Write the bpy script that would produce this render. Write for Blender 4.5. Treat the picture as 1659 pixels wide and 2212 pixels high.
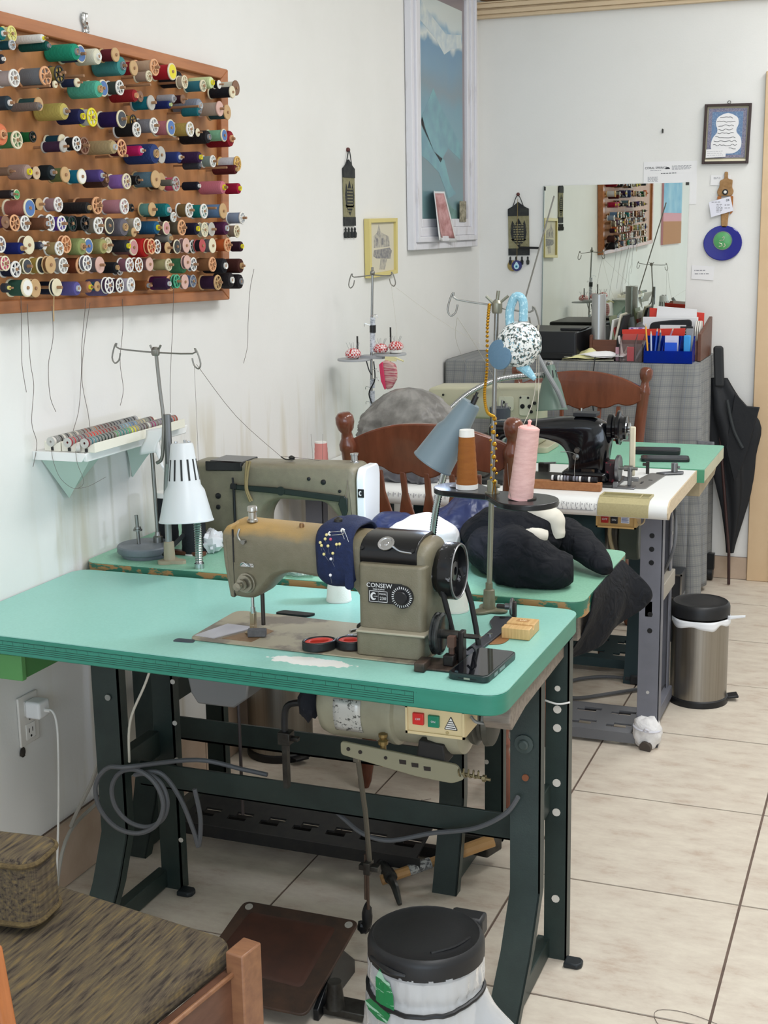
import bpy, math, random
from mathutils import Vector, Matrix, noise
random.seed(7)
for o in list(bpy.data.objects): bpy.data.objects.remove(o, do_unlink=True)
scene = bpy.context.scene
COL = scene.collection
PI = math.pi
# ---------------------------------------------------------------- camera
yaw, pitch, roll = math.radians(-21.3596), math.radians(11.9299), math.radians(-1.0365)
cy, sy, cp, sp, cr, sr = math.cos(yaw), math.sin(yaw), math.cos(pitch), math.sin(pitch), math.cos(roll), math.sin(roll)
fw = Vector((sy*cp, cy*cp, -sp)); rt = Vector((cy, -sy, 0)); up = rt.cross(fw)
r2 = rt*cr + up*sr; u2 = -rt*sr + up*cr
cam = bpy.data.cameras.new('camera'); co = bpy.data.objects.new('camera', cam); COL.objects.link(co)
co.matrix_world = Matrix(((r2.x, u2.x, -fw.x, 1.8131), (r2.y, u2.y, -fw.y, 0), (r2.z, u2.z, -fw.z, 1.5275), (0, 0, 0, 1)))
cam.sensor_fit = 'VERTICAL'; cam.sensor_height = 24; cam.lens = 2908.14/2212*24
cam.clip_start = .05; cam.clip_end = 60
scene.camera = co
# ---------------------------------------------------------------- world, lights, exposure
w = bpy.data.worlds.new('sky'); scene.world = w; w.use_nodes = True
w.node_tree.nodes['Background'].inputs[0].default_value = (.80, .90, 1, 1)
w.node_tree.nodes['Background'].inputs[1].default_value = .9
def area(name, loc, rot, sx, sy_, power, col, spread=PI):
    l = bpy.data.lights.new(name, 'AREA'); l.shape = 'RECTANGLE'; l.size = sx; l.size_y = sy_
    l.energy = power; l.color = col; l.spread = spread
    o = bpy.data.objects.new(name, l); COL.objects.link(o); o.location = loc; o.rotation_euler = rot
    return o
area('ceiling_light', (1.9, 1.1, 2.93), (0, 0, 0), .6, 1.2, 25, (.98, .985, 1))
area('ceiling_light', (1.9, 3.3, 2.93), (0, 0, 0), .6, 1.2, 25, (.98, .985, 1))
area('ceiling_light', (2.1, 5.0, 2.93), (0, 0, 0), .6, 1.2, 18, (.985, .99, 1))
area('shop_window_daylight', (2.3, -2.7, 1.5), (PI/2, 0, 0), 2.8, 2.2, 56, (.70, .83, 1))
scene.view_settings.view_transform = 'Standard'; scene.view_settings.look = 'None'
scene.view_settings.gamma = 1; scene.view_settings.use_curve_mapping = False
scene.view_settings.exposure = 0.44
# ---------------------------------------------------------------- materials
def lin(h):
    if isinstance(h, str):
        h = [int(h[i:i+2], 16)/255 for i in (0, 2, 4)]
        return tuple(c/12.92 if c <= .04045 else ((c+.055)/1.055)**2.4 for c in h)
    return tuple(h)
_m = {}
def mat(name, col, rough=.5, metal=0., nz=None, bump=None, trans=0., alpha=1., coat=0., emit=None, ior=1.45, spec=None, stretch=(1, 1, 1)):
    """col: hex sRGB. nz=(scale, second hex, low, high) noise blend. bump=(scale, strength)"""
    if name in _m: return _m[name]
    m = bpy.data.materials.new(name); m.use_nodes = True; nt = m.node_tree; N = nt.nodes; L = nt.links
    b = N['Principled BSDF']; c = lin(col)
    b.inputs['Base Color'].default_value = (*c, 1); b.inputs['Roughness'].default_value = rough
    b.inputs['Metallic'].default_value = metal; b.inputs['IOR'].default_value = ior
    b.inputs['Transmission Weight'].default_value = trans; b.inputs['Alpha'].default_value = alpha
    b.inputs['Coat Weight'].default_value = coat
    if spec is not None: b.inputs['Specular IOR Level'].default_value = spec
    m.diffuse_color = (*c, 1)
    if emit: b.inputs['Emission Color'].default_value = (*lin(emit[0]), 1); b.inputs['Emission Strength'].default_value = emit[1]
    if nz or bump:
        tc = N.new('ShaderNodeTexCoord'); mp = N.new('ShaderNodeMapping'); mp.inputs['Scale'].default_value = stretch
        L.new(tc.outputs['Object'], mp.inputs[0])
    if nz:
        n = N.new('ShaderNodeTexNoise'); n.inputs['Scale'].default_value = nz[0]; n.inputs['Detail'].default_value = 6
        n.inputs['Roughness'].default_value = .6
        r = N.new('ShaderNodeMapRange'); r.inputs[1].default_value = nz[2] if len(nz) > 2 else .35; r.inputs[2].default_value = nz[3] if len(nz) > 3 else .7
        x = N.new('ShaderNodeMix'); x.data_type = 'RGBA'
        x.inputs[6].default_value = (*c, 1); x.inputs[7].default_value = (*lin(nz[1]), 1)
        L.new(mp.outputs[0], n.inputs['Vector']); L.new(n.outputs[0], r.inputs[0]); L.new(r.outputs[0], x.inputs[0]); L.new(x.outputs[2], b.inputs['Base Color'])
    if bump:
        n = N.new('ShaderNodeTexNoise'); n.inputs['Scale'].default_value = bump[0]; n.inputs['Detail'].default_value = 3
        bp = N.new('ShaderNodeBump'); bp.inputs['Strength'].default_value = bump[1]; bp.inputs['Distance'].default_value = .002
        L.new(mp.outputs[0], n.inputs['Vector']); L.new(n.outputs[0], bp.inputs['Height']); L.new(bp.outputs[0], b.inputs['Normal'])
    _m[name] = m
    return m
def nodes(m): return m.node_tree.nodes, m.node_tree.links, m.node_tree.nodes['Principled BSDF']
def thread_mat(hexc):
    """wound thread: fine rings along the spool's own axis"""
    k = 'thread_'+hexc
    if k in _m: return _m[k]
    m = mat(k, hexc, .75, spec=.3); N, L, b = nodes(m)
    tc = N.new('ShaderNodeTexCoord'); sx = N.new('ShaderNodeSeparateXYZ'); mu = N.new('ShaderNodeMath'); mu.operation = 'MULTIPLY'; mu.inputs[1].default_value = 150
    si = N.new('ShaderNodeMath'); si.operation = 'SINE'; bp = N.new('ShaderNodeBump'); bp.inputs['Strength'].default_value = .35; bp.inputs['Distance'].default_value = .02
    L.new(tc.outputs['Object'], sx.inputs[0]); L.new(sx.outputs[0], mu.inputs[0]); L.new(mu.outputs[0], si.inputs[0]); L.new(si.outputs[0], bp.inputs['Height']); L.new(bp.outputs[0], b.inputs['Normal'])
    return m
# ---------------------------------------------------------------- mesh builder
def frame(d):
    d = Vector(d).normalized(); a = Vector((0, 0, 1)) if abs(d.z) < .9 else Vector((1, 0, 0))
    u = d.cross(a).normalized(); return u, d.cross(u).normalized(), d
def smooth_path(pts, k=6):
    P = [Vector(p) for p in pts]
    if len(P) < 3: return P
    out = []
    for i in range(len(P)-1):
        a, b, c, d = P[max(i-1, 0)], P[i], P[i+1], P[min(i+2, len(P)-1)]
        for j in range(k):
            t = j/k
            out.append(.5*((2*b)+(c-a)*t+(2*a-5*b+4*c-d)*t*t+(3*b-a-3*c+d)*t**3))
    out.append(P[-1]); return out
class MB:
    def __init__(s): s.v, s.f, s.m, s.k = [], [], [], 0
    def add(s, vs, fs):
        n = len(s.v); s.v += [tuple(v) for v in vs]; s.f += [tuple(i+n for i in f) for f in fs]; s.m += [s.k]*len(fs); return s
    def mi(s, k): s.k = k; return s
    def box(s, lo, hi, R=None, c=None):
        x0, y0, z0 = lo; x1, y1, z1 = hi
        v = [Vector(p) for p in ((x0, y0, z0), (x1, y0, z0), (x1, y1, z0), (x0, y1, z0), (x0, y0, z1), (x1, y0, z1), (x1, y1, z1), (x0, y1, z1))]
        if R is not None: v = [R @ p + Vector(c or (0, 0, 0)) for p in v]
        return s.add(v, [(3, 2, 1, 0), (4, 5, 6, 7), (0, 1, 5, 4), (1, 2, 6, 5), (2, 3, 7, 6), (3, 0, 4, 7)])
    def cyl(s, a, b, r0, r1=None, n=16, cap=True):
        a, b = Vector(a), Vector(b); r1 = r0 if r1 is None else r1; u, v, d = frame(b-a)
        vs = []
        for p, r in ((a, r0), (b, r1)):
            vs += [p+(u*math.cos(2*PI*i/n)+v*math.sin(2*PI*i/n))*r for i in range(n)]
        fs = [(i, (i+1) % n, n+(i+1) % n, n+i) for i in range(n)]
        if cap: fs += [tuple(range(n-1, -1, -1)), tuple(range(n, 2*n))]
        return s.add(vs, fs)
    def lathe(s, prof, o=(0, 0, 0), d=(0, 0, 1), n=20, closed=False):
        """prof: list of (radius, height along d)"""
        u, v, d = frame(d); o = Vector(o); vs = []; K = len(prof)
        for r, h in prof: vs += [o+d*h+(u*math.cos(2*PI*i/n)+v*math.sin(2*PI*i/n))*r for i in range(n)]
        fs = []
        for k in range(K if closed else K-1):
            k2 = (k+1) % K
            fs += [(k*n+i, k*n+(i+1) % n, k2*n+(i+1) % n, k2*n+i) for i in range(n)]
        if not closed:
            if prof[0][0] > 1e-5: fs.append(tuple(range(n-1, -1, -1)))
            if prof[-1][0] > 1e-5: fs.append(tuple(range((K-1)*n, K*n)))
        return s.add(vs, fs)
    def tube(s, pts, r, n=8, smooth=6, cap=True):
        P = smooth_path(pts, smooth) if smooth else [Vector(p) for p in pts]
        K = len(P); u = None; vs = []
        for i, p in enumerate(P):
            d = (P[min(i+1, K-1)]-P[max(i-1, 0)])
            d = d.normalized() if d.length > 1e-9 else Vector((0, 0, 1))
            if u is None: u, v, _ = frame(d)
            else:
                u = (u-d*u.dot(d)); u = u.normalized() if u.length > 1e-6 else frame(d)[0]; v = d.cross(u)
            rr = r if not callable(r) else r(i/(K-1))
            vs += [p+(u*math.cos(2*PI*j/n)+v*math.sin(2*PI*j/n))*rr for j in range(n)]
        fs = [(k*n+j, k*n+(j+1) % n, (k+1)*n+(j+1) % n, (k+1)*n+j) for k in range(K-1) for j in range(n)]
        if cap: fs += [tuple(range(n-1, -1, -1)), tuple(range((K-1)*n, K*n))]
        return s.add(vs, fs)
    def prism(s, poly, o, u, v, wv):
        """polygon (a,b) in plane o+a*u+b*v, extruded by vector wv"""
        o, u, v, wv = Vector(o), Vector(u), Vector(v), Vector(wv); n = len(poly)
        a = [o+u*p[0]+v*p[1] for p in poly]; b = [p+wv for p in a]
        ar = sum(poly[i][0]*poly[(i+1) % n][1]-poly[(i+1) % n][0]*poly[i][1] for i in range(n))
        fl = (u.cross(v).dot(wv) > 0) == (ar > 0)
        f0 = tuple(range(n)); f1 = tuple(range(n, 2*n)); sd = [(i, (i+1) % n, n+(i+1) % n, n+i) for i in range(n)]
        if fl: fs = [f0[::-1], f1]+sd
        else: fs = [f0, f1[::-1]]+[t[::-1] for t in sd]
        return s.add(a+b, fs)
    def grid(s, fn, nu, nv, wrap=False):
        vs = [fn(i/nu, j/nv) for j in range(nv+1) for i in range(nu+1)]
        return s.add(vs, [(j*(nu+1)+i, j*(nu+1)+i+1, (j+1)*(nu+1)+i+1, (j+1)*(nu+1)+i) for j in range(nv) for i in range(nu)])
    def ball(s, c, r, n=12, sz=1.):
        k = max(6, n//2); return s.lathe([(r*math.sin(PI*i/k), -r*sz*math.cos(PI*i/k)) for i in range(k+1)], c, (0, 0, 1), n)
    def torus(s, c, d, R, r, n=24, k=8):
        return s.lathe([(R+r*math.cos(2*PI*i/k), r*math.sin(2*PI*i/k)) for i in range(k)], c, d, n, closed=True)
    def mesh(s, name, mats, smooth=35):
        me = bpy.data.meshes.new(name); me.from_pydata(s.v, [], s.f)
        for m in (mats if isinstance(mats, (list, tuple)) else [mats]): me.materials.append(m)
        if any(s.m): me.polygons.foreach_set('material_index', s.m)
        if smooth:
            me.polygons.foreach_set('use_smooth', [True]*len(me.polygons))
            me.set_sharp_from_angle(angle=math.radians(smooth))
        me.update(); return me
    def build(s, name, mats, parent=None, bevel=0, seg=2, smooth=35, label=None, sub=0, solid=0, keep=False):
        if parent is None and not keep:       # the origin of a one-mesh thing sits at its base
            lo = [min(v[i] for v in s.v) for i in range(3)]; hi = [max(v[i] for v in s.v) for i in range(3)]
            o0 = Vector(((lo[0]+hi[0])/2, (lo[1]+hi[1])/2, lo[2])); s.v = [tuple(Vector(v)-o0) for v in s.v]
        else: o0 = Vector((0, 0, 0))
        o = bpy.data.objects.new(name, s.mesh(name, mats, smooth)); COL.objects.link(o); o.location = o0
        if parent is not None: attach(o, parent)
        if solid: md = o.modifiers.new('thick', 'SOLIDIFY'); md.thickness = solid; md.offset = 0
        if bevel: md = o.modifiers.new('bevel', 'BEVEL'); md.width = bevel; md.segments = seg; md.limit_method = 'ANGLE'; md.angle_limit = math.radians(40)
        if sub: md = o.modifiers.new('sub', 'SUBSURF'); md.levels = sub; md.render_levels = sub
        if label: o['label'] = label
        return o
def attach(o, parent):
    o.parent = parent
    p = parent; t = Vector((0, 0, 0))
    while p is not None: t = t+p.location; p = p.parent
    o.location = o.location-t if o.data is None or True else o.location
def tag(o, label, cat, group=None, kind=None):
    o['label'] = label; o['category'] = cat
    if group: o['group'] = group
    if kind: o['kind'] = kind
    return o
def thing(name, label, cat, loc=(0, 0, 0), group=None):
    o = bpy.data.objects.new(name, None); COL.objects.link(o); o.location = loc; o.empty_display_size = .05
    return tag(o, label, cat, group)
def struct(o): o['kind'] = 'structure'; return o
def one(mb, name, m, label, cat, group=None, **k): return tag(mb.build(name, m, **k), label, cat, group)
def copy_tree(o, parent=None):
    c = o.copy(); COL.objects.link(c); c.parent = parent
    for ch in list(o.children): copy_tree(ch, c)
    return c
def text(body, size, o, u, v, ext=.0004, align='CENTER'):
    """lettering as mesh verts in the plane o,u,v"""
    cu = bpy.data.curves.new('t', 'FONT'); cu.body = body; cu.size = size; cu.extrude = ext; cu.align_x = align; cu.align_y = 'CENTER'; cu.resolution_u = 2
    ob = bpy.data.objects.new('t', cu); COL.objects.link(ob)
    me = bpy.data.meshes.new_from_object(ob.evaluated_get(bpy.context.evaluated_depsgraph_get()))
    u, v, o = Vector(u), Vector(v), Vector(o); n = u.cross(v)
    vs = [o+u*p.co.x+v*p.co.y+n*p.co.z for p in me.vertices]; fs = [tuple(p.vertices) for p in me.polygons]
    bpy.data.objects.remove(ob); bpy.data.curves.remove(cu); bpy.data.meshes.remove(me)
    return vs, fs
def rrect(x0, y0, x1, y1, r, n=5):
    P = []
    for cx, cy_, a in ((x1-r, y1-r, 0), (x0+r, y1-r, 90), (x0+r, y0+r, 180), (x1-r, y0+r, 270)):
        P += [(cx+r*math.cos(math.radians(a+90*i/n)), cy_+r*math.sin(math.radians(a+90*i/n))) for i in range(n+1)]
    return P
def round_poly(P, r, n=5):
    out = []; K = len(P)
    for i in range(K):
        p, a, b = Vector(P[i]), Vector(P[i-1]), Vector(P[(i+1) % K])
        da, db = (a-p), (b-p); t = min(r, da.length*.45, db.length*.45); A = p+da.normalized()*t; B = p+db.normalized()*t
        for j in range(n+1):
            s = j/n; out.append(tuple((1-s)**2*A+2*s*(1-s)*p+s*s*B))
    return out
X, Y, Z = (1, 0, 0), (0, 1, 0), (0, 0, 1)
def ordinal(i): return ['', 'first', 'second', 'third', 'fourth', 'fifth', 'sixth', 'seventh', 'eighth', 'ninth', 'tenth', 'eleventh', 'twelfth', 'thirteenth', 'fourteenth', 'fifteenth', 'sixteenth', 'seventeenth', 'eighteenth', 'nineteenth', 'twentieth', 'twenty-first', 'twenty-second', 'twenty-third', 'twenty-fourth', 'twenty-fifth', 'twenty-sixth', 'twenty-seventh', 'twenty-eighth'][i]
# shared materials
white = mat('white_plastic', 'e6e4de', .4)
black = mat('black_plastic', '141517', .4)
blackmetal = mat('black_enamel', '101214', .28, nz=(25, '1d2022'))
chrome = mat('chrome', 'c4c6c8', .18, 1)
steel = mat('steel', '8a8a86', .35, 1)
darksteel = mat('dark_steel', '4a4945', .45, .7, nz=(30, '2e2a26'))
olive = mat('hammered_olive_paint', '77725c', .42, nz=(60, '67634f', .3, .7), bump=(500, .25))
rubber = mat('black_rubber', '1a1a1b', .7)
card = mat('white_paper', 'e9e8e8', .8)
pale_line = mat('grey_print', '8f8f95', .8)
ink = mat('dark_print', '2a2a30', .7)

# ---------------------------------------------------------------- the room
D = 5.857
wallm = mat('white_wall_paint', 'e7e6e2', .62, nz=(1.6, 'e0dfda', .4, .75), bump=(140, .12))
b = MB().box((-.1, -3, 0), (0, D+.1, 3.02)); struct(b.build('wall_left', wallm, keep=True))
b = MB().box((0, D, 0), (1.24, D+.1, 3.02)); struct(b.build('wall_back', wallm, keep=True))
b = MB().box((1.24, D, 2.12), (2.15, D+.1, 3.02)).box((2.15, D, 0), (4, D+.1, 3.02)); struct(b.build('wall_back_right', wallm, keep=True))
struct(MB().box((1.2, D+1.2, 0), (2.4, D+1.3, 3)).build('wall_corridor', wallm, keep=True))
struct(MB().box((4, -3, 0), (4.1, D+1.3, 3.02)).build('wall_right', wallm, keep=True))
struct(MB().box((0, -3.1, 0), (.8, -3, 3.02)).box((3.8, -3.1, 0), (4, -3, 3.02)).box((.8, -3.1, 0), (3.8, -3, .35)).box((.8, -3.1, 2.65), (3.8, -3, 3.02)).build('wall_front', wallm, keep=True))
struct(MB().box((-.1, -3.1, 3.02), (4.1, D+1.3, 3.1)).build('ceiling', mat('ceiling_paint', 'e4e2dc', .8, bump=(60, .2)), keep=True))
# faint drip stains on the left wall above the second table
N, L, bs = nodes(wallm); tc = N.new('ShaderNodeTexCoord'); s3 = N.new('ShaderNodeSeparateXYZ'); L.new(tc.outputs['Object'], s3.inputs[0]); mp = N.new('ShaderNodeMapping'); mp.inputs['Scale'].default_value = (0, 9, .9); L.new(tc.outputs['Object'], mp.inputs[0])
ns = N.new('ShaderNodeTexNoise'); ns.inputs['Scale'].default_value = 1.6; ns.inputs['Detail'].default_value = 4; L.new(mp.outputs[0], ns.inputs['Vector'])
def rng(sock, a, b, c, d):
    r = N.new('ShaderNodeMapRange'); r.inputs[1].default_value = a; r.inputs[2].default_value = b; r.inputs[3].default_value = c; r.inputs[4].default_value = d; L.new(sock, r.inputs[0]); return r.outputs[0]
def mul(a, b): m_ = N.new('ShaderNodeMath'); m_.operation = 'MULTIPLY'; L.new(a, m_.inputs[0]); L.new(b, m_.inputs[1]); return m_.outputs[0]
k_ = mul(mul(rng(ns.outputs[0], .5, .62, 0, .55), rng(s3.outputs[2], .98, 1.08, 1, 0)), mul(rng(s3.outputs[1], 2.45, 2.6, 0, 1), rng(s3.outputs[1], 4.1, 4.5, 1, 0)))
k_ = mul(k_, rng(s3.outputs[0], .01, .02, 1, 0)); mx = N.new('ShaderNodeMix'); mx.data_type = 'RGBA'; old = bs.inputs['Base Color'].links[0].from_socket; L.new(k_, mx.inputs[0]); L.new(old, mx.inputs[6]); mx.inputs[7].default_value = (*lin('c9c0a8'), 1); L.new(mx.outputs[2], bs.inputs['Base Color'])
# floor of ceramic tiles laid on dark grout
grout = mat('brown_grout', '766459', .85, nz=(20, '5f4f46'))
fl = struct(MB().box((-.1, -3.1, -.06), (4.1, D+1.3, -.003)).build('floor', grout, keep=True))
tilem = mat('mottled_cream_tile', 'd0c7b7', .42, bump=(90, .1)); N, L, bs = nodes(tilem)
tc = N.new('ShaderNodeTexCoord'); oi = N.new('ShaderNodeObjectInfo'); ad = N.new('ShaderNodeVectorMath'); ad.operation = 'MULTIPLY_ADD'; ad.inputs[1].default_value = (1, 1, 1)
cx = N.new('ShaderNodeCombineXYZ'); mm = N.new('ShaderNodeMath'); mm.operation = 'MULTIPLY'; mm.inputs[1].default_value = 37
L.new(oi.outputs['Random'], mm.inputs[0]); L.new(mm.outputs[0], cx.inputs[2]); L.new(tc.outputs['Object'], ad.inputs[0]); L.new(cx.outputs[0], ad.inputs[2])
mp = N.new('ShaderNodeMapping'); mp.inputs['Scale'].default_value = (1.3, 2.9, 1); L.new(ad.outputs[0], mp.inputs[0])
n1 = N.new('ShaderNodeTexNoise'); n1.inputs['Scale'].default_value = 7; n1.inputs['Detail'].default_value = 10; n1.inputs['Roughness'].default_value = .72; L.new(mp.outputs[0], n1.inputs['Vector'])
cr1 = N.new('ShaderNodeValToRGB'); L.new(n1.outputs[0], cr1.inputs[0]); e = cr1.color_ramp.elements
e[0].position = .32; e[0].color = (*lin('c0ad9b'), 1); e[1].position = .62; e[1].color = (*lin('dad0bf'), 1)
x = e.new(.45); x.color = (*lin('cfc3b3'), 1); L.new(cr1.outputs[0], bs.inputs['Base Color'])
T = .508; gx, gy = .512, 2.4059
proto = None
i0, j0 = -1, -11
def tile_mesh(a, b_):
    mb = MB().box((-a/2, -b_/2, -.006), (a/2, b_/2, 0)); return mb.mesh('tile', tilem, 0)
full = tile_mesh(T-.006, T-.006)
for i in range(-2, 8):
    for j in range(-11, 9):
        x0, x1 = gx+i*T, gx+(i+1)*T; y0, y1 = gy+j*T, gy+(j+1)*T
        if x1 < .02 or x0 > 3.98 or y1 < -2.98: continue
        X0, X1, Y0, Y1 = max(x0, 0), min(x1, 4), max(y0, -3), min(y1, D if x1 < 1.3 or x0 > 2.1 else D+1.2)
        if Y1-Y0 < .03 or X1-X0 < .03: continue
        me = full if (X1-X0 > T-.001 and Y1-Y0 > T-.001) else tile_mesh(X1-X0-.005, Y1-Y0-.005)
        o = bpy.data.objects.new('tile', me); COL.objects.link(o); o.location = ((X0+X1)/2, (Y0+Y1)/2, random.uniform(-.0006, 0)); o.parent = fl
        if me is full and (i+j) % 2: o.rotation_euler = (0, 0, PI)
# tile skirtings, door jamb, crown ledge
skirt = mat('beige_skirting_tile', 'c2ac97', .5, nz=(9, 'b39c86', .35, .65))
bb = struct(MB().box((0, D-.004, 0), (1.213, D, .098)).build('baseboard_back', grout, keep=True))
for k in range(3): attach(MB().box((.002+k*.405, D-.012, .002), (min(.402+k*.405, 1.213), D-.003, .097)).build('skirting_tile', skirt, keep=True), bb)
bl = struct(MB().box((0, -2, 0), (.004, D-.02, .16)).build('baseboard_left', grout, keep=True))
for k in range(16): attach(MB().box((.003, -1.9+k*.508, .002), (.012, -1.395+k*.508, .158)).build('skirting_tile', skirt, keep=True), bl)
jam = mat('peach_door_paint', 'd9bd98', .55, nz=(6, 'd2b48e'))
dr = struct(MB().box((1.214, D-.022, 0), (1.345, D+.1, 2.115)).build('door_1', jam, keep=True, bevel=.003))
attach(MB().box((1.31, D-.034, 0), (1.362, D+.012, 2.13)).build('door_stop', jam, keep=True, bevel=.003), dr)
led = MB()
for (z0, z1, dp) in ((2.395, 2.41, .03), (2.41, 2.428, .042), (2.428, 2.434, .036), (2.434, 2.452, .055), (2.452, 2.458, .062)): led.box((.0, D-dp, z0), (1.6, D, z1))
struct(led.build('trim_1', mat('cream_moulding', 'dcc6a6', .5, nz=(14, 'd3bb99'), stretch=(.3, 8, 8)), keep=True, bevel=.002))

# ---------------------------------------------------------------- thread board on the left wall
def wood(name, c1, c2, rough=.4, scale=7, st=(12, 1, 12), coat=0): return mat(name, c1, rough, nz=(scale, c2, .3, .7), stretch=st, coat=coat)
oak = wood('orange_brown_wood', 'a4673f', '8a5130', .42, 5, (8, 1, 14))
board = thing('thread_board', 'orange brown wooden board full of pegs and thread spools on left wall', 'thread rack', (0, 2.6, 1.335))
OUT = [(1.70, 1.991), (3.437, 1.957), (3.392, 1.338), (1.70, 1.381)]; INN = [(1.745, 1.962), (3.394, 1.929), (3.35, 1.366), (1.745, 1.408)]
MB().prism([(p[0], p[1]) for p in INN], (.002, 0, 0), Y, Z, (.019, 0, 0)).build('back_panel', wood('panel_wood', 'b9814f', '9f683c', .5, 4, (6, 6, 1)), board)
oak_m = wood('rail_wood', 'b9794c', 'a0633b', .38, 5, (10, 1, 10))
for k in range(4):
    q = [OUT[k], OUT[(k+1) % 4], INN[(k+1) % 4], INN[k]]
    MB().prism(q, (.002, 0, 0), Y, Z, (.034, 0, 0)).build('rail', oak_m, board, bevel=.003)
PALE = dict(white='e4e2dc', cream='dcd2b4', tan='bf9c6e', peach='dba478', yellow='e0d67e', brightyellow='e0d22a', gray='8c8c8e', clear='c2c4c4', black='1a1a1c', brown='7d5a44', palegray='b2aea6', lime='c6d69a', slate='3c4048', blue='4c70a8', blush='cfa89c', gold='d2a95c', charcoal='30302f', green='4c9a5c', mint='46a27c', pinklabel='c08a8a', redflange='b0484a', sand='c6ac8c')
WORD = dict(seagreen='sea green', limecream='pale lime', darkgreen='dark green', dustypink='dusty pink', palegray='pale grey', gray='grey', graygreen='grey green', slateblue='slate blue', skyblue='sky blue', rosegray='rose grey', palelilac='pale lilac', steelblue='steel blue')
FW = dict(brightyellow='bright yellow', palegray='pale grey', gray='grey', slate='slate', pinklabel='pink labelled', redflange='red', clear='clear', brown='brown wooden', tan='tan wooden', sand='sand wooden', blush='pale pink', peach='peach')
def ring(prof, n=20): return MB().lathe(prof, (0, 0, 0), X, n, closed=True)
me_tube = ring([(.42, 0), (.84, 0), (.96, .03), (1, .08), (1, .9), (.95, .97), (.82, 1), (.42, 1)]).mesh('thread_wrap', white)
me_wound = ring([(.42, 0), (.97, 0), (1, .05), (1, .95), (.97, 1), (.42, 1)]).mesh('thread_wound', white)
me_core = ring([(.24, 0), (.43, 0), (.43, 1), (.36, 1), (.34, .97), (.24, .97)], 16).mesh('core', white)
me_disc = ring([(.16, 0), (.94, 0), (1, .2), (1, .8), (.94, 1), (.16, 1)]).mesh('flange_disc', white)
sp = ring([(.8, 0), (.96, 0), (1, .25), (1, .8), (.95, 1), (.8, 1)]); sp.lathe([(.17, 0), (.32, 0), (.32, 1), (.17, 1)], (0, 0, 0), X, 12, closed=True)
for k in range(6):
    a = k*PI/3+.2; R = Matrix.Rotation(a, 3, 'X'); sp.box((.1, -.055, .3), (.95, .055, .82), R)
me_spoke = sp.mesh('flange_spoked', white)
me_label = ring([(.22, 0), (.84, 0), (.84, 1), (.22, 1)]).mesh('label_disc', white)
lm = MB()
for k in range(3): lm.box((0, -.55+.3*k, -.5), (1, -.45+.3*k, .45+.1*k))
def part(me, name, root, m, loc, sc):
    o = bpy.data.objects.new(name, me); COL.objects.link(o); o.parent = root; o.location = loc; o.scale = sc
    o.material_slots[0].link = 'OBJECT'; o.material_slots[0].material = m; return o
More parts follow.
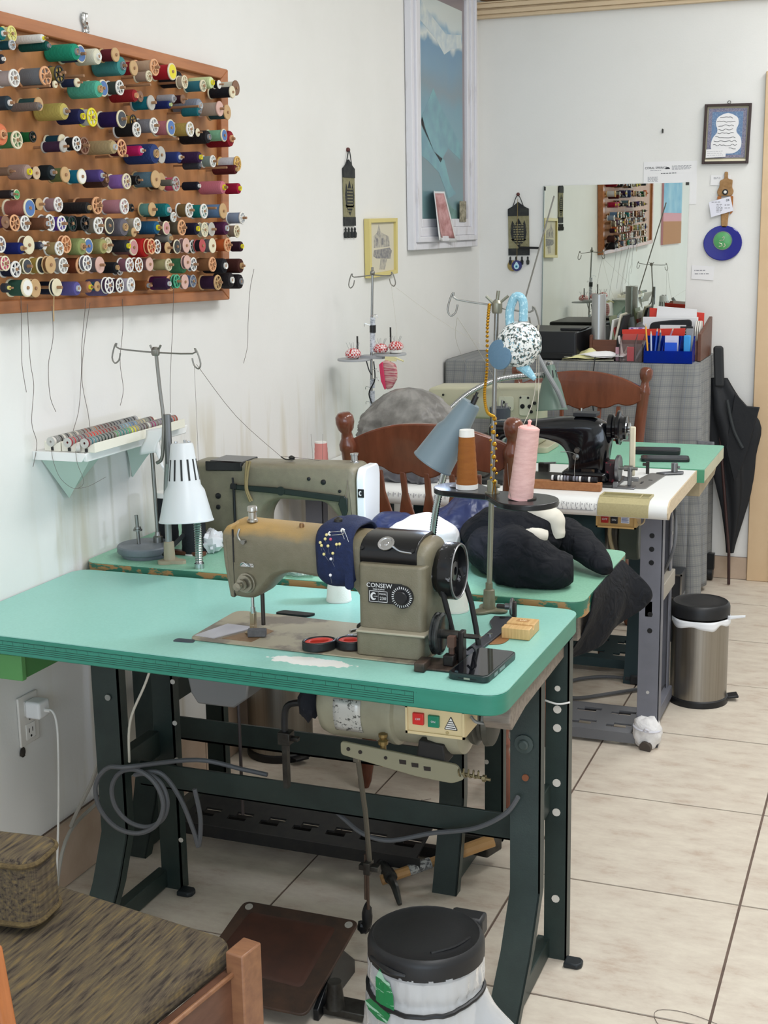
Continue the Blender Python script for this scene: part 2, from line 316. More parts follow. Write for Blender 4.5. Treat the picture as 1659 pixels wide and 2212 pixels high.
DATA = '''1 98 23530 19180 129 444 T teal 066a6c white
1 82 24070 19250 159 225 S cream d8d8a8 yellow
1 98 24900 19250 87 665 T white dcdcd6 brightyellow
1 98 25060 19120 97 691 T darkgreen 064a42 gray
1 98 23840 19000 102 336 S petrol 083f48 clear
1 98 26100 19110 175 731 T emerald 1a8a6c gray
1 82 26520 19120 193 538 L slate 33405a blue
1 98 26940 19100 175 553 T ivory d6d2bd white
1 105 27580 19200 157 390 D maroon 5a1422 tan
1 98 27930 19000 212 713 T seagreen 3f8583 gray
1 98 28450 19000 172 373 D crimson 8c1520 tan
1 98 29400 19110 199 546 S beige b59a80 peach
1 98 29120 18880 132 380 S taupe a08a78 cream
1 98 30230 19090 203 544 L red a81a28 brightyellow
1 74 30980 18990 197 500 T black 12131c gray
1 98 30820 18900 161 184 S oatmeal b8a890 cream
1 98 31780 18890 153 535 S teal 2f6f7c cream
1 98 32230 19010 149 661 T limecream ccd8a2 brightyellow
1 98 32640 19000 109 164 D navy 14161f white
1 98 33380 18870 160 691 D black 10131c cream
1 90 33760 19010 199 599 D ivory cfd0c0 brown
2 98 23470 18690 92 223 T charcoal 23252e white
2 98 23830 18360 178 382 S palegray a79c98 white
2 98 24920 18500 203 611 S gray 6e7378 peach
2 98 25420 18580 187 233 S khaki a08a4a black
2 98 25240 18360 78 465 D plum 3a1420 cream
2 98 26080 18470 100 426 D navy 1d2a48 cream
2 112 26700 18380 184 744 T mint 4fa58c tan
2 98 27100 18440 187 413 L graygreen 6d8078 blue
2 98 27800 18510 169 333 S charcoal 38423f white
2 98 28440 18390 140 650 T red 8c1820 peach
2 90 28800 18400 131 189 D gray 85807c brown
2 98 29160 18280 176 509 D turquoise 0a6a78 palegray
2 98 30010 18300 96 519 T navy 10205a lime
2 98 30230 18460 102 455 T palegray a0a0a4 gray
2 98 30690 18480 115 288 D wine 34131f brown
2 98 31530 18390 176 734 T steel 7f8794 clear
2 112 31210 18210 105 464 T turquoise 155f68 gray
2 98 32630 18390 194 629 D sand b0a092 blush
2 98 33040 18330 196 552 D petrol 33545a tan
3 98 23580 17860 140 337 T petrol 26323a white
3 98 24600 17870 87 690 T taupe 736862 gray
3 82 24840 17940 146 488 D darkgreen 274c4c tan
3 98 25520 17830 178 705 T yellow b5a558 palegray
3 98 26160 17770 162 597 T navy 1a1d48 brightyellow
3 98 26580 17780 205 289 S white d0d0cc brightyellow
3 98 27800 17820 202 593 L purple 22104c slate
3 74 28700 17840 153 203 S gold c0994c black
3 98 28440 17620 174 579 S black 141414 white
3 98 29240 17760 188 485 S gray 838388 white
3 98 30030 17760 198 468 L pink bd757c blue
3 98 31000 17780 186 503 S khaki b09a52 white
3 98 31370 17720 106 187 D charcoal 222020 cream
3 105 31780 17630 166 781 T black 1c191b gray
3 105 32670 17720 164 508 L mint 82b895 blue
3 98 33170 17660 210 694 T crimson 821020 peach
4 98 23260 17230 213 224 T coral d07550 peach
4 98 23770 17150 184 510 S green 447f52 cream
4 98 24320 17240 115 298 S emerald 06592a black
4 66 25850 17240 152 420 D petrol 053a4c cream
4 98 25400 17100 129 518 D aubergine 38203a palegray
4 98 25910 17180 161 262 S black 16161a white
4 90 26320 17160 194 144 S brown 6a4030 brown
4 105 27290 17170 152 761 T beige a8956e clear
4 98 27730 17170 202 310 S wine 501020 peach
4 98 28560 17150 120 405 T magenta b01458 white
4 105 29090 17100 233 790 T blue 25386a tan
4 90 29630 17100 203 156 D gray 807c78 palegray
4 98 30370 17070 138 421 T blue 24346e white
4 112 31160 17100 141 666 T purple 32193f brightyellow
4 98 32130 17040 157 314 S graygreen 869690 white
4 98 31400 16920 106 470 T charcoal 3a3a40 gray
4 98 33520 17030 200 561 S white d2d2d6 gold
4 112 33120 16860 123 666 T maroon 501418 tan
5 98 23450 16520 84 339 T brown 6e5848 brown
5 98 24070 16530 153 458 T rosegray 9a8278 brightyellow
5 90 24460 16520 136 232 D black 141210 sand
5 98 24890 16540 157 292 T black 071418 gray
5 98 25400 16510 170 402 D olive 626e42 tan
5 98 26030 16490 168 359 L cyan 08708c white
5 112 26590 16520 134 411 T purple 4c3c78 clear
5 98 26950 16450 178 551 T brown 42281f brown
5 98 27870 16430 183 475 S lilac 8c68b0 cream
5 98 28360 16470 120 202 S black 101012 black
5 98 29190 16510 212 604 D slateblue 587684 tan
5 58 30120 16490 219 340 D brown 4a3428 tan
5 98 29960 16450 80 327 T silver 6a665c clear
5 74 30570 16440 186 333 S pink d05878 palegray
5 98 31270 16400 106 443 T navy 0a0d1c white
5 98 32630 16390 171 690 T pink bf6e7c brightyellow
5 98 33540 16380 144 422 T crimson 980c34 brightyellow
6 98 23450 16070 85 295 T black 1c1719 gray
6 90 23730 16070 104 114 L charcoal 242422 green
6 98 24030 15800 192 576 L dustypink a4645a blue
6 98 24380 15880 131 186 D charcoal 34343a tan
6 98 25070 15880 159 318 S rosegray a08084 white
6 98 26200 15820 128 690 T black 1d1c1e tan
6 98 26570 15870 197 549 S brown 5c3a28 peach
6 98 27710 15860 183 575 S pink b8828c white
6 98 28010 15830 98 151 S black 161618 black
6 98 28950 15800 167 333 D seagreen 5c8c84 tan
6 105 29570 15790 159 755 T teal 0d6a6c clear
6 98 29950 15620 126 395 S black 121214 white
6 98 30760 15790 187 333 S tan 77603a white
6 98 31530 15770 191 379 S turquoise 067a74 white
6 98 32580 15780 203 554 D skyblue 6486ac tan
6 98 33680 15600 171 453 S skyblue 8494aa white
7 98 23180 15520 131 170 D plum 54304c brown
7 98 23490 15500 170 228 S brown 5a3220 peach
7 98 23840 15490 162 230 S gray 7c7474 white
7 112 24400 15480 126 486 T brown 6a432c clear
7 98 24710 15500 177 234 S gray 6c6464 white
7 98 25150 15480 169 260 S violet 54389c white
7 98 25540 15480 172 179 S green 143c34 black
7 98 26030 15480 174 302 S black 0c1414 black
7 98 26570 15430 193 306 S beige 857a6a white
7 98 27010 15430 190 222 L mauve 70484c charcoal
7 98 27640 15390 204 475 T gray 646068 tan
7 74 28610 15340 78 321 T black 0e0e14 white
7 90 28360 15450 165 319 S ivory b0a894 white
7 98 28050 15270 109 253 D olive 7a7a60 tan
7 98 29120 15370 157 544 T blue 1a5478 brightyellow
7 98 29560 15360 170 235 L brown 6c5a54 pinklabel
7 98 30340 15360 197 358 S taupe 605848 peach
7 98 31100 15330 154 485 T navy 12102c brightyellow
7 98 31510 15300 192 163 S ivory b8b8a8 cream
7 98 31890 15310 181 164 D gray 808088 palegray
7 98 32690 15330 173 390 T plum 48183c clear
7 98 33330 15250 176 282 S sand 8c7c6c cream
7 98 29720 15110 126 394 T palegray 7a7870 tan
8 98 22970 15080 168 169 S gray 706870 white
8 105 23550 14990 119 411 T blue 061a60 tan
8 98 23910 15050 192 161 L brown 6c4a34 cream
8 98 24330 15030 78 163 T slate 2a3044 gray
8 90 24560 15030 98 117 L white c0b8a8 white
8 105 24900 14960 154 330 S khaki a08a5c white
8 98 25260 15040 191 119 S orange a0643c peach
8 105 25750 14980 183 361 T sage 86905a tan
8 98 26110 14990 175 146 L cream b8b498 blue
8 98 26720 14970 168 369 T sage 989660 tan
8 82 27160 14990 181 150 S cream b8b090 cream
8 98 27730 14960 141 504 T charcoal 26282e brightyellow
8 90 28130 14920 192 534 L mauve 846060 pinklabel
8 98 28560 14900 222 448 T red b01a18 tan
8 112 28580 14930 188 128 S red a03020 peach
8 98 29080 14920 174 155 S wine 3c1018 white
8 98 29580 14880 142 236 D wine 3a1214 tan
8 98 30040 14900 179 238 L brown 4a3024 charcoal
8 98 30510 14920 187 160 D rosegray 8c6c6c blush
8 74 31290 14880 179 163 S green 243c2c white
8 98 31350 14900 167 190 D black 14101a redflange
8 98 31900 14890 194 247 D gray 6e686c cream
8 98 32760 14890 186 392 S orange c05a28 peach
8 98 33540 14840 139 312 T plum 2c0c20 brightyellow
9 98 23080 14700 155 113 S pink c05070 cream
9 98 23420 14570 171 343 S navy 0c142c white
9 98 23800 14620 163 115 L khaki 8c8460 slate
9 98 24300 14620 185 257 L yellow a89044 charcoal
9 112 24430 14630 186 117 D brown 785030 tan
9 98 25100 14590 175 190 S palegray a09c98 white
9 98 25790 14570 194 423 S rust 6c3418 peach
9 112 25810 14620 174 120 S gray 6c6870 white
9 98 26530 14560 188 270 D gray 6c6466 blush
9 98 27200 14480 128 374 T navy 0a0d16 tan
9 66 27860 14430 153 153 S gray 504c50 white
9 98 27790 14520 174 278 S mauve 845864 white
9 98 28200 14510 176 153 S rust 84441c white
9 98 28690 14510 167 283 D rosegray 846060 blush
9 98 29600 14470 154 461 S cream a8a070 cream
9 98 30320 14420 187 373 T green 3c7450 green
9 112 30270 14510 174 106 D rosegray 7c6464 blush
9 98 30840 14440 177 135 S gray 606064 white
9 98 31870 14410 194 482 S tan 7c5434 peach
9 98 32530 14350 198 627 T black 13141a white
9 98 33470 14320 196 469 T brown 3c1812 tan
10 98 23100 14210 94 136 T slate 282c34 yellow
10 112 23560 14190 191 436 L green 254a3c white
10 98 24030 14160 194 116 D brown 6c5438 tan
10 82 24980 14120 140 406 T navy 06142c clear
10 98 24810 14140 189 95 D navy 0a1428 cream
10 98 25570 14080 153 434 T lilac 56508c clear
10 98 26050 14090 124 293 T peach a06e50 brightyellow
10 98 26370 14090 115 245 D petrol 2a5468 tan
10 98 26710 14050 190 495 T lavender 584c70 gray
10 112 26650 14100 189 123 S plum 3c2440 white
10 98 27310 14070 172 201 S plum 34182c white
10 98 27800 14060 174 316 S palelilac bcb6c4 white
10 98 28530 14010 122 411 T rust 6a3a14 gray
10 112 29280 14020 136 391 T aubergine 2a0c30 clear
10 98 29630 14020 195 579 S magenta 4c0c44 peach
10 112 29710 14060 172 105 S green 2c5a44 mint
10 98 30350 14020 187 107 D sand 847464 blush
10 98 30780 14020 166 189 S steelblue 586a8c gray
10 98 32120 13930 202 512 S aubergine 2a0e2c tan
10 98 32870 13960 200 493 T black 1c171a white
10 98 33410 13900 196 570 T black 120c12 gray'''
rows = {}
for ln in DATA.strip().split('\n'):
    a = ln.split(); rows.setdefault(int(a[0]), []).append(a)
pegm = wood('peg_wood', 'a8805f', '8c6647', .5)
me_peg = MB().cyl((0, 0, 0), (1, 0, 0), 1, 1, 8).mesh('peg', pegm)
rname = ['', 'top', 'second', 'third', 'fourth', 'fifth', 'sixth', 'seventh', 'eighth', 'ninth', 'bottom']
npeg = 0
for rw, lst in rows.items():
    lst.sort(key=lambda a: -int(a[2]))
    for k, a in enumerate(lst):
        x, y, z, r, Ln = int(a[1])/1e3, int(a[2])/1e4, int(a[3])/1e4, int(a[4])/1e4, int(a[5])/1e4
        kind, cname, hx, fl_ = a[6:10]; fm = mat('spool_'+fl_, PALE[fl_], .45); tm = thread_mat(hx)
        cw, fw_ = WORD.get(cname, cname), FW.get(fl_, fl_)
        how = {'T': '%s tube with %s core', 'S': '%s thread spool with %s spoked flanges', 'D': '%s thread spool with %s disc flanges', 'L': '%s thread spool with %s printed end'}[kind] % (cw, fw_)
        s = thing('thread_spool', '%s, %s from right in %s row' % (how, ordinal(k+1), rname[rw]), 'thread spool', (x-Ln, y, z), 'spools on the thread board')
        if kind == 'T':
            part(me_tube, 'thread', s, tm, (0, 0, 0), (Ln, r, r)); part(me_core, 'core', s, fm, (-.001, 0, 0), (Ln+.006, r*1.02, r*1.02))
        else:
            t = max(.0022, min(.0045, Ln*.12)); w_ = fm
            if kind == 'L': w_ = mat('spool_cream', PALE['cream'], .45)
            part(me_wound, 'thread', s, tm, (t*.9, 0, 0), (Ln-1.8*t, r*.86, r*.86))
            part(me_spoke if kind == 'S' else me_disc, 'flange', s, w_, (Ln-t, 0, 0), (t, r, r))
            part(me_disc, 'flange', s, w_, (0, 0, 0), (t, r, r))
            if kind == 'L': part(me_label, 'paper_label', s, fm, (Ln, 0, 0), (.0004, r, r))
        if npeg < 290:
            o = bpy.data.objects.new('peg', me_peg); COL.objects.link(o); o.parent = board; npeg += 1
            tip = x+(.003 if (k*7+rw) % 3 else .012)
            o.location = (.019, y-2.6, z-1.335); o.scale = (tip-.019, min(.0034, r*.22), min(.0034, r*.22))
for (y, z) in ((2.62, 1.862), (2.55, 1.862), (2.9, 1.868), (3.13, 1.835), (2.49, 1.83), (3.27, 1.69), (3.02, 1.75), (2.78, 1.7), (2.66, 1.6), (3.2, 1.585)):
    o = bpy.data.objects.new('peg', me_peg); COL.objects.link(o); o.parent = board; o.location = (.019, y-2.6, z-1.335); o.scale = (.088, .0032, .0032)
# loose ends of thread that hang below the board, each its own strand on the wall side
strand = mat('brown_strand', '6e635c', .8)
ends = [('short kinked grey thread end hanging at far left below board', [(.04, 2.43, 1.40), (.03, 2.435, 1.30), (.03, 2.43, 1.25), (.025, 2.445, 1.19)]),
 ('long wavy thread hanging far down wall left of the loop', [(.04, 2.45, 1.38), (.03, 2.46, 1.26), (.02, 2.48, 1.2), (.015, 2.47, 1.12), (.01, 2.49, 1.07), (.01, 2.47, 1.02)]),
 ('double looped thread hanging lowest under the board above the shelf', [(.05, 2.66, 1.38), (.03, 2.66, 1.27), (.02, 2.665, 1.2), (.01, 2.66, 1.12), (.008, 2.63, 1.06), (.006, 2.66, 1.015), (.006, 2.705, 1.03), (.01, 2.70, 1.1), (.015, 2.675, 1.19), (.03, 2.672, 1.28), (.05, 2.675, 1.37)]),
 ('curled thread end hanging between the loop and long left thread', [(.04, 2.54, 1.37), (.03, 2.55, 1.3), (.02, 2.54, 1.24), (.015, 2.545, 1.17), (.01, 2.57, 1.13)]),
 ('wavy thread hanging right of the loop toward the thread stand', [(.04, 2.83, 1.37), (.03, 2.84, 1.3), (.02, 2.835, 1.22), (.015, 2.85, 1.15), (.01, 2.84, 1.11)]),
 ('long straight thread hanging behind the stand on second table', [(.05, 3.06, 1.39), (.04, 3.06, 1.28), (.02, 3.07, 1.15), (.01, 3.08, 1.06)]),
 ('long thread hanging beyond the right end of the board', [(.09, 3.44, 1.42), (.06, 3.47, 1.36), (.04, 3.49, 1.27), (.03, 3.50, 1.2), (.02, 3.49, 1.15)]),
 ('thick tan thread end hanging across the bottom rail', [(.075, 2.50, 1.4), (.072, 2.50, 1.37), (.07, 2.50, 1.34)])]
for lb, p in ends: one(MB().tube(p, .0007 if 'thick tan' not in lb else .0013, 5), 'loose_thread', strand if 'thick tan' not in lb else mat('tan_strand', 'c9a878', .8), lb, 'thread', 'loose thread ends below the board')
# crumpled silver tape above the board
tp = MB().grid(lambda a, b: (.004+.006*abs(noise.noise(Vector((a*6, b*9, 1)))), 2.783+.022*a+.004*math.sin(b*7), 1.976+.046*b), 10, 14)
one(tp, 'tape_scrap', mat('silver_tape', 'b9bab8', .25, .9), 'crumpled silver tape scrap stuck on wall above thread board', 'tape', solid=.0008)

# ---------------------------------------------------------------- sewing tables
mint = mat('mint_laminate', '94d2c4', .36, nz=(220, '86c8b9', .35, .7), bump=(260, .06))
mint2 = mat('dull_mint_laminate', '8cbfa4', .42, nz=(180, '7db096', .35, .7))
band = mat('green_edge_band', '338570', .4, nz=(5, '2d7965'), stretch=(1, 1, 6))
ply = wood('grey_weathered_wood', '8e8478', '6c6258', .7, 9, (2, 14, 14))
gg = mat('dark_green_stand_paint', '2b3834', .42, nz=(12, '222d2a'), bump=(300, .1))
def slab(name, poly, z0, z1, m_top, m_edge, root, bev=.003):
    mb = MB().prism(poly, (0, 0, z1-.002), X, Y, (0, 0, .002)); top = mb.build(name, m_top, root)
    MB().prism(poly, (0, 0, z0), X, Y, (0, 0, z1-z0-.002)).build('edge_band', m_edge, root, bevel=.0025)
    return top
t1 = thing('sewing_table', 'nearest mint green sewing table with printed ruler along its front edge', 'table', (.7, 2.36, 0))
P1 = round_poly([(.004, 2.122), (1.205, 2.086), (1.212, 2.642), (.004, 2.628)], .045, 6)
# mint top with a worn white patch by the scissors (bare laminate core showing through)
wm = mat('worn_mint_laminate', '93c9bd', .36, bump=(260, .06)); N, L, bs = nodes(wm)
tc = N.new('ShaderNodeTexCoord'); mp = N.new('ShaderNodeMapping'); mp.inputs['Location'].default_value = (-.84, -2.175, 0); mp.vector_type = 'POINT'
n1 = N.new('ShaderNodeTexNoise'); n1.inputs['Scale'].default_value = 60; n1.inputs['Detail'].default_value = 8
sc_ = N.new('ShaderNodeVectorMath'); sc_.operation = 'MULTIPLY'; sc_.inputs[1].default_value = (11, 40, 0)
ln = N.new('ShaderNodeVectorMath'); ln.operation = 'LENGTH'; a1 = N.new('ShaderNodeMath'); a1.operation = 'MULTIPLY_ADD'; a1.inputs[1].default_value = .9
mr = N.new('ShaderNodeMapRange'); mr.inputs[1].default_value = 1.3; mr.inputs[2].default_value = 1.36; mx = N.new('ShaderNodeMix'); mx.data_type = 'RGBA'
L.new(tc.outputs['Object'], mp.inputs[0]); L.new(mp.outputs[0], sc_.inputs[0]); L.new(sc_.outputs[0], ln.inputs[0]); L.new(tc.outputs['Object'], n1.inputs['Vector'])
L.new(n1.outputs[0], a1.inputs[0]); L.new(ln.outputs['Value'], a1.inputs[2]); L.new(a1.outputs[0], mr.inputs[0]); L.new(mr.outputs[0], mx.inputs[0])
n2 = N.new('ShaderNodeTexNoise'); n2.inputs['Scale'].default_value = 200; m3 = N.new('ShaderNodeMix'); m3.data_type = 'RGBA'
m3.inputs[6].default_value = (*lin('97cdc0'), 1); m3.inputs[7].default_value = (*lin('88bfb1'), 1); L.new(tc.outputs['Object'], n2.inputs['Vector']); L.new(n2.outputs[0], m3.inputs[0])
mx.inputs[6].default_value = (*lin('e9e9e2'), 1); L.new(m3.outputs[2], mx.inputs[7]); L.new(mx.outputs[2], bs.inputs['Base Color'])
slab('tabletop', P1, .707, .747, wm, band, t1)
o = [c for c in t1.children if c.name.startswith('tabletop')][0]
# object-space mapping above is in world metres minus the table's base point
mp.inputs['Location'].default_value = (-.82, -2.158, 0)
for c in t1.children: pass
# printed ruler on the front band
def fy(x): return 2.122-.036*(x-.004)/1.201-.0004
rl = MB(); rl_l, rl_r = .012, 1.045
def rbar(x0, x1, z0, z1):
    for k in range(max(1, int((x1-x0)/.2))):
        n = max(1, int((x1-x0)/.2)); a, b_ = x0+(x1-x0)*k/n, x0+(x1-x0)*(k+1)/n
        rl.add([(a, fy(a), z0), (b_, fy(b_), z0), (b_, fy(b_), z1), (a, fy(a), z1), (a, fy(a)+.002, z0), (b_, fy(b_)+.002, z0), (b_, fy(b_)+.002, z1), (a, fy(a)+.002, z1)], [(0, 1, 2, 3), (4, 7, 6, 5), (0, 4, 5, 1), (3, 2, 6, 7)])
for z in (.7365, .728, .724, .720, .716): rbar(rl_l, rl_r, z-.0004, z+.0004)
rbar(rl_r-.0008, rl_r, .716, .7365)
for k in range(41):
    x = rl_l+.0254*k; rbar(x-.0003, x+.0003, .728, .7365)
    for q in range(1, 8): rbar(x+.003175*q-.00015, x+.003175*q+.00015, .7365-(.0035 if q == 4 else .002), .7365)
rl.build('printed_ruler', mat('green_black_print', '123b30', .6), t1, smooth=0)
MB().prism([(2.16, .707), (2.6, .707), (2.6, .672), (2.26, .668), (2.17, .655), (2.155, .672)], (1.15, 0, 0), Y, Z, (.05, 0, 0)).build('under_batten', ply, t1, bevel=.002)
def channel(mb, pts, wx, t=.004, lip=.03, dy=1):
    """front or rear leg as a folded channel: pts (y,z) path of the flange, wx=(x0,x1)"""
    pass
holes_m = mat('bare_hole_rim', '8e8e88', .5)
def kframe(root, x0, x1, yf, yr, ztop, kick, col, inner, pad=True):
    """one end frame of an industrial stand: kicked front leg, upright rear leg, tie bars, foot rail"""
    # front leg: path in (y,z), folded with a side web
    pth = [(yf, ztop), (yf, .22), (yf-kick*.35, .12), (yf-kick, .0)]
    def leg(path, xa, xb, web, name):
        mb = MB(); n = len(path); t = .004
        P = [(y, z) for y, z in path]
        a = P+[(y+t, z) for y, z in P[::-1]]
        mb.prism(a, (xa, 0, 0), Y, Z, (xb-xa, 0, 0))
        w_ = P+[(y+.03, z) for y, z in P[::-1]]
        mb.prism(w_, (web, 0, 0), Y, Z, (t, 0, 0))
        return mb.build(name, col, root)
    leg(pth, x0, x1, x1-.004 if inner > 0 else x0, 'leg')
    leg([(yr, ztop), (yr, .0)], x0+.035*inner, x1+.022*inner, x1+.018*inner if inner > 0 else x0+.035*inner, 'leg')
    xs = (x0+x1)/2
    MB().box((xs-.012, yf+.002, .335), (xs+.016, yr, .395)).build('tie_bar', col, root, bevel=.002)
    MB().prism([(yf-kick+.01, .004), (yr+.01, .004), (yr+.01, .045), (yf-kick*.4, .05)], (xs-.012, 0, 0), Y, Z, (.028, 0, 0)).build('foot_rail', col, root, bevel=.002)
    MB().box((xs-.02, yf-(.17 if root is t1 else .08), ztop-.012), (xs+.03, yr+.03, ztop)).build('top_bracket', col, root)
    if pad:
        MB().prism([(0, -.017), (.03, -.017), (.038, -.008), (.038, .008), (.03, .017), (0, .017)], (x1+.022*inner, yr-.012, 0.0), X, Y, (0, 0, .012)).build('foot_pad', mat('dark_rubber_foot', '1c2226', .45), root, bevel=.003)
kframe(t1, .195, .262, 2.37, 2.555, .707, .13, gg, 1); kframe(t1, 1.128, 1.19, 2.41, 2.55, .707, .19, gg, 1)
MB().box((.25, 2.455, .303), (1.145, 2.462, .36)).box((.25, 2.455, .303), (1.145, 2.485, .308)).build('crossbar', gg, t1, bevel=.001)
boltm = mat('bolt_steel', '8d8c84', .4, .8)
for (x, y, z, r) in ((.228, 2.367, .625, .016), (1.157, 2.407, .535, .019)): MB().lathe([(r, 0), (r, .003), (r*.55, .0035), (r*.55, .009), (r*.4, .011), (0, .011)], (x, y, z), (0, -1, 0), 14).build('bolt', boltm if x < 1 else mat('painted_bolt', '3f4a47', .4), t1)
for (x, y, z) in ((.236, 2.367, .54), (1.16, 2.407, .465)): MB().cyl((x, y+.001, z), (x, y-.002, z), .007, n=10).build('bolt', mat('rust_spot', '7b4a30', .8) if x > 1 else holes_m, t1)
for z in (.605, .56, .52, .40, .335, .14): MB().cyl((1.188, 2.549, z), (1.188, 2.5475, z), .0085 if z < .57 else .006, n=12).build('bolt_hole', mat('painted_daylight_hole', 'cfc9be', .8), t1)  # solid pale discs: light seen through the holes is put into their colour
for z in (.52, .42, .33, .13): MB().cyl((.288, 2.554, z), (.288, 2.5525, z), .006, n=10).build('bolt_hole', _m['painted_daylight_hole'], t1)
one(MB().tube([(1.163, 2.545, .578), (1.19, 2.543, .574), (1.214, 2.549, .578)], .002, 6), 'plastic_tie', white, 'white plastic tie round the rear right leg of nearest table', 'cable tie')
# drawer unit under the left end, painted green
dg = mat('bright_green_paint', '5c9a58', .45); dw = thing('under_table_drawer', 'bright green wooden drawer box fixed under left end of nearest table', 'drawer', (.09, 2.3, .62))
MB().box((.012, 2.2, .621), (.143, 2.215, .676)).build('drawer_front', dg, dw, bevel=.002)
MB().box((.015, 2.215, .62), (.135, 2.52, .667)).build('box', mat('green_paint_with_shade', '4f8a4e', .5), dw, bevel=.002)  # same drawer green, darkened in the colour to give the box its shade
MB().box((.143, 2.24, .667), (.16, 2.5, .7)).box((0.03, 2.24, .667), (.05, 2.5, .707)).build('runner', wood('runner_wood', 'b98d5a', '9c7244'), dw)
# ---------------------------------------------------------------- sewing machine on the nearest table
m1 = thing('sewing_machine', 'olive industrial sewing machine with black handwheel on nearest mint table', 'sewing machine', (.8, 2.3, .747))
bedm = mat('worn_olive_bed', '9c947e', .4, nz=(9, '766e62', .5, .58), bump=(300, .1))
MB().prism(round_poly([(.535, 2.205), (1.022, 2.195), (1.03, 2.392), (.535, 2.415)], .025), (0, 0, .7475), X, Y, (0, 0, .003)).build('bed', bedm, m1, bevel=.001)
MB().prism([(.54, 2.225), (.585, 2.22), (.63, 2.31), (.565, 2.315)], (0, 0, .7506), X, Y, (0, 0, .0015)).build('needle_plate', mat('satin_steel_plate', 'c4c3c8', .4, .35), m1)
MB().prism([(.6, 2.225), (.665, 2.222), (.675, 2.30), (.645, 2.315)], (0, 0, .7505), X, Y, (0, 0, .0008)).build('bare_metal_patch', mat('browned_steel', '8d7256', .45, .4), m1)
prof = [(.606, .826), (.597, .90), (.594, .958), (.607, .974), (1.022, .961), (1.022, .90), (1.008, .75), (.887, .75), (.884, .835), (.87, .862), (.848, .873), (.735, .884), (.705, .874), (.682, .848), (.657, .824)]
prof = round_poly(prof, .03, 5); n = len(prof)
# barrel-sided arm: the outline is stacked front to back, drawn in at both faces
def inset(i, d):
    a, b_ = Vector(prof[i-1]), Vector(prof[(i+1) % n]); t = (b_-a).normalized(); return (prof[i][0]+t.y*d, prof[i][1]-t.x*d)
ys = [(2.247, .0125), (2.249, .009), (2.255, .0045), (2.268, .001), (2.295, 0), (2.325, 0), (2.345, .003), (2.357, .008), (2.361, .0125)]
mb = MB(); vs = []
for y, d in ys:
    k_ = max(0, (2.29-y)/.043)**2*.017+max(0, (y-2.335)/.026)**2*.012
    for i in range(n): q = inset(i, d); vs.append((q[0], y, q[1]-k_*max(0, min(1, (q[1]-.925)/.045))))
K = len(ys); fs = [(k*n+i, k*n+(i+1) % n, (k+1)*n+(i+1) % n, (k+1)*n+i)[::-1] for k in range(K-1) for i in range(n)]
fs += [tuple(range(n)), tuple(range((K-1)*n, K*n))[::-1]]
mb.add(vs, fs)
bodym = mat('olive_hammered', '78725f', .42, nz=(45, '6e6854', .3, .7), bump=(420, .3)); N, L, bs = nodes(bodym)
# rubbed-through ochre primer along the arm's top edge
tc = N.new('ShaderNodeTexCoord'); s3 = N.new('ShaderNodeSeparateXYZ'); L.new(tc.outputs['Object'], s3.inputs[0])
nz_ = N.new('ShaderNodeTexNoise'); nz_.inputs['Scale'].default_value = 18; nz_.inputs['Detail'].default_value = 6; L.new(tc.outputs['Object'], nz_.inputs['Vector'])
ad = N.new('ShaderNodeMath'); ad.operation = 'MULTIPLY_ADD'; ad.inputs[1].default_value = .035; L.new(nz_.outputs[0], ad.inputs[0]); L.new(s3.outputs[2], ad.inputs[2])
r1 = N.new('ShaderNodeMapRange'); r1.inputs[1].default_value = .968; r1.inputs[2].default_value = .985; L.new(ad.outputs[0], r1.inputs[0])
xx = N.new('ShaderNodeMapRange'); xx.inputs[1].default_value = .68; xx.inputs[2].default_value = .84; xx.inputs[3].default_value = 1; xx.inputs[4].default_value = .2; L.new(s3.outputs[0], xx.inputs[0])
mu = N.new('ShaderNodeMath'); mu.operation = 'MULTIPLY'; L.new(r1.outputs[0], mu.inputs[0]); L.new(xx.outputs[0], mu.inputs[1])
mx = N.new('ShaderNodeMix'); mx.data_type = 'RGBA'; old = bs.inputs['Base Color'].links[0].from_socket; L.new(mu.outputs[0], mx.inputs[0]); L.new(old, mx.inputs[6]); mx.inputs[7].default_value = (*lin('a98a54'), 1); L.new(mx.outputs[2], bs.inputs['Base Color'])
mb.build('body', bodym, m1, smooth=50)
# lower column block with ledge
MB().prism(rrect(.886, 2.212, 1.02, 2.362, .012), (0, 0, .7505), X, Y, (0, 0, .046)).build('column_base', bodym, m1, bevel=.003)
MB().prism(rrect(.886, 2.228, 1.018, 2.362, .014), (0, 0, .797), X, Y, (0, 0, .125)).build('column', bodym, m1, bevel=.004)
MB().box((.888, 2.209, .795), (1.024, 2.36, .8)).build('ledge_trim', mat('pale_worn_edge', 'a7a08c', .4), m1, bevel=.002)
MB().prism(round_poly([(.609, .828), (.598, .90), (.596, .956), (.609, .972), (.619, .972), (.619, .828)], .012), (0, 2.249, 0), X, Z, (0, .11, 0)).build('face_plate', bodym, m1, bevel=.006)
MB().box((.6195, 2.2462, .90), (.6225, 2.2485, .965)).build('lever_slot', black, m1)
MB().box((.6195, 2.2466, .83), (.6205, 2.2486, .90)).build('seam', black, m1)
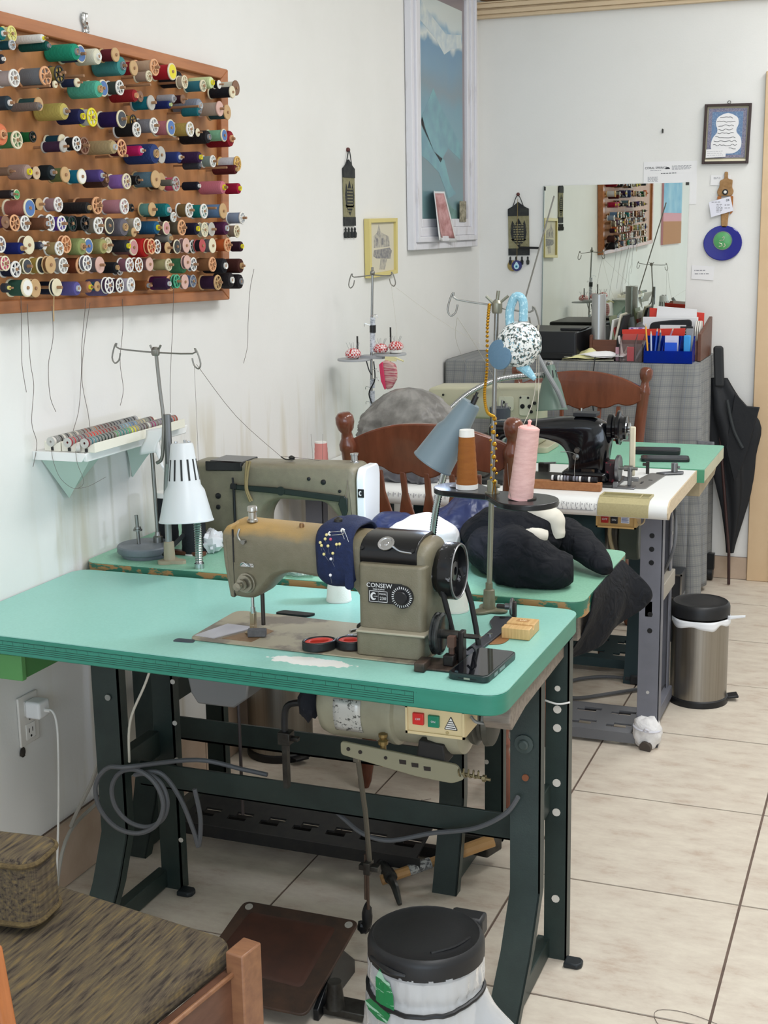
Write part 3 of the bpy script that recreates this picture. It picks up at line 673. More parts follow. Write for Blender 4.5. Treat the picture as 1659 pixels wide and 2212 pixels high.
# black top cover
cs = [(2.2445, .922), (2.2445, .938), (2.247, .9475), (2.253, .955), (2.264, .9615), (2.285, .967), (2.31, .968), (2.335, .967), (2.35, .958)]
MB().prism(cs+[(y+.004, z-.006) for y, z in cs[::-1]], (.885, 0, 0), Y, Z, (.112, 0, 0)).build('top_cover', mat('glossy_black_cover', '121214', .2), m1, bevel=.0015, smooth=50)
em = MB().lathe([(.016, 0), (.016, .0018), (.012, .0024), (.011, .0012), (.005, .0012), (.004, .002), (0, .002)], (.935, 2.254, .9565), (0, -.62, .78), 20); em.tube([(.948, 2.251, .953), (.965, 2.246, .946), (.988, 2.2455, .944)], .0022, 6)
em.build('cover_emblem', mat('chrome_badge', 'c9c9cc', .25, 1), m1)
for x in (.890, .989): MB().cyl((x, 2.25, .945), (x, 2.2445, .949), .004, n=8).build('screw', black, m1)
# nameplate with lettering
pl = MB().box((.909, 2.2245, .850), (.975, 2.228, .889)).build('nameplate', mat('nameplate_black', '17181a', .35), m1, bevel=.0006)
lt = mat('nameplate_silver', 'd8d8d8', .4)
mbx = MB(); FYt = 2.2243
mbx.add(*text('CONSEW', .0118, (.931, FYt, .8835), X, Z)); mbx.add(*text('MADE IN JAPAN', .0032, (.93, FYt, .8765), X, Z))
def fbox(mb, x0, z0, x1, z1, t=.0009):
    for a in ((x0, z0, x1, z0+t), (x0, z1-t, x1, z1), (x0, z0, x0+t, z1), (x1-t, z0, x1, z1)): mb.box((a[0], FYt-.0004, a[1]), (a[2], FYt+.0005, a[3]))
fbox(mbx, .911, .8525, .9295, .8735); fbox(mbx, .9285, .8525, .947, .8735)
mbx.add(*text('MODEL', .0042, (.938, FYt, .868), X, Z)); mbx.add(*text('230', .0085, (.938, FYt, .8595), X, Z)); mbx.add(*text('consew', .0026, (.9235, FYt, .8632), X, Z))
pc = [(.006*math.cos(a), .0075*math.sin(a)) for a in [math.radians(45+270*i/14) for i in range(15)]]; pi_ = [(.0035*math.cos(a)+.0012, .0045*math.sin(a)) for a in [math.radians(315-270*i/14) for i in range(15)]]
mbx.prism(pc+pi_, (.9195, FYt+.0004, .863), X, Z, (0, -.0009, 0)); mbx.build('lettering', lt, pl, smooth=0)
dial = MB().lathe([(.0215, 0), (.0215, .006), (.0125, .0065), (.0125, .012), (.011, .0135), (0, .0135)], (.976, 2.2275, .866), (0, -1, 0), 24).build('stitch_dial', mat('dial_black', '1a1b1e', .35), m1)
tk = MB()
for k in range(28):
    a = 2*PI*k/28; d1, d2 = .0155, .0195 if k % 4 else .0205; c_, s_ = math.cos(a), math.sin(a)
    tk.prism([(c_*d1-s_*.0007, s_*d1+c_*.0007), (c_*d2-s_*.0007, s_*d2+c_*.0007), (c_*d2+s_*.0007, s_*d2-c_*.0007), (c_*d1+s_*.0007, s_*d1-c_*.0007)], (.976, 2.2212, .866), X, Z, (0, -.0004, 0))
tk.build('scale_marks', lt, dial, smooth=0)
# handwheel: hub collar, groove, dished outer rim with worn paint
hw = MB().lathe([(0, 0), (.046, 0), (.050, .004), (.050, .014), (.044, .018), (.041, .024), (.046, .032), (.052, .035), (.0535, .038), (.0535, .062), (.051, .064), (.047, .062), (.045, .048), (.02, .046), (.018, .055), (.008, .056), (.008, .05), (0, .05)], (.996, 2.305, .901), X, 36)
hw.build('handwheel', mat('chipped_black_wheel', '131416', .25, nz=(55, '77777a', .62, .66)), m1, smooth=40)
MB().torus((1.060, 2.305, .901), X, .0505, .0016, 36, 6).build('wheel_rim', mat('bare_rim', '8a8b8c', .35, .6), m1)
# tension assembly, take-up, thread guides, foot
ta = MB().lathe([(.02, 0), (.02, .005), (.014, .006), (.014, .008), (.017, .009), (.017, .012), (.006, .013), (.006, .018), (.011, .019), (.011, .024), (.005, .025), (.005, .031), (.008, .032), (.008, .037), (0, .038)], (.648, 2.2475, .861), (-.12, -.98, 0), 18)
ta.build('tension_dial', mat('tension_steel', '9b9788', .3, .85), m1)
MB().tube([(.64, 2.235, .87), (.632, 2.232, .856), (.637, 2.232, .846)], .0013, 6).build('check_spring', steel, m1)
MB().box((.636, 2.2455, .893), (.664, 2.2485, .9)).tube([(.636, 2.244, .896), (.645, 2.241, .902), (.655, 2.242, .895), (.664, 2.244, .9)], .0015, 6).build('thread_guide', chrome, m1)
MB().tube([(.636, 2.247, .967), (.634, 2.243, .955), (.640, 2.241, .945), (.646, 2.241, .945)], .0022, 6).cyl((.646, 2.248, .943), (.646, 2.238, .943), .0045).build('take_up_guide', steel, m1)
MB().lathe([(.0105, 0), (.0105, .004), (.008, .006), (.008, .019), (.010, .021), (.010, .028), (.009, .03), (0, .03)], (.643, 2.29, .973), Z, 16).build('presser_screw', mat('worn_nickel', 'b0aea6', .3, .9), m1)
MB().lathe([(.005, 0), (.005, .006), (.004, .008), (0, .008)], (.748, 2.29, .968), Z, 10).build('oil_plug', mat('brass_brown', '80603c', .4, .5), m1)
MB().tube([(.81, 2.285, .969), (.815, 2.28, .964), (.83, 2.278, .965), (.838, 2.28, .971)], .0016, 6).lathe([(.003, 0), (.003, .012), (.009, .013), (.009, .016), (.004, .018), (.008, .02), (.008, .026), (.002, .03), (0, .03)], (.828, 2.282, .965), Z, 12).build('thread_eyelet', darksteel, m1)
MB().cyl((.637, 2.288, .826), (.637, 2.288, .80), .0035).cyl((.637, 2.288, .80), (.637, 2.288, .788), .005).cyl((.637, 2.288, .79), (.637, 2.288, .756), .0012, n=6).build('needle_bar', chrome, m1)
MB().cyl((.653, 2.3, .826), (.653, 2.3, .762), .0042).build('presser_bar', mat('dark_bar', '4a4440', .4, .7), m1)
MB().box((.631, 2.284, .765), (.641, 2.296, .79)).box((.630, 2.262, .7525), (.643, 2.3, .756)).box((.632, 2.28, .756), (.641, 2.296, .766)).build('presser_foot', mat('yellowed_steel', 'a89a80', .35, .8), m1, bevel=.001)
MB().prism(round_poly([(-.035, -.012), (.04, -.012), (.05, .01), (-.025, .012)], .008), (.655, 2.43, .7475), X, Y, (0, 0, .004)).build('knee_lift_slot', black, m1)
# drive belt
MB().tube([(1.035, 2.262, .895), (1.05, 2.272, .82), (1.062, 2.283, .7485)], .0055, 8, 2).tube([(1.045, 2.352, .895), (1.07, 2.345, .83), (1.088, 2.334, .7485)], .0055, 8, 2).build('drive_belt', rubber, m1)
MB().prism(round_poly([(0, 0), (.05, .02), (.055, .06), (.02, .09), (-.005, .05)], .015), (1.075, 2.345, .7474), X, Y, (0, 0, .0012)).build('belt_slot_plate', mat('rusty_plate', '8a6038', .6), m1)
MB().prism(round_poly([(-.02, -.01), (.025, -.006), (.02, .012), (-.02, .012)], .008), (.53, 2.197, .7472), X, Y, (0, 0, .0008)).build('bed_corner_slot', mat('painted_slot_shadow', '3c4650', .6), m1)  # flat plate with the slot's shade put into its grey
# bobbin winder at the right
bw = thing('bobbin_winder', 'black bobbin winder with grooved wheel beside machine on nearest table', 'bobbin winder', (1.07, 2.23, .748))
MB().box((1.02, 2.175, .7478), (1.11, 2.24, .752)).box((1.02, 2.16, .7478), (1.04, 2.2, .765)).build('base', mat('brown_black_cast', '2c2622', .45, .3, nz=(40, '5a4a40')), bw, bevel=.002)
MB().lathe([(.008, 0), (.036, 0), (.039, .002), (.039, .005), (.036, .007), (.036, .009), (.039, .011), (.039, .014), (.034, .016), (.03, .014), (.01, .014)], (1.038, 2.225, .803), X, 32).build('wheel', mat('black_wheel_enamel', '141617', .2, nz=(40, '3a3d3d')), bw)
MB().cyl((1.03, 2.225, .803), (1.092, 2.225, .803), .0085).cyl((1.092, 2.225, .803), (1.118, 2.225, .803), .0045).cyl((1.112, 2.225, .803), (1.124, 2.225, .803), .0042, n=10).build('spindle', darksteel, bw)
MB().box((1.085, 2.215, .752), (1.095, 2.237, .812)).box((1.06, 2.235, .752), (1.09, 2.245, .79)).box((1.063, 2.195, .752), (1.083, 2.215, .772)).build('bracket', mat('dark_cast_bracket', '231f1e', .4, .4), bw, bevel=.002)
MB().tube([(1.098, 2.23, .775), (1.108, 2.23, .782), (1.114, 2.23, .775), (1.112, 2.23, .762)], .0022, 6).build('latch', blackmetal, bw)
MB().box((1.072, 2.206, .752), (1.080, 2.212, .79)).box((1.07, 2.2, .786), (1.083, 2.214, .806)).build('stop_arm', mat('brown_rust_arm', '50392e', .6), bw)

# ---------------------------------------------------------------- things lying on the nearest table
TZ = .7475
navy = mat('navy_knit', '17254a', .85, nz=(120, '111c3c'), bump=(400, .5))
# wrist pincushion strapped round the machine arm
def pc(a, b):
    x = .799+.073*a; ang = -1.25+5.0*b
    bul = .008*math.sin(PI*a)**.5+.002*noise.noise(Vector((a*5, b*9, 2)))
    yy, zz = 2.305, .925
    ry, rz = .066+bul, .052+bul
    c_, s_ = math.cos(ang), math.sin(ang)
    p = 3.2; k = (abs(c_)**p+abs(s_)**p)**(-1/p)
    return (x+.003*math.sin(b*8), yy-ry*c_*k, zz+rz*s_*k)
cu = thing('pincushion', 'navy cloth wrist pincushion wrapped round the olive machine arm', 'pincushion', (.835, 2.24, .86))
MB().grid(pc, 12, 48).build('cushion', navy, cu, solid=.006, smooth=80)
MB().prism(rrect(.858, .868, .876, .945, .008), (0, 2.2385, 0), X, Z, (0, -.006, 0)).build('strap_end', navy, cu, bevel=.002)
pinm = mat('pin_steel', '8b8c90', .4, .9); head_c = {'y': mat('yellow_pearl', 'd9cd8c', .3), 'w': mat('white_pearl', 'e6e4e8', .3), 'p': mat('pink_pearl', 'b4506e', .4)}
pins = [(.823, .970, 'y', 'topmost yellow headed pin', -.1), (.822, .963, 'y', 'second yellow pin from top', .2), (.813, .956, 'y', 'leftmost yellow headed pin', .1), (.816, .951, 'y', 'yellow headed pin leaning right low left', .5), (.829, .951, 'y', 'middle yellow headed pin', .1), (.846, .955, 'y', 'yellow headed pin right of middle', -.1), (.852, .956, 'y', 'rightmost yellow headed pin', 0), (.821, .935, 'y', 'lower left yellow pin with long slanted shaft', .6), (.839, .938, 'y', 'lower right yellow headed pin', .05), (.832, .895, 'w', 'lone white headed pin lowest', .1), (.833, .963, 'p', 'small pink headed pin', .1), (.835, .927, 'w', 'short headless looking pin', .4)]
for x, z, c, lb, sl in pins:
    p = thing('pin', lb+' in the navy pincushion', 'pin', (x, 2.229, z), 'pins in the navy pincushion')
    yy = 2.305-.0755*max(.05, 1-(abs(z-.925)/.062)**3.2)**(1/3.2)-.0035
    MB().ball((x, yy, z), .003, 8).build('pin_head', head_c[c], p)
    MB().cyl((x, yy, z), (x+.016*math.sin(sl), yy+.0015, z-.016*math.cos(sl)), .00028, n=5).build('shaft', pinm, p)
for k, (x, z, a, lb) in enumerate(((.842, .974, .15, 'white safety pin lying flat on top of navy pincushion'), (.86, .968, -1.2, 'white safety pin standing upright on top of navy pincushion'))):
    p = thing('safety_pin', lb, 'safety pin', (x, 2.24, z)); c_, s_ = math.cos(a), math.sin(a)
    def q(u, v, c_=c_, s_=s_, x=x, z=z): return (x+u*c_-v*s_, 2.236+abs(u)*.1, z+u*s_+v*c_)
    MB().tube([q(-.014, .003), q(.012, .003), q(.016, 0), q(.012, -.003), q(-.014, -.003)], .0007, 6, 3).build('wire', chrome, p)
    MB().tube([q(-.012, .0035), q(-.016, 0), q(-.012, -.0035)], .0018, 6, 3).build('cap', white, p)
# scissors
sc = thing('scissors', 'black scissors with red lined handles lying on the machine bed', 'scissors', (.83, 2.24, .751))
def loop(cx, cy_, rx, ry, rot, red):
    P = []
    for k in range(24):
        a = 2*PI*k/24; px, py = rx*math.cos(a), ry*math.sin(a); P.append((cx+px*math.cos(rot)-py*math.sin(rot), cy_+px*math.sin(rot)+py*math.cos(rot)))
    return P
for (cx, cy_, rx, ry, ro) in ((.808, 2.222, .033, .025, .7), (.862, 2.245, .028, .024, .2)):
    o_ = loop(cx, cy_, rx, ry, ro, 0); i_ = loop(cx, cy_, rx-.005, ry-.005, ro, 1); i2 = loop(cx, cy_, rx-.015, ry-.014, ro, 1)
    mb = MB(); n = 24
    for (A, B, nm, m_, h) in ((o_, i_, 'handle', mat('scissor_black', '17181a', .4), .017), (i_, i2, 'handle_lining', mat('scissor_red', 'c23a2c', .5), .0155)):
        mb = MB(); vs = [(x, y, .752) for x, y in A]+[(x, y, .752) for x, y in B]+[(x, y, .752+h) for x, y in A]+[(x, y, .752+h) for x, y in B]
        fs = []
        for k in range(n):
            j = (k+1) % n; fs += [(k, j, n+j, n+k), (2*n+k, 3*n+k, 3*n+j, 2*n+j), (k, 2*n+k, 2*n+j, j), (n+k, n+j, 3*n+j, 3*n+k)]
        mb.add(vs, fs).build(nm, m_, sc, bevel=.002)
MB().tube([(.818, 2.237, .759), (.838, 2.262, .76), (.842, 2.285, .76)], .005, 8).tube([(.85, 2.262, .759), (.845, 2.275, .76), (.848, 2.287, .76)], .005, 8).build('shank', _m['scissor_black'], sc)
MB().prism([(.838, 2.28), (.85, 2.28), (.868, 2.338), (.862, 2.345)], (0, 0, .757), X, Y, (0, 0, .004)).build('blades', chrome, sc)
tl = thing('screwdriver', 'stubby black handled tool lying behind the red scissors by machine column', 'tool', (.845, 2.335, .751))
MB().lathe([(.010, 0), (.012, .004), (.013, .02), (.0125, .036), (.008, .04)], (.848, 2.325, .764), (.55, .83, .05), 14).build('handle', black, tl)
MB().cyl((.848, 2.325, .764), (.836, 2.307, .763), .003).build('blade', chrome, tl)
one(MB().box((-.018, -.009, 0), (.018, .009, .014), Matrix.Rotation(.35, 3, 'Z'), (.66, 2.257, .752)), 'chalk_block', mat('grey_rubber', '4c4b4c', .8, nz=(90, '5c5b5b')), 'small dark grey block on the bed right of the needle', 'block', bevel=.0015)
# thread cones that stand behind the machine
def cone(name, label, x, y, z, h, rb, rtp, m, base_h=.006, cap_h=.004, capm=None, tilt=(0, 0)):
    t = thing(name, label, 'thread cone', (x, y, z)); d = Vector((tilt[0], tilt[1], 1)).normalized()
    pr_ = [(rb*.3, 0), (rb*1.02, 0), (rb*1.02, base_h), (rb*.3, base_h)]
    MB().lathe(pr_, (x, y, z), d, 22, closed=True).build('cone_base', capm or white, t)
    K = 14; prof = [(rb*.3, base_h)]+[(rb+(rtp-rb)*(k/K)+.0004*math.sin(k*2.4), base_h+(h-base_h-cap_h)*k/K) for k in range(K+1)]+[(rtp*.5, h-cap_h)]
    MB().lathe(prof, (x, y, z), d, 24).build('thread', m, t, smooth=60)
    if cap_h: MB().lathe([(rtp*.35, h-cap_h), (rtp*.97, h-cap_h), (rtp*.92, h), (rtp*.6, h), (rtp*.35, h-.002)], (x, y, z), d, 20).build('cone_tip', capm or white, t)
    return t
wcone = mat('white_thread', 'e9e7de', .8, bump=(300, .3))
cone('thread_cone', 'cream thread cone standing behind pincushion, its top hidden by machine arm', .706, 2.557, TZ, .1, .027, .018, wcone, .004, 0)
cone('thread_cone', 'white thread cone standing behind the black handwheel', .966, 2.56, TZ, .105, .029, .019, wcone, .004, 0)
# smartphone and wooden phone block
ph = thing('smartphone', 'black smartphone in dark green case at near right corner of mint table', 'smartphone', (1.13, 2.225, TZ))
R = Matrix.Rotation(-.06, 3, 'Z')
def flat(poly, z0, z1, c, Rz): return MB().prism([tuple((Rz @ Vector((p[0], p[1], 0))+Vector((c[0], c[1], 0)))[:2]) for p in poly], (0, 0, z0), X, Y, (0, 0, z1-z0))
pc_ = (1.131, 2.219)
flat(rrect(-.038, -.079, .038, .079, .012), TZ+.0003, TZ+.0125, pc_, R).build('case', mat('dark_green_case', '1d2c2b', .35), ph, bevel=.002)
flat(rrect(-.0345, -.0755, .0345, .0755, .01), TZ+.0125, TZ+.0131, pc_, R).build('screen', mat('black_glass', '0b0c10', .06, coat=.5), ph)
pm = MB()
for x in (-.017, .006): pm.box((x-.0, -.0795, .004), (x+.011, -.0786, .006), R, (pc_[0], pc_[1], TZ))
pm.build('speaker_slots', black, ph); MB().box((-.006, -.0796, .0035), (.0055, -.0786, .0068), R, (pc_[0], pc_[1], TZ)).build('charging_port', mat('port_rim', '9d9a8c', .4, .6), ph)
MB().box((.0378, -.045, .003), (.0388, -.028, .009), R, (pc_[0], pc_[1], TZ)).box((.0376, -.018, .003), (.0386, .01, .009), R, (pc_[0], pc_[1], TZ)).build('side_button', mat('button_silver', '8f9092', .3, .7), ph)
bam = mat('bamboo', 'd6b078', .45, nz=(10, 'c29a62', .35, .65), stretch=(24, 1.5, 2))
wb = thing('phone_stand', 'small bamboo phone stand block with groove, by right edge of mint table', 'phone stand', (1.14, 2.44, TZ))
MB().prism([(0, 0), (.075, 0), (.075, .022), (.036, .022), (.034, .014), (.027, .014), (.025, .022), (0, .022)], (1.112, 2.402, TZ+.0002), Y, Z, (.056, 0, 0)).build('block', bam, wb, bevel=.0015)
MB().box((1.128, 2.45, TZ+.0222), (1.152, 2.466, TZ+.0226)).build('logo_patch', mat('burnt_bamboo', 'b08452', .5), wb); lg = MB(); lg.add(*text('UF', .012, (1.140, 2.458, TZ+.0227), X, Y, .0002)); lg.build('lettering', mat('logo_cream', 'f0dcb8', .5), wb, smooth=0)
# knee-lift link plate and its hand wheel
kl = thing('lifter_plate', 'long dark bent steel plate bolted to mint table right of the winder', 'machine part', (1.085, 2.42, TZ))
MB().prism([(1.07, 2.27), (1.095, 2.27), (1.105, 2.40), (1.108, 2.47), (1.098, 2.535), (1.06, 2.53), (1.062, 2.49), (1.08, 2.45), (1.078, 2.38)], (0, 0, TZ+.0002), X, Y, (0, 0, .005)).build('plate', mat('dark_grey_steel', '43444a', .45, .5), kl, bevel=.001)
MB().cyl((1.08, 2.52, TZ+.005), (1.08, 2.52, TZ+.007), .006, n=10).build('bolt', black, kl); MB().cyl((1.09, 2.40, TZ+.005), (1.09, 2.40, TZ+.008), .005, n=10).build('bolt', chrome, kl)
kw = thing('clamp_screw', 'small upright steel and black thumb wheel beside the thread stand base', 'machine part', (1.088, 2.545, TZ))
MB().lathe([(.004, 0), (.007, .002), (.007, .012), (.017, .013), (.019, .015), (.019, .017), (.017, .019), (.004, .019)], (1.076, 2.547, TZ+.0215), (1, .1, 0), 18).build('wheel', mat('wheel_steel', '77787a', .3, .8), kw)
MB().box((1.094, 2.54, TZ+.0003), (1.102, 2.552, TZ+.034)).cyl((1.06, 2.547, TZ+.021), (1.09, 2.547, TZ+.021), .005).build('bracket', mat('black_brown_lever', '2d2422', .4), kw, bevel=.002)
# ---------------------------------------------------------------- thread stand at the back right of the nearest table
def hook_arm(mb, c, ex, dz, tip):
    """guide arm from c to the hook end ex, ending in an open wire eye"""
    c, ex = Vector(c), Vector(ex); d = (ex-c).normalized(); s = tip
    mb.tube([c, ex, ex+Vector((0, 0, .012))+d*.006, ex+d*.012+Vector((0, 0, .004)), ex+d*.019+Vector((0, 0, -.022)), ex+d*.013+Vector((0, 0, -.034)), ex+d*.003+Vector((0, 0, -.026)), ex-d*.001+Vector((0, 0, -.01))], .0019, 7, 3)
wire = mat('dull_wire', '85837c', .4, .7)
rodm = mat('grey_green_rod', '8a8979', .4, .6)
s1 = thing('thread_stand', 'tall thread stand with black double plate behind the nearest machine', 'thread stand', (1.035, 2.577, TZ))
MB().prism([(.03*math.cos(a)*(1+.35*math.cos(3*a)), .03*math.sin(a)*(1+.35*math.cos(3*a))) for a in [2*PI*k/30 for k in range(30)]], (1.035, 2.575, TZ+.0002), X, Y, (0, 0, .006)).build('base', olive, s1, bevel=.002)
MB().lathe([(.0135, .005), (.0115, .045), (.0075, .047), (.0075, .06)], (1.035, 2.577, TZ), Z, 16).build('base_socket', olive, s1)
MB().tube([(1.035, 2.577, .79), (1.041, 2.577, 1.01)], .0058, 12, 0).build('pole', rodm, s1); MB().tube([(1.041, 2.577, 1.0), (1.052, 2.577, 1.385)], .0048, 12, 0).build('pole', steel, s1)
plm = mat('glossy_black_plate', '18191b', .25)
def lobe(c, r): return c, r
P = []
c1, r1_, c2, r2_ = (.957, 2.62), .053, (1.125, 2.535), .064
a0 = math.atan2(c2[1]-c1[1], c2[0]-c1[0])
for k in range(17): a = a0+PI/2.6+ (2*PI-2*PI/2.6)*k/16; P.append((c1[0]+r1_*math.cos(a), c1[1]+r1_*math.sin(a)))
P.append((1.035, 2.556))
for k in range(17): a = a0+PI+PI/2.6+(2*PI-2*PI/2.6)*k/16; P.append((c2[0]+r2_*math.cos(a), c2[1]+r2_*math.sin(a)))
P.append((1.05, 2.602))
MB().prism(P, (0, 0, .985), X, Y, (0, 0, .012)).build('spool_plate', plm, s1, bevel=.002)
MB().lathe([(.015, .995), (.015, .999), (.0105, 1.0), (.0105, 1.022), (.006, 1.024)], (1.042, 2.577, 0), Z, 14).cyl((1.042, 2.577, 1.012), (1.058, 2.574, 1.012), .004).build('collar', rodm, s1)
for (x, y) in (c1, c2): MB().cyl((x, y, .997), (x, y, 1.06), .003).lathe([(.02, .997), (.02, .9995), (0, .9995)], (x, y, 0), Z, 16).build('spool_pin', darksteel, s1)
mb = MB(); hook_arm(mb, (1.052, 2.577, 1.373), (.975, 2.56, 1.386), 0, 1); hook_arm(mb, (1.052, 2.577, 1.37), (1.115, 2.59, 1.36), 0, 1); mb.build('guide_arm', wire, s1)
MB().lathe([(.009, 1.358), (.011, 1.362), (.011, 1.378), (.006, 1.384)], (1.052, 2.577, 0), Z, 12).cyl((1.052, 2.577, 1.38), (1.055, 2.577, 1.402), .0035).tube([(1.045, 2.575, 1.378), (1.032, 2.57, 1.392)], .0028, 7, 0).tube([(1.06, 2.578, 1.38), (1.074, 2.582, 1.392)], .0028, 7, 0).build('clamp', rodm, s1)
cone('thread_cone', 'orange brown thread cone with white ends on left of the black plate', c1[0]+.022, c1[1]-.014, .9975, .122, .0225, .0165, mat('ochre_thread', '96591c', .7, nz=(30, '8a4f17'), bump=(350, .4), stretch=(1, 1, 4)), .010, .014)
pk = cone('thread_cone', 'big pale pink thread cone leaning on right of the black plate', c2[0]-.012, c2[1]-.002, .9975, .142, .0245, .021, mat('pink_thread', 'dfb8b1', .75, nz=(40, 'd0a49e', .35, .65), bump=(350, .4), stretch=(1, 1, 5)), .004, 0, mat('pink_net', 'e4b4b0', .7), (.12, 0))
bx, by, bz = c2[0]-.012+.0165, c2[1]-.002, .9975+.139
MB().lathe([(.021, -.004), (.019, .004), (.010, .0075), (.0035, .006), (.003, .013), (.0045, .0165), (.002, .019), (0, .018)], (bx, by, bz), (.12, 0, 1), 14).build('gathered_top', mat('coral_net', 'f0b3ad', .7), pk)
# threads running up from the cones to the guides
ft = mat('fine_thread', 'b7b1a2', .7)
def strands(lb, *paths, name='thread_line', r=.0005, m=None, grp='threads running through the stands'):
    mb = MB()
    for p in paths: mb.tube(p, r, 5, 4)
    return one(mb, name, m or ft, lb, 'thread', grp)
strands('pale threads rising from the pink cone to the guide hook', [(bx-.015, by, bz), (1.127, 2.585, 1.2), (1.131, 2.59, 1.335)], [(bx+.015, by-.01, bz-.01), (1.139, 2.57, 1.2), (1.133, 2.59, 1.335)], r=.0007)
strands('dark thread hanging down the side of the pink cone', [(c2[0]-.034, c2[1]-.018, 1.07), (c2[0]-.03, c2[1]-.023, 1.03), (c2[0]-.024, c2[1]-.026, 1.0)], m=strand)
# quilted ball pincushion and beads hung on the stand
bp = thing('teapot_ornament', 'round floral cloth teapot ornament with blue base hanging on thread stand', 'ornament', (1.1, 2.56, 1.25))
flor = mat('floral_print', 'dfe0dc', .85, nz=(150, '3d4a46', .5, .56), bump=(200, .3)); N, L, bs = nodes(flor)
vo = N.new('ShaderNodeTexVoronoi'); vo.inputs['Scale'].default_value = 160; tcx = N.new('ShaderNodeTexCoord'); L.new(tcx.outputs['Object'], vo.inputs['Vector']); hs = N.new('ShaderNodeMix'); hs.data_type = 'RGBA'; mr = N.new('ShaderNodeMapRange'); mr.inputs[1].default_value = .3; mr.inputs[2].default_value = .2
L.new(vo.outputs['Distance'], mr.inputs[0]); old = bs.inputs['Base Color'].links[0].from_socket; L.new(mr.outputs[0], hs.inputs[0]); L.new(old, hs.inputs[6]); hs.inputs[7].default_value = (*lin('7fa3ae'), 1); L.new(hs.outputs[2], bs.inputs['Base Color'])
def bl_(a, b):
    th, ph_ = 2*PI*a, PI*b; r = .046*(1-.06*abs(math.cos(3*th))**6*math.sin(ph_))
    q = Vector((r*math.sin(ph_)*math.cos(th), r*math.sin(ph_)*math.sin(th), r*.95*math.cos(ph_))); q = Matrix.Rotation(-1.15, 3, 'Y') @ q; q = Matrix.Rotation(.9, 3, 'Z') @ q
    return tuple(q+Vector((1.106, 2.545, 1.30)))
MB().grid(bl_, 42, 20).build('body', flor, bp, smooth=80)
MB().lathe([(.026, -.003), (.029, .002), (.029, .006), (.024, .008), (0, .008)], (1.078, 2.518, 1.283), (-.42, -.9, .02), 22).build('base_disc', mat('blue_grey_felt', '5f7d93', .85, bump=(200, .3)), bp)
blu = mat('light_blue_dots', '86b4c4', .8, nz=(150, 'b4d4dc', .55, .6))
MB().tube([(1.088, 2.545, 1.335), (1.086, 2.55, 1.365), (1.097, 2.55, 1.392), (1.112, 2.55, 1.384), (1.113, 2.55, 1.345)], .0085, 10, 5).build('handle', blu, bp)
MB().tube([(1.112, 2.54, 1.262), (1.128, 2.535, 1.248), (1.142, 2.53, 1.235)], lambda t: .013*(1-.7*t), 10, 5).build('spout', blu, bp)
gold = mat('gold_beads', 'b98a2c', .25, .9); bd = thing('bead_string', 'gold bead string hanging down the pole of the thread stand', 'beads', (1.04, 2.57, 1.15))
pts = smooth_path([(1.04, 2.565, 1.375), (1.036, 2.565, 1.33), (1.035, 2.565, 1.25), (1.03, 2.565, 1.2), (1.036, 2.562, 1.165), (1.05, 2.562, 1.155)], 9)
mb = MB()
for p in pts: mb.ball(p, .0036, 6)
mb = mb.build('beads', gold, bd); mb['kind'] = 'stuff'
tm_ = MB()
for k in range(16): tm_.ball((1.05+.006*math.sin(k*2.1), 2.562+.005*math.cos(k*3), 1.15-.0085*k), .003+.002*(k % 3 == 0), 6)
tm_.tube([(1.05, 2.562, 1.02), (1.046, 2.56, .99)], .001, 5).tube([(1.052, 2.562, 1.02), (1.056, 2.56, .985)], .001, 5).build('tassel', gold, bd)['kind'] = 'stuff'

# ---------------------------------------------------------------- second table, right behind the first
T2Z = .76
t2 = thing('sewing_table', 'second mint sewing table with chipped brown edge, behind the nearest table', 'table', (.62, 2.88, 0))
chip = mat('chipped_green_edge', '2f6a55', .5, nz=(16, 'a07a4c', .52, .56), stretch=(1, 1, 2.5))
P2 = round_poly([(.004, 2.646), (1.215, 2.652), (1.215, 3.13), (.004, 3.13)], .04, 5)
slab('tabletop', P2, .722, T2Z, mint2, chip, t2)
MB().box((1.14, 2.70, .66), (1.195, 3.1, .721)).build('under_batten', ply, t2, bevel=.003)
kframe(t2, .05, .115, 2.76, 3.06, .721, .09, gg, 1, False); kframe(t2, .845, .905, 2.80, 3.05, .721, .06, gg, 1, False)
MB().box((.1, 2.80, .272), (.86, 2.806, .332)).box((.1, 2.80, .272), (.86, 2.825, .277)).build('crossbar', gg, t2)
MB().cyl((.875, 2.797, .30), (.875, 2.7955, .30), .006, n=10).cyl((.885, 3.049, .21), (.885, 3.0475, .21), .006, n=10).build('bolt_hole', _m['painted_daylight_hole'], t2)
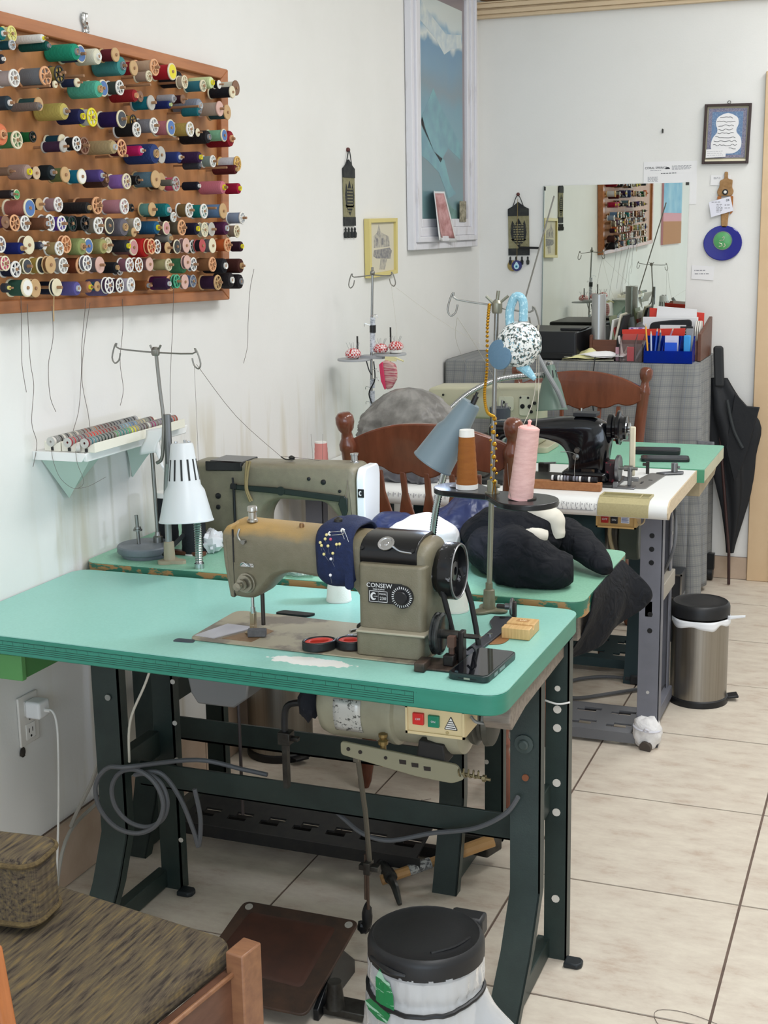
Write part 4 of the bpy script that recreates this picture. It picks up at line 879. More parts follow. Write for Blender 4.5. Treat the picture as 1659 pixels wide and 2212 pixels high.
# perforated treadle board under it
def treadle(root, x0, x1, y0, y1, z0, z1, col, rows=2, n=7, nm='treadle'):
    """iron treadle with Z-shaped slots, tilted from z0 (front) to z1 (back): strips and stubs leave real gaps"""
    L_ = math.hypot(y1-y0, z1-z0); vy = Vector((0, (y1-y0)/L_, (z1-z0)/L_)); mb = MB(); nrm = Vector((1, 0, 0)).cross(vy)*.006
    def q(a0, b0, a1, b1): mb.prism([(a0, b0), (a1, b0), (a1, b1), (a0, b1)], (x0, y0, z0), X, vy, nrm)
    W = x1-x0; rh = L_/rows; p = W/n
    for r in range(rows):
        b = r*rh; q(0, b, W, b+rh*.34); q(0, b+rh*.66, W, b+rh)
        for k in range(n):
            a = p*k; q(a, b+rh*.34, a+p*.22, b+rh*.5); q(a+p*.78, b+rh*.34, a+p, b+rh*.5); q(a, b+rh*.5, a+p*.42, b+rh*.66); q(a+p*.92, b+rh*.5, a+p, b+rh*.66)
    mb.add(*MB().box((x0-.01, y0-.004, z0-.03), (x1+.01, y0, z0+.006)).__dict__['v f'.split()[0]:][:0] if False else ([], []))
    mb.box((x0-.01, y0-.005, z0-.025), (x1+.01, y0, z0+.006)); mb.box((x0-.01, y1, z1-.02), (x1+.01, y1+.005, z1+.006))
    return mb.build(nm, col, root)
blk_iron = mat('black_treadle_iron', '1c1d1f', .5, nz=(40, '2b2927'))
treadle(t2, .17, .80, 2.76, 2.96, .065, .11, blk_iron, 2, 7)
MB().box((.12, 2.90, .004), (.86, 2.92, .03)).build('treadle_rail', blk_iron, t2)
MB().prism([(0, 0), (.09, -.01), (.11, .05), (.02, .06)], (.845, 2.90, .03), X, Y, (0, 0, .05)).build('treadle_bracket', darksteel, t2, bevel=.004)
# machine 2, seen from behind
def machine_body(mb, prof, ys):
    n = len(prof); vs = []
    for y, d in ys:
        for i in range(n):
            a, b_ = Vector(prof[i-1]), Vector(prof[(i+1) % n]); t = (b_-a).normalized(); vs.append((prof[i][0]+t.y*d, y, prof[i][1]-t.x*d))
    K = len(ys); fs = [(k*n+i, k*n+(i+1) % n, (k+1)*n+(i+1) % n, (k+1)*n+i)[::-1] for k in range(K-1) for i in range(n)]
    fs += [tuple(range(n)), tuple(range((K-1)*n, K*n))[::-1]]; return mb.add(vs, fs)
m2 = thing('sewing_machine', 'olive sewing machine with white end plate seen from behind on second table', 'sewing machine', (.38, 2.95, T2Z))
ol2 = mat('olive_rear_paint', '827d68', .4, nz=(45, '787260', .3, .7), bump=(420, .25))
pr2 = round_poly([(.155, .762), (.155, .945), (.17, .968), (.597, .978), (.612, .965), (.612, .832), (.60, .826), (.575, .832), (.548, .862), (.525, .884), (.405, .884), (.375, .872), (.352, .84), (.348, .762)], .028, 5)
machine_body(MB(), pr2, [(2.893, .012), (2.896, .007), (2.905, .002), (2.925, 0), (2.965, 0), (2.985, .003), (2.995, .012)]).build('body', ol2, m2, smooth=50)
MB().prism(round_poly([(2.895, .838), (2.892, .95), (2.905, .972), (2.985, .972), (2.997, .95), (2.99, .828), (2.95, .818)], .014), (.612, 0, 0), Y, Z, (.021, 0, 0)).build('end_plate', mat('white_enamel', 'e8ecee', .25), m2, bevel=.003)
bdg = MB().box((.617, 2.8908, .903), (.632, 2.8925, .923)).build('badge', black, m2)
MB().prism([(.004*math.cos(a), .006*math.sin(a)) for a in [math.radians(50+260*i/12) for i in range(13)]]+[(.0022*math.cos(a)+.001, .0034*math.sin(a)) for a in [math.radians(310-260*i/12) for i in range(13)]], (.6235, 2.8905, .913), X, Z, (0, -.0006, 0)).build('logo', lt, bdg)
MB().prism([(.212, .972), (.312, .973), (.312, .952), (.212, .948)], (0, 2.889, 0), X, Z, (0, .004, 0)).box((.222, 2.895, .955), (.312, 2.98, .9735)).build('top_cover', mat('glossy_black_cover', '121214', .2), m2, bevel=.002)
MB().prism([(.28, .918), (.40, .917), (.585, .905), (.59, .885), (.57, .89), (.43, .9), (.28, .906)], (0, 2.8895, 0), X, Z, (0, -.005, 0)).prism([(.575, .905), (.592, .9), (.592, .87), (.585, .85), (.583, .82), (.577, .82), (.577, .86), (.568, .885)], (0, 2.8895, 0), X, Z, (0, -.006, 0)).build('lifter_lever', mat('dark_green_black_lever', '17231f', .35), m2, bevel=.002)
MB().cyl((.418, 2.8855, .909), (.418, 2.883, .909), .011, n=14).build('lever_pivot', _m['dark_green_black_lever'], m2)
MB().cyl((.29, 2.886, .77), (.29, 2.886, .905), .0035).cyl((.29, 2.886, .905), (.288, 2.886, .935), .0025).box((.283, 2.883, .908), (.298, 2.889, .92)).build('lifter_rod', black, m2)
for (x, z, r) in ((.177, .915, .006), (.183, .883, .006), (.20, .883, .0075), (.243, .886, .0075), (.242, .858, .006), (.49, .941, .0045), (.528, .935, .0065), (.57, .915, .004)): MB().lathe([(r, 0), (r, .002), (r*.6, .003), (0, .003)], (x, 2.8925, z), (0, -1, 0), 12).build('screw', black, m2)
MB().lathe([(.0105, 0), (.0105, .005), (.0085, .006), (.0085, .019), (.0105, .02), (.0105, .024), (0, .025)], (.588, 2.945, .975), Z, 16).build('presser_screw', chrome, m2)
MB().lathe([(0, 0), (.03, 0), (.034, .004), (.034, .018), (.042, .02), (.045, .024), (.045, .034), (.04, .036), (0, .034)], (.155, 2.945, .925), (-1, 0, 0), 28).build('handwheel', blackmetal, m2)
MB().tube([(.40, 2.93, .985), (.412, 2.93, .979), (.43, 2.93, .979), (.437, 2.93, .985)], .0016, 6).lathe([(.003, 0), (.008, .002), (.008, .004), (.003, .005), (.007, .006), (.007, .009), (.002, .012), (0, .012)], (.428, 2.93, .977), Z, 12).build('thread_eyelet', darksteel, m2)
MB().cyl((.598, 2.94, .825), (.598, 2.94, .775), .003).box((.585, 2.915, .768), (.61, 2.955, .774)).build('presser_foot', chrome, m2)
MB().prism(rrect(.14, 2.87, .64, 3.05, .02), (0, 0, T2Z+.0003), X, Y, (0, 0, .004)).build('bed', bedm, m2)
MB().tube([(.33, 2.886, .978), (.327, 2.884, .955), (.325, 2.883, .91), (.335, 2.884, .878)], .0035, 6).tube([(.338, 2.886, .978), (.331, 2.884, .95), (.328, 2.883, .91), (.34, 2.884, .88)], .003, 6).build('twine_wrap', mat('jute_twine', '8a7a54', .8), m2)
strands('fine thread from left table stand down to the rear machine eyelet', [(.312, 2.69, 1.232), (.35, 2.8, 1.1), (.40, 2.93, .985)], [(.404, 2.93, .986), (.5, 2.95, .975), (.583, 2.9, .96), (.588, 2.885, .89)], r=.0006, m=strand)
strands('straight thread hanging from right hook of left thread stand', [(.306, 2.69, 1.232), (.305, 2.69, 1.0), (.28, 2.72, .81)], r=.0004, m=strand)
# ---- white desk lamp, thread stand, bobbin disc, black cones at the left end
def cone_shade(root, apex, d, r0, r1, r2_, h1, h2, m, inner, slots=0):
    """ventilated lamp shade: narrow cap, shoulder, flared skirt, rolled rim"""
    prof = [(0, 0), (r0*.9, 0), (r0, .004), (r1, h1), (r1*1.2, h1+.012), (r2_, h2), (r2_*1.03, h2+.002), (r2_*1.03, h2+.005), (r2_*.98, h2+.004), (r1*1.14, h1+.016), (r1*.95, h1+.004), (r0*.9, .01), (0, .008)]
    MB().lathe(prof, apex, d, 36).build('shade', m, root, smooth=28)
    if slots:
        u, v, dd = frame(d); mb = MB()
        for k in range(slots):
            a = 2*PI*k/slots+.1; e = u*math.cos(a)+v*math.sin(a); s = dd.cross(e)
            A = Vector(apex)+dd*(h1*.38)+e*(r0+(r1-r0)*.38+.0003); B = Vector(apex)+dd*(h1*.88)+e*(r0+(r1-r0)*.88+.0003)
            mb.add([A-s*.0022, A+s*.0022, B+s*.0022, B-s*.0022, A-s*.0022-e*.002, A+s*.0022-e*.002, B+s*.0022-e*.002, B-s*.0022-e*.002], [(0, 1, 2, 3), (3, 2, 6, 7), (0, 4, 5, 1), (1, 5, 6, 2), (0, 3, 7, 4)])
        mb.build('vent_slots', mat('slot_dark', '2c2c2c', .8), root, smooth=0)
def gooseneck(root, pts, r, m, nm='gooseneck'):
    P = smooth_path(pts, 26); mb = MB(); n = len(P); L_ = sum((P[i+1]-P[i]).length for i in range(n-1)); tot = int(L_/.0055)
    Q = []; seg = 0; acc = 0
    for k in range(tot*2+1):
        s = L_*k/(tot*2); 
        while seg < n-2 and acc+(P[seg+1]-P[seg]).length < s: acc += (P[seg+1]-P[seg]).length; seg += 1
        t = (s-acc)/max(1e-9, (P[seg+1]-P[seg]).length); Q.append(P[seg].lerp(P[seg+1], t))
    K = len(Q)-1
    return mb.tube(Q, lambda t: r*(1.0 if int(round(t*K)) % 2 else .82), 10, 0).build(nm, m, root, smooth=60)
wl = thing('desk_lamp', 'white desk lamp with slotted conical shade at left of second table', 'lamp', (.305, 2.665, T2Z))
lampw = mat('lamp_white', 'cdd1d1', .35)
cone_shade(wl, (.284, 2.655, 1.056), (.07, -.1, -1), .026, .038, .061, .096, .174, lampw, white, 13)
gooseneck(wl, [(.305, 2.672, T2Z+.002), (.305, 2.672, .85), (.302, 2.67, .95)], .0098, chrome)
MB().cyl((.305, 2.672, T2Z+.0002), (.305, 2.672, T2Z+.012), .0115, n=16).build('clamp', chrome, wl)
MB().lathe([(.013, 0), (.017, .02), (.017, .05), (.01, .06)], (.29, 2.66, .97), Z, 14).build('socket', mat('socket_white', 'cfcfca', .4), wl)
for (x, y) in ((.275, 2.645), (.30, 2.66), (.284, 2.67)): MB().cyl((x, y, 1.055), (x, y, 1.061), .004, n=8).build('knob', chrome, wl)
s2 = thing('thread_stand', 'bent grey thread stand behind the white desk lamp on second table', 'thread stand', (.207, 2.70, T2Z))
MB().prism([(.03*math.cos(a)*(1+.3*math.cos(3*a)), .024*math.sin(a)*(1+.3*math.cos(3*a))) for a in [2*PI*k/24 for k in range(24)]], (.215, 2.70, T2Z+.0002), X, Y, (0, 0, .008)).lathe([(.014, .007), (.012, .05), (.007, .052)], (.21, 2.70, T2Z), Z, 14).build('base', mat('beige_cast_base', 'a59a82', .45), s2)
MB().tube([(.21, 2.70, .8), (.212, 2.70, .93), (.222, 2.695, 1.0), (.228, 2.69, 1.05)], .008, 10).build('pole', mat('zinc_grey', '8f918e', .35, .7), s2)
MB().tube([(.228, 2.69, 1.0), (.229, 2.69, 1.115)], .0085, 10, 0).build('collar', mat('zinc_dark', '6d6e6c', .4, .7), s2)
MB().tube([(.195, 2.69, 1.0), (.208, 2.69, 1.01), (.214, 2.69, 1.04), (.219, 2.69, 1.10), (.213, 2.69, 1.18), (.208, 2.69, 1.262)], .0042, 10).build('pole', wire, s2)
mb = MB(); hook_arm(mb, (.207, 2.69, 1.257), (.125, 2.67, 1.266), 0, 1); hook_arm(mb, (.207, 2.69, 1.257), (.297, 2.70, 1.255), 0, 1)
mb.tube([(.2, 2.69, 1.262), (.194, 2.69, 1.274)], .0025, 6, 0).tube([(.214, 2.69, 1.262), (.222, 2.69, 1.274)], .0025, 6, 0).lathe([(.008, 1.25), (.010, 1.254), (.010, 1.264), (.005, 1.27)], (.207, 2.69, 0), Z, 10).build('guide_arm', wire, s2)
MB().grid(lambda a, b: (.165+.05*a-.02*b+.004*math.sin(b*6), 2.70-.01*a, 1.075-.06*b+.01*a), 6, 8).build('paper_flag', mat('thin_paper', 'e6e6e4', .7), s2, solid=.0006)
ds = thing('weight_disc', 'thick grey round disc stand with two upright rods on second table', 'stand', (.115, 2.74, T2Z))
MB().lathe([(.056, 0), (.058, .004), (.058, .008), (.066, .011), (.068, .014), (.068, .026), (.065, .029), (0, .029)], (.118, 2.745, T2Z), Z, 40).build('disc', mat('grey_hammered_disc', '6e747a', .45, nz=(30, '656b70'), bump=(200, .2)), ds)
MB().cyl((.103, 2.74, .788), (.100, 2.74, .86), .0042).cyl((.102, 2.74, .822), (.102, 2.74, .826), .011).cyl((.102, 2.74, .826), (.1015, 2.74, .831), .008).build('spool_rod', steel, ds)
MB().cyl((.139, 2.77, .80), (.134, 2.77, 1.06), .0048).lathe([(.012, .788), (.012, .803), (.008, .806), (.006, .815)], (.139, 2.77, 0), Z, 14).build('upright_rod', steel, ds)
MB().grid(lambda a, b: (.128+.022*a*(1.3-b)+.035*b, 2.765-.012*math.sin(PI*a)*(1-b*.5), 1.055-.07*b-.015*b*a), 6, 10).build('paper_flag', _m['thin_paper'], ds, solid=.0006)
bcone = mat('black_thread', '14171c', .75, bump=(350, .4))
cone('thread_cone', 'black thread cone with white tip behind the white desk lamp', .112, 2.86, T2Z+.0003, .135, .029, .027, bcone, .006, .012)
cone('thread_cone', 'large black thread cone right of the white lamp neck', .222, 2.80, T2Z+.0003, .12, .031, .027, bcone, .004, .006)
bagm = mat('crumpled_white_plastic', 'e6e8ea', .35, trans=.25, ior=1.3)
def crumple(c, rx, ry, rz, seed, amp=.25, fr=4., nu=20, nv=12, flat=None):
    def fn(a, b):
        th, ph_ = 2*PI*a, PI*b; d = Vector((math.sin(ph_)*math.cos(th), math.sin(ph_)*math.sin(th), math.cos(ph_)))
        k = 1+amp*(noise.noise(d*fr*.5+Vector((seed, 0, 0)))+.5*abs(noise.noise(d*fr+Vector((0, seed, 0)))))
        p = Vector((d.x*rx*k, d.y*ry*k, d.z*rz*k))+Vector(c)
        if flat is not None and p.z < flat: p.z = flat
        return tuple(p)
    return MB().grid(fn, nu, nv)
one(crumple((.262, 2.82, .787), .022, .03, .026, 3, .5, 5, flat=T2Z+.0004), 'crumpled_tissue', bagm, 'crumpled white plastic scrap between black cone and olive machine heads', 'plastic scrap')
nb = thing('pin_bag', 'clear bag of white headed pins at front edge of second table', 'bag', (.56, 2.70, T2Z))
crumple((.545, 2.69, T2Z+.013), .06, .035, .018, 9, .35, 5, flat=T2Z+.0004).build('bag', mat('clear_film', 'eef2f2', .2, trans=.8, ior=1.1), nb)
mb = MB()
for k in range(90): mb.ball((.505+.075*random.random(), 2.668+.045*random.random(), T2Z+.004+.016*random.random()), .003, 6)
mb.build('pins', mat('pearl_mix', 'e2ddb8', .3, nz=(90, 'c8d6da')), nb)['kind'] = 'stuff'
# loose cutting tools in the shadow behind the lamp
one(MB().box((-.005, -.06, 0), (.005, .06, .006), Matrix.Rotation(-.3, 3, 'Z') @ Matrix.Rotation(.5, 3, 'X'), (.205, 2.76, .80)), 'tweezers', mat('tool_black', '222326', .4), 'black tweezers leaning between the lamp neck and black cone', 'tool')
one(MB().box((.16, 2.77, T2Z+.0003), (.26, 2.79, T2Z+.01)), 'tool_strip', wood('red_brown_strip', '6b3c28', '56301f'), 'flat red brown wooden strip lying beneath the black tweezers', 'strip', bevel=.002)
# ---- grey gooseneck lamp
gl = thing('desk_lamp', 'grey desk lamp with conical shade behind the orange brown thread cone', 'lamp', (.87, 2.70, T2Z))
lampg = mat('lamp_grey', '6f8088', .38)
cone_shade(gl, (.972, 2.66, 1.168), (-.5, -.12, -.80), .0215, .030, .044, .062, .148, lampg, white)
gooseneck(gl, [(.868, 2.70, T2Z+.004), (.868, 2.70, .85), (.882, 2.695, .94), (.905, 2.69, 1.02), (.93, 2.68, 1.085)], .0082, chrome)
MB().cyl((.868, 2.70, T2Z+.0002), (.868, 2.70, T2Z+.012), .013, n=16).build('clamp', darksteel, gl)
ld = Vector((-.5, -.12, -.80)).normalized(); lp_ = Vector((.972, 2.66, 1.168))+ld*.118; MB().ball(lp_, .014, 16).build('bulb', mat('lit_bulb', 'f2f5ff', .5, emit=('e6ecff', 6)), gl)
pl_ = bpy.data.lights.new('bulb_light', 'POINT'); pl_.energy = 3.2; pl_.color = (.74, .80, 1); pl_.shadow_soft_size = .02; po = bpy.data.objects.new('bulb_light', pl_); COL.objects.link(po); po.location = lp_+ld*.02; attach(po, gl)
MB().cyl((.975, 2.661, 1.166), (.982, 2.663, 1.182), .006, n=10).cyl((.98, 2.662, 1.18), (.984, 2.664, 1.19), .003, n=8).build('switch', black, gl)
# ---- heap of garments
def clothtube(pts, rr, seed, amp=.25, fr=14, sq=.75, nu=40, nv=22, zmin=None):
    P = smooth_path(pts, 12); K = len(P)-1; mb = MB(); vs = []; u = None
    for i in range(nu+1):
        s = i/nu*K; j = min(int(s), K-1); p = P[j].lerp(P[j+1], s-j); d = (P[min(j+1, K)]-P[max(j-1, 0)]).normalized()
        if u is None: u, v, _ = frame(d)
        else: u = (u-d*u.dot(d)).normalized(); v = d.cross(u)
        t = i/nu; f = t*(len(rr)-1); q = min(int(f), len(rr)-2); r = rr[q]+(rr[q+1]-rr[q])*(f-q)
        for k in range(nv):
            a = 2*PI*k/nv; e = u*math.cos(a)+v*math.sin(a); x = p+e*r
            n1_ = noise.noise(x*fr+Vector((seed, 0, 0)))+.35*(1-2.2*abs(noise.noise(Vector((x.x*fr*2.6, x.y*fr*1.2+seed, x.z*fr*3.1))))); n2_ = 1-2*abs(noise.noise(Vector((x.x*fr*1.3+seed, x.y*fr*.7, x.z*fr*1.5))))
            x = p+e*r*(1+amp*n1_+amp*.6*n2_); x.z = p.z+(x.z-p.z)*sq
            if zmin is not None and x.z < zmin: x.z = zmin
            vs.append(x)
    fs = [(i*nv+k, i*nv+(k+1) % nv, (i+1)*nv+(k+1) % nv, (i+1)*nv+k) for i in range(nu) for k in range(nv)]
    fs += [tuple(range(nv))[::-1], tuple(range(nu*nv, (nu+1)*nv))]; return mb.add(vs, fs)
def folds(m, sc_, st):
    N, L, b = nodes(m); tc = N.new('ShaderNodeTexCoord'); n1 = N.new('ShaderNodeTexNoise'); n1.inputs['Scale'].default_value = sc_; n1.inputs['Detail'].default_value = 2; n1.inputs['Distortion'].default_value = 1.2
    bp = N.new('ShaderNodeBump'); bp.inputs['Strength'].default_value = st; bp.inputs['Distance'].default_value = .012; L.new(tc.outputs['Object'], n1.inputs['Vector']); L.new(n1.outputs[0], bp.inputs['Height']); L.new(bp.outputs[0], b.inputs['Normal']); return m
blackcloth = folds(mat('black_suiting', '13151a', .8, spec=.25), 26, .8); navycloth = folds(mat('navy_satin', '2a345a', .38), 18, .8); whitecloth = folds(mat('white_cotton', 'e6e4e2', .8), 20, .6); cream_l = mat('cream_lining', 'd8d3c4', .6)
zt = T2Z+.001
g1 = thing('trousers', 'black trousers heaped at the right end of second table', 'clothes', (1.02, 2.85, T2Z), 'heap of garments')
a = clothtube([(1.165, 2.775, .80), (1.10, 2.76, .80), (1.01, 2.79, .815), (.91, 2.86, .81)], [.03, .045, .06, .068, .055, .02], 1, .22, 13, .9, 60, 36, zt).build('leg', blackcloth, g1, smooth=70, sub=1)
clothtube([(.90, 2.93, .82), (.97, 2.87, .85), (1.03, 2.87, .85), (1.09, 2.91, .82)], [.03, .065, .058, .062, .03], 4, .22, 12, .8, 50, 36, zt).build('leg', blackcloth, g1, smooth=70, sub=1)
g2 = thing('jacket', 'black garment with raised sleeve spilling over right end of second table', 'clothes', (1.2, 2.98, T2Z), 'heap of garments')
clothtube([(1.04, 2.98, .81), (1.10, 2.96, .822), (1.165, 2.92, .81), (1.222, 2.86, .776)], [.03, .052, .046, .036, .014], 7, .2, 12, .75, 50, 32, zt).build('sleeve', blackcloth, g2, smooth=70, sub=1)
def drape(a, b):
    y = 2.72+.30*a+.03*b*a; top = .766; bot = .60+.07*a*a; z = top+(bot-top)*b
    x = 1.222-.062*b**1.4*(1-a)+.06*a*math.sin(b*PI*.55)+.010*math.sin(a*11+b*4)*b
    return (x, y, z)
MB().grid(drape, 24, 16).build('hanging_tail', blackcloth, g2, solid=.004, smooth=70, sub=1)
g3 = thing('navy_garment', 'shiny navy garment bundled at the left of the clothes heap', 'clothes', (.75, 2.93, T2Z), 'heap of garments')
clothtube([(.655, 2.95, .80), (.70, 2.92, .815), (.77, 2.94, .80), (.86, 2.98, .83), (.95, 3.0, .835)], [.02, .055, .05, .055, .07, .03], 11, .25, 11, .95, 60, 32, zt).build('body', navycloth, g3, smooth=70, sub=1)
g4 = thing('white_shirt', 'white cotton shirt folded in the heap behind olive machine', 'clothes', (.78, 2.85, T2Z), 'heap of garments')
clothtube([(.715, 2.86, .81), (.77, 2.845, .83), (.83, 2.85, .825), (.86, 2.87, .80)], [.025, .052, .056, .045, .02], 15, .2, 11, .85, 50, 30, zt).build('body', whitecloth, g4, smooth=70, sub=1)
g5 = thing('cream_waistband', 'cream lining of a waistband folded on top of black trousers', 'clothes', (1.06, 2.85, .85), 'heap of garments')
clothtube([(1.0, 2.845, .845), (1.05, 2.835, .855), (1.085, 2.85, .85)], [.02, .024, .026, .018], 19, .18, 14, .8, 30, 20).build('band', cream_l, g5, smooth=70, sub=1)
clothtube([(1.03, 2.885, .89), (1.065, 2.875, .895), (1.095, 2.88, .875), (1.10, 2.88, .84)], [.016, .028, .026, .018], 23, .2, 12, .9, 30, 20).build('fold', cream_l, g5, smooth=70, sub=1)

# ---------------------------------------------------------------- colonial wooden chairs
maho = wood('reddish_brown_varnish', '7c452f', '5f3322', .25, 6, (4, 4, 1), .3)
def post_prof(h):
    return [(.020, 0), (.021, .03), (.018, .05), (.024, .06), (.018, .07), (.024, .08), (.022, .10), (.0225, .22), (.021, h-.105), (.024, h-.10), (.024, h-.085), (.0165, h-.07), (.014, h-.055), (.021, h-.045), (.025, h-.028), (.024, h-.012), (.016, h-.002), (0, h)]
def turned(h, r): return [(r*.7, 0), (r*.95, .02), (r*1.05, h*.3), (r*.75, h*.36), (r*1.15, h*.4), (r*.75, h*.44), (r*1.0, h*.52), (r*1.2, h*.75), (r*.8, h*.9), (r*.9, h)]
def chair(label, loc, rz, wtop, hz):
    """built about the origin: back at y=0, seat toward +y; then turned and set down"""
    t = thing('wooden_chair', label, 'chair', loc); B = []
    def bld(mb, nm, m=maho, **k):
        o = mb.build(nm, m, keep=True, **k); o.parent = t; return o
    for s in (-1, 1):
        a, b_ = Vector((s*(wtop-.045), .03, .43)), Vector((s*wtop, -.05, hz)); bld(MB().lathe(post_prof((b_-a).length), a, b_-a, 18), 'back_post', smooth=50)
        a, b_ = Vector((s*.205, -.03, 0)), Vector((s*.17, .03, .425)); bld(MB().lathe(turned((b_-a).length, .021), a, b_-a, 14), 'leg', smooth=50)
        a, b_ = Vector((s*.205, .43, 0)), Vector((s*.165, .38, .425)); bld(MB().lathe(turned((b_-a).length, .021), a, b_-a, 14), 'leg', smooth=50)
        bld(MB().cyl((s*.19, .0, .2), (s*.185, .4, .2), .012, .012, 10), 'stretcher')
    bld(MB().cyl((-.185, .2, .2), (.185, .2, .2), .013, .013, 10), 'stretcher')
    seat = round_poly([(-.2, -.01), (.2, -.01), (.235, .43), (-.235, .43)], .06, 5); bld(MB().prism(seat, (0, 0, .42), X, Y, (0, 0, .032)), 'seat', bevel=.008)
    # crest rail: arched top, scalloped underside, bowed back
    W = wtop-.012; top, bot = [], []; hb = hz-.065
    for k in range(33):
        u = -1+2*k/32; top.append((u*W, hb-.01+.055*(1-abs(u)**2.2))); sc_ = abs(math.sin(PI*(u+1)*2.5)); bot.append((u*W, hb-.092+.014*(1-sc_)+.012*abs(u)**3-.008*math.cos(u*PI)))
    mb = MB(); n = 33
    for dy in (0, .02):
        for (x, z) in top: mb.v.append((x, -.045+dy-.03*(1-(x/W)**2)+(hz-z)*.12, z))
        for (x, z) in bot: mb.v.append((x, -.045+dy-.03*(1-(x/W)**2)+(hz-z)*.12, z))
    fs = []
    for k in range(n-1):
        fs += [(k, k+1, n+k+1, n+k), (2*n+k, 3*n+k, 3*n+k+1, 2*n+k+1), (k, 2*n+k, 2*n+k+1, k+1), (n+k, n+k+1, 3*n+k+1, 3*n+k)]
    fs += [(0, n, 3*n, 2*n), (n-1, 3*n-1, 4*n-1, 2*n-1)]; mb.f = fs; mb.m = [0]*len(fs); bld(mb, 'crest_rail', bevel=.004)
    for k in range(5):
        u = -.62+.31*k; x = u*W; y1_ = -.045-.03*(1-u*u)+.11*.12+.01; zt_ = hb-.085; zb = .45; xb = u*W*.82
        P = [(-.008, zt_), (-.008, zt_-.06), (-.026, zt_-.14), (-.026, .62), (-.012, zb), (.012, zb), (.026, .62), (.026, zt_-.14), (.008, zt_-.06), (.008, zt_)]
        mb = MB(); vs = []
        for dy in (0, .012):
            for (px, pz) in P: f = (pz-zb)/(zt_-zb); vs.append((xb+(x-xb)*f+px, .03+(y1_-.03)*f+dy-.006, pz))
        n_ = len(P); mb.add(vs, [tuple(range(n_))[::-1], tuple(range(n_, 2*n_))]+[(i, (i+1) % n_, n_+(i+1) % n_, n_+i) for i in range(n_)]); bld(mb, 'slat', bevel=.003)
    t.rotation_euler = (0, 0, rz); return t
chair('reddish wooden slat back chair between the second table and white table', (.67, 3.285, 0), 0, .231, 1.055)
chair('reddish wooden chair in front of the plaid covered table', (.655, 5.0, 0), PI, .25, 1.0)

# ---------------------------------------------------------------- white table with the black machine
t3 = thing('sewing_table', 'white topped sewing table with rounded front edge and beige sides', 'table', (.62, 4.0, 0))
wlam = mat('white_laminate', 'e6e7e4', .35); beige = mat('beige_edge', 'd6c4a6', .5, nz=(20, 'c8b494'), stretch=(1, 2, 8))
sec = [(3.735, .708), (3.722, .716), (3.718, .73), (3.724, .746), (3.742, .757), (3.765, .76), (4.252, .76), (4.252, .722), (3.76, .722)]
MB().prism(sec, (.004, 0, 0), Y, Z, (1.205, 0, 0)).build('tabletop', wlam, t3, smooth=50)
MB().prism([(y, z) for y, z in sec], (1.209, 0, 0), Y, Z, (.004, 0, 0)).build('edge_band', beige, t3)
grayst = mat('grey_stand_paint', '74757e', .45, nz=(10, '686a72', .35, .7))
def uleg(root, x0, x1, y, z1, col, flange, nm='leg'):
    MB().box((x0, y, .0), (x1, y+.004, z1)).box((x1-.004, y, 0), (x1, y+.04, z1)).build(nm, col, root, bevel=.001)
uleg(t3, 1.122, 1.186, 3.80, .722, grayst, 1); uleg(t3, .06, .12, 3.80, .722, grayst, 1)
MB().box((1.125, 4.2, 0), (1.152, 4.204, .722)).box((1.148, 4.165, 0), (1.152, 4.204, .722)).build('leg', grayst, t3); MB().box((.06, 4.2, 0), (.12, 4.204, .722)).build('leg', grayst, t3)
for x in (1.15, .085): MB().box((x-.012, 3.80, .40), (x+.012, 4.2, .45)).build('tie_bar', mat('tie_grey', 'a09a8e', .5), t3, bevel=.002); MB().prism([(3.8, .02), (4.2, .02), (4.2, .06), (3.8, .06)], (x-.012, 0, 0), Y, Z, (.024, 0, 0)).build('foot_rail', grayst, t3, bevel=.002)
for z in (.645, .605, .565, .41, .36): MB().cyl((1.155, 3.8005, z), (1.155, 3.7985, z), .0075, n=12).build('bolt_hole', black, t3)
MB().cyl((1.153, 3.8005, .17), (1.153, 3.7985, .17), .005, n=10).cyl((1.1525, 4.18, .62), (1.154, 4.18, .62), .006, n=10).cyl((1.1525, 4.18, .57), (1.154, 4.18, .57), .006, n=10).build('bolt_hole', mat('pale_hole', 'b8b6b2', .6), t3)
treadle(t3, .15, 1.11, 3.79, 3.94, .035, .06, mat('grey_treadle_iron', '6c6d70', .5), 2, 9)
rag = thing('rag_wrap', 'white rag tied round the foot of the grey table leg', 'rag', (1.155, 3.80, 0))
crumple((1.155, 3.80, .045), .042, .034, .055, 31, .22, 5, 24, 14, .0005).build('rag', whitecloth, rag, smooth=70)
MB().torus((1.155, 3.80, .062), (.1, 0, 1), .041, .003, 20, 6).tube([(1.15, 3.76, .062), (1.158, 3.752, .072), (1.166, 3.757, .066), (1.158, 3.76, .06)], .003, 6).build('knot', mat('tie_strip', 'd0d0d8', .8), rag)
MB().cyl((1.155, 3.762, .010), (1.158, 3.775, .012), .018, .018, 14).build('leg_end', mat('rusty_leg_end', '4e4640', .8), rag)
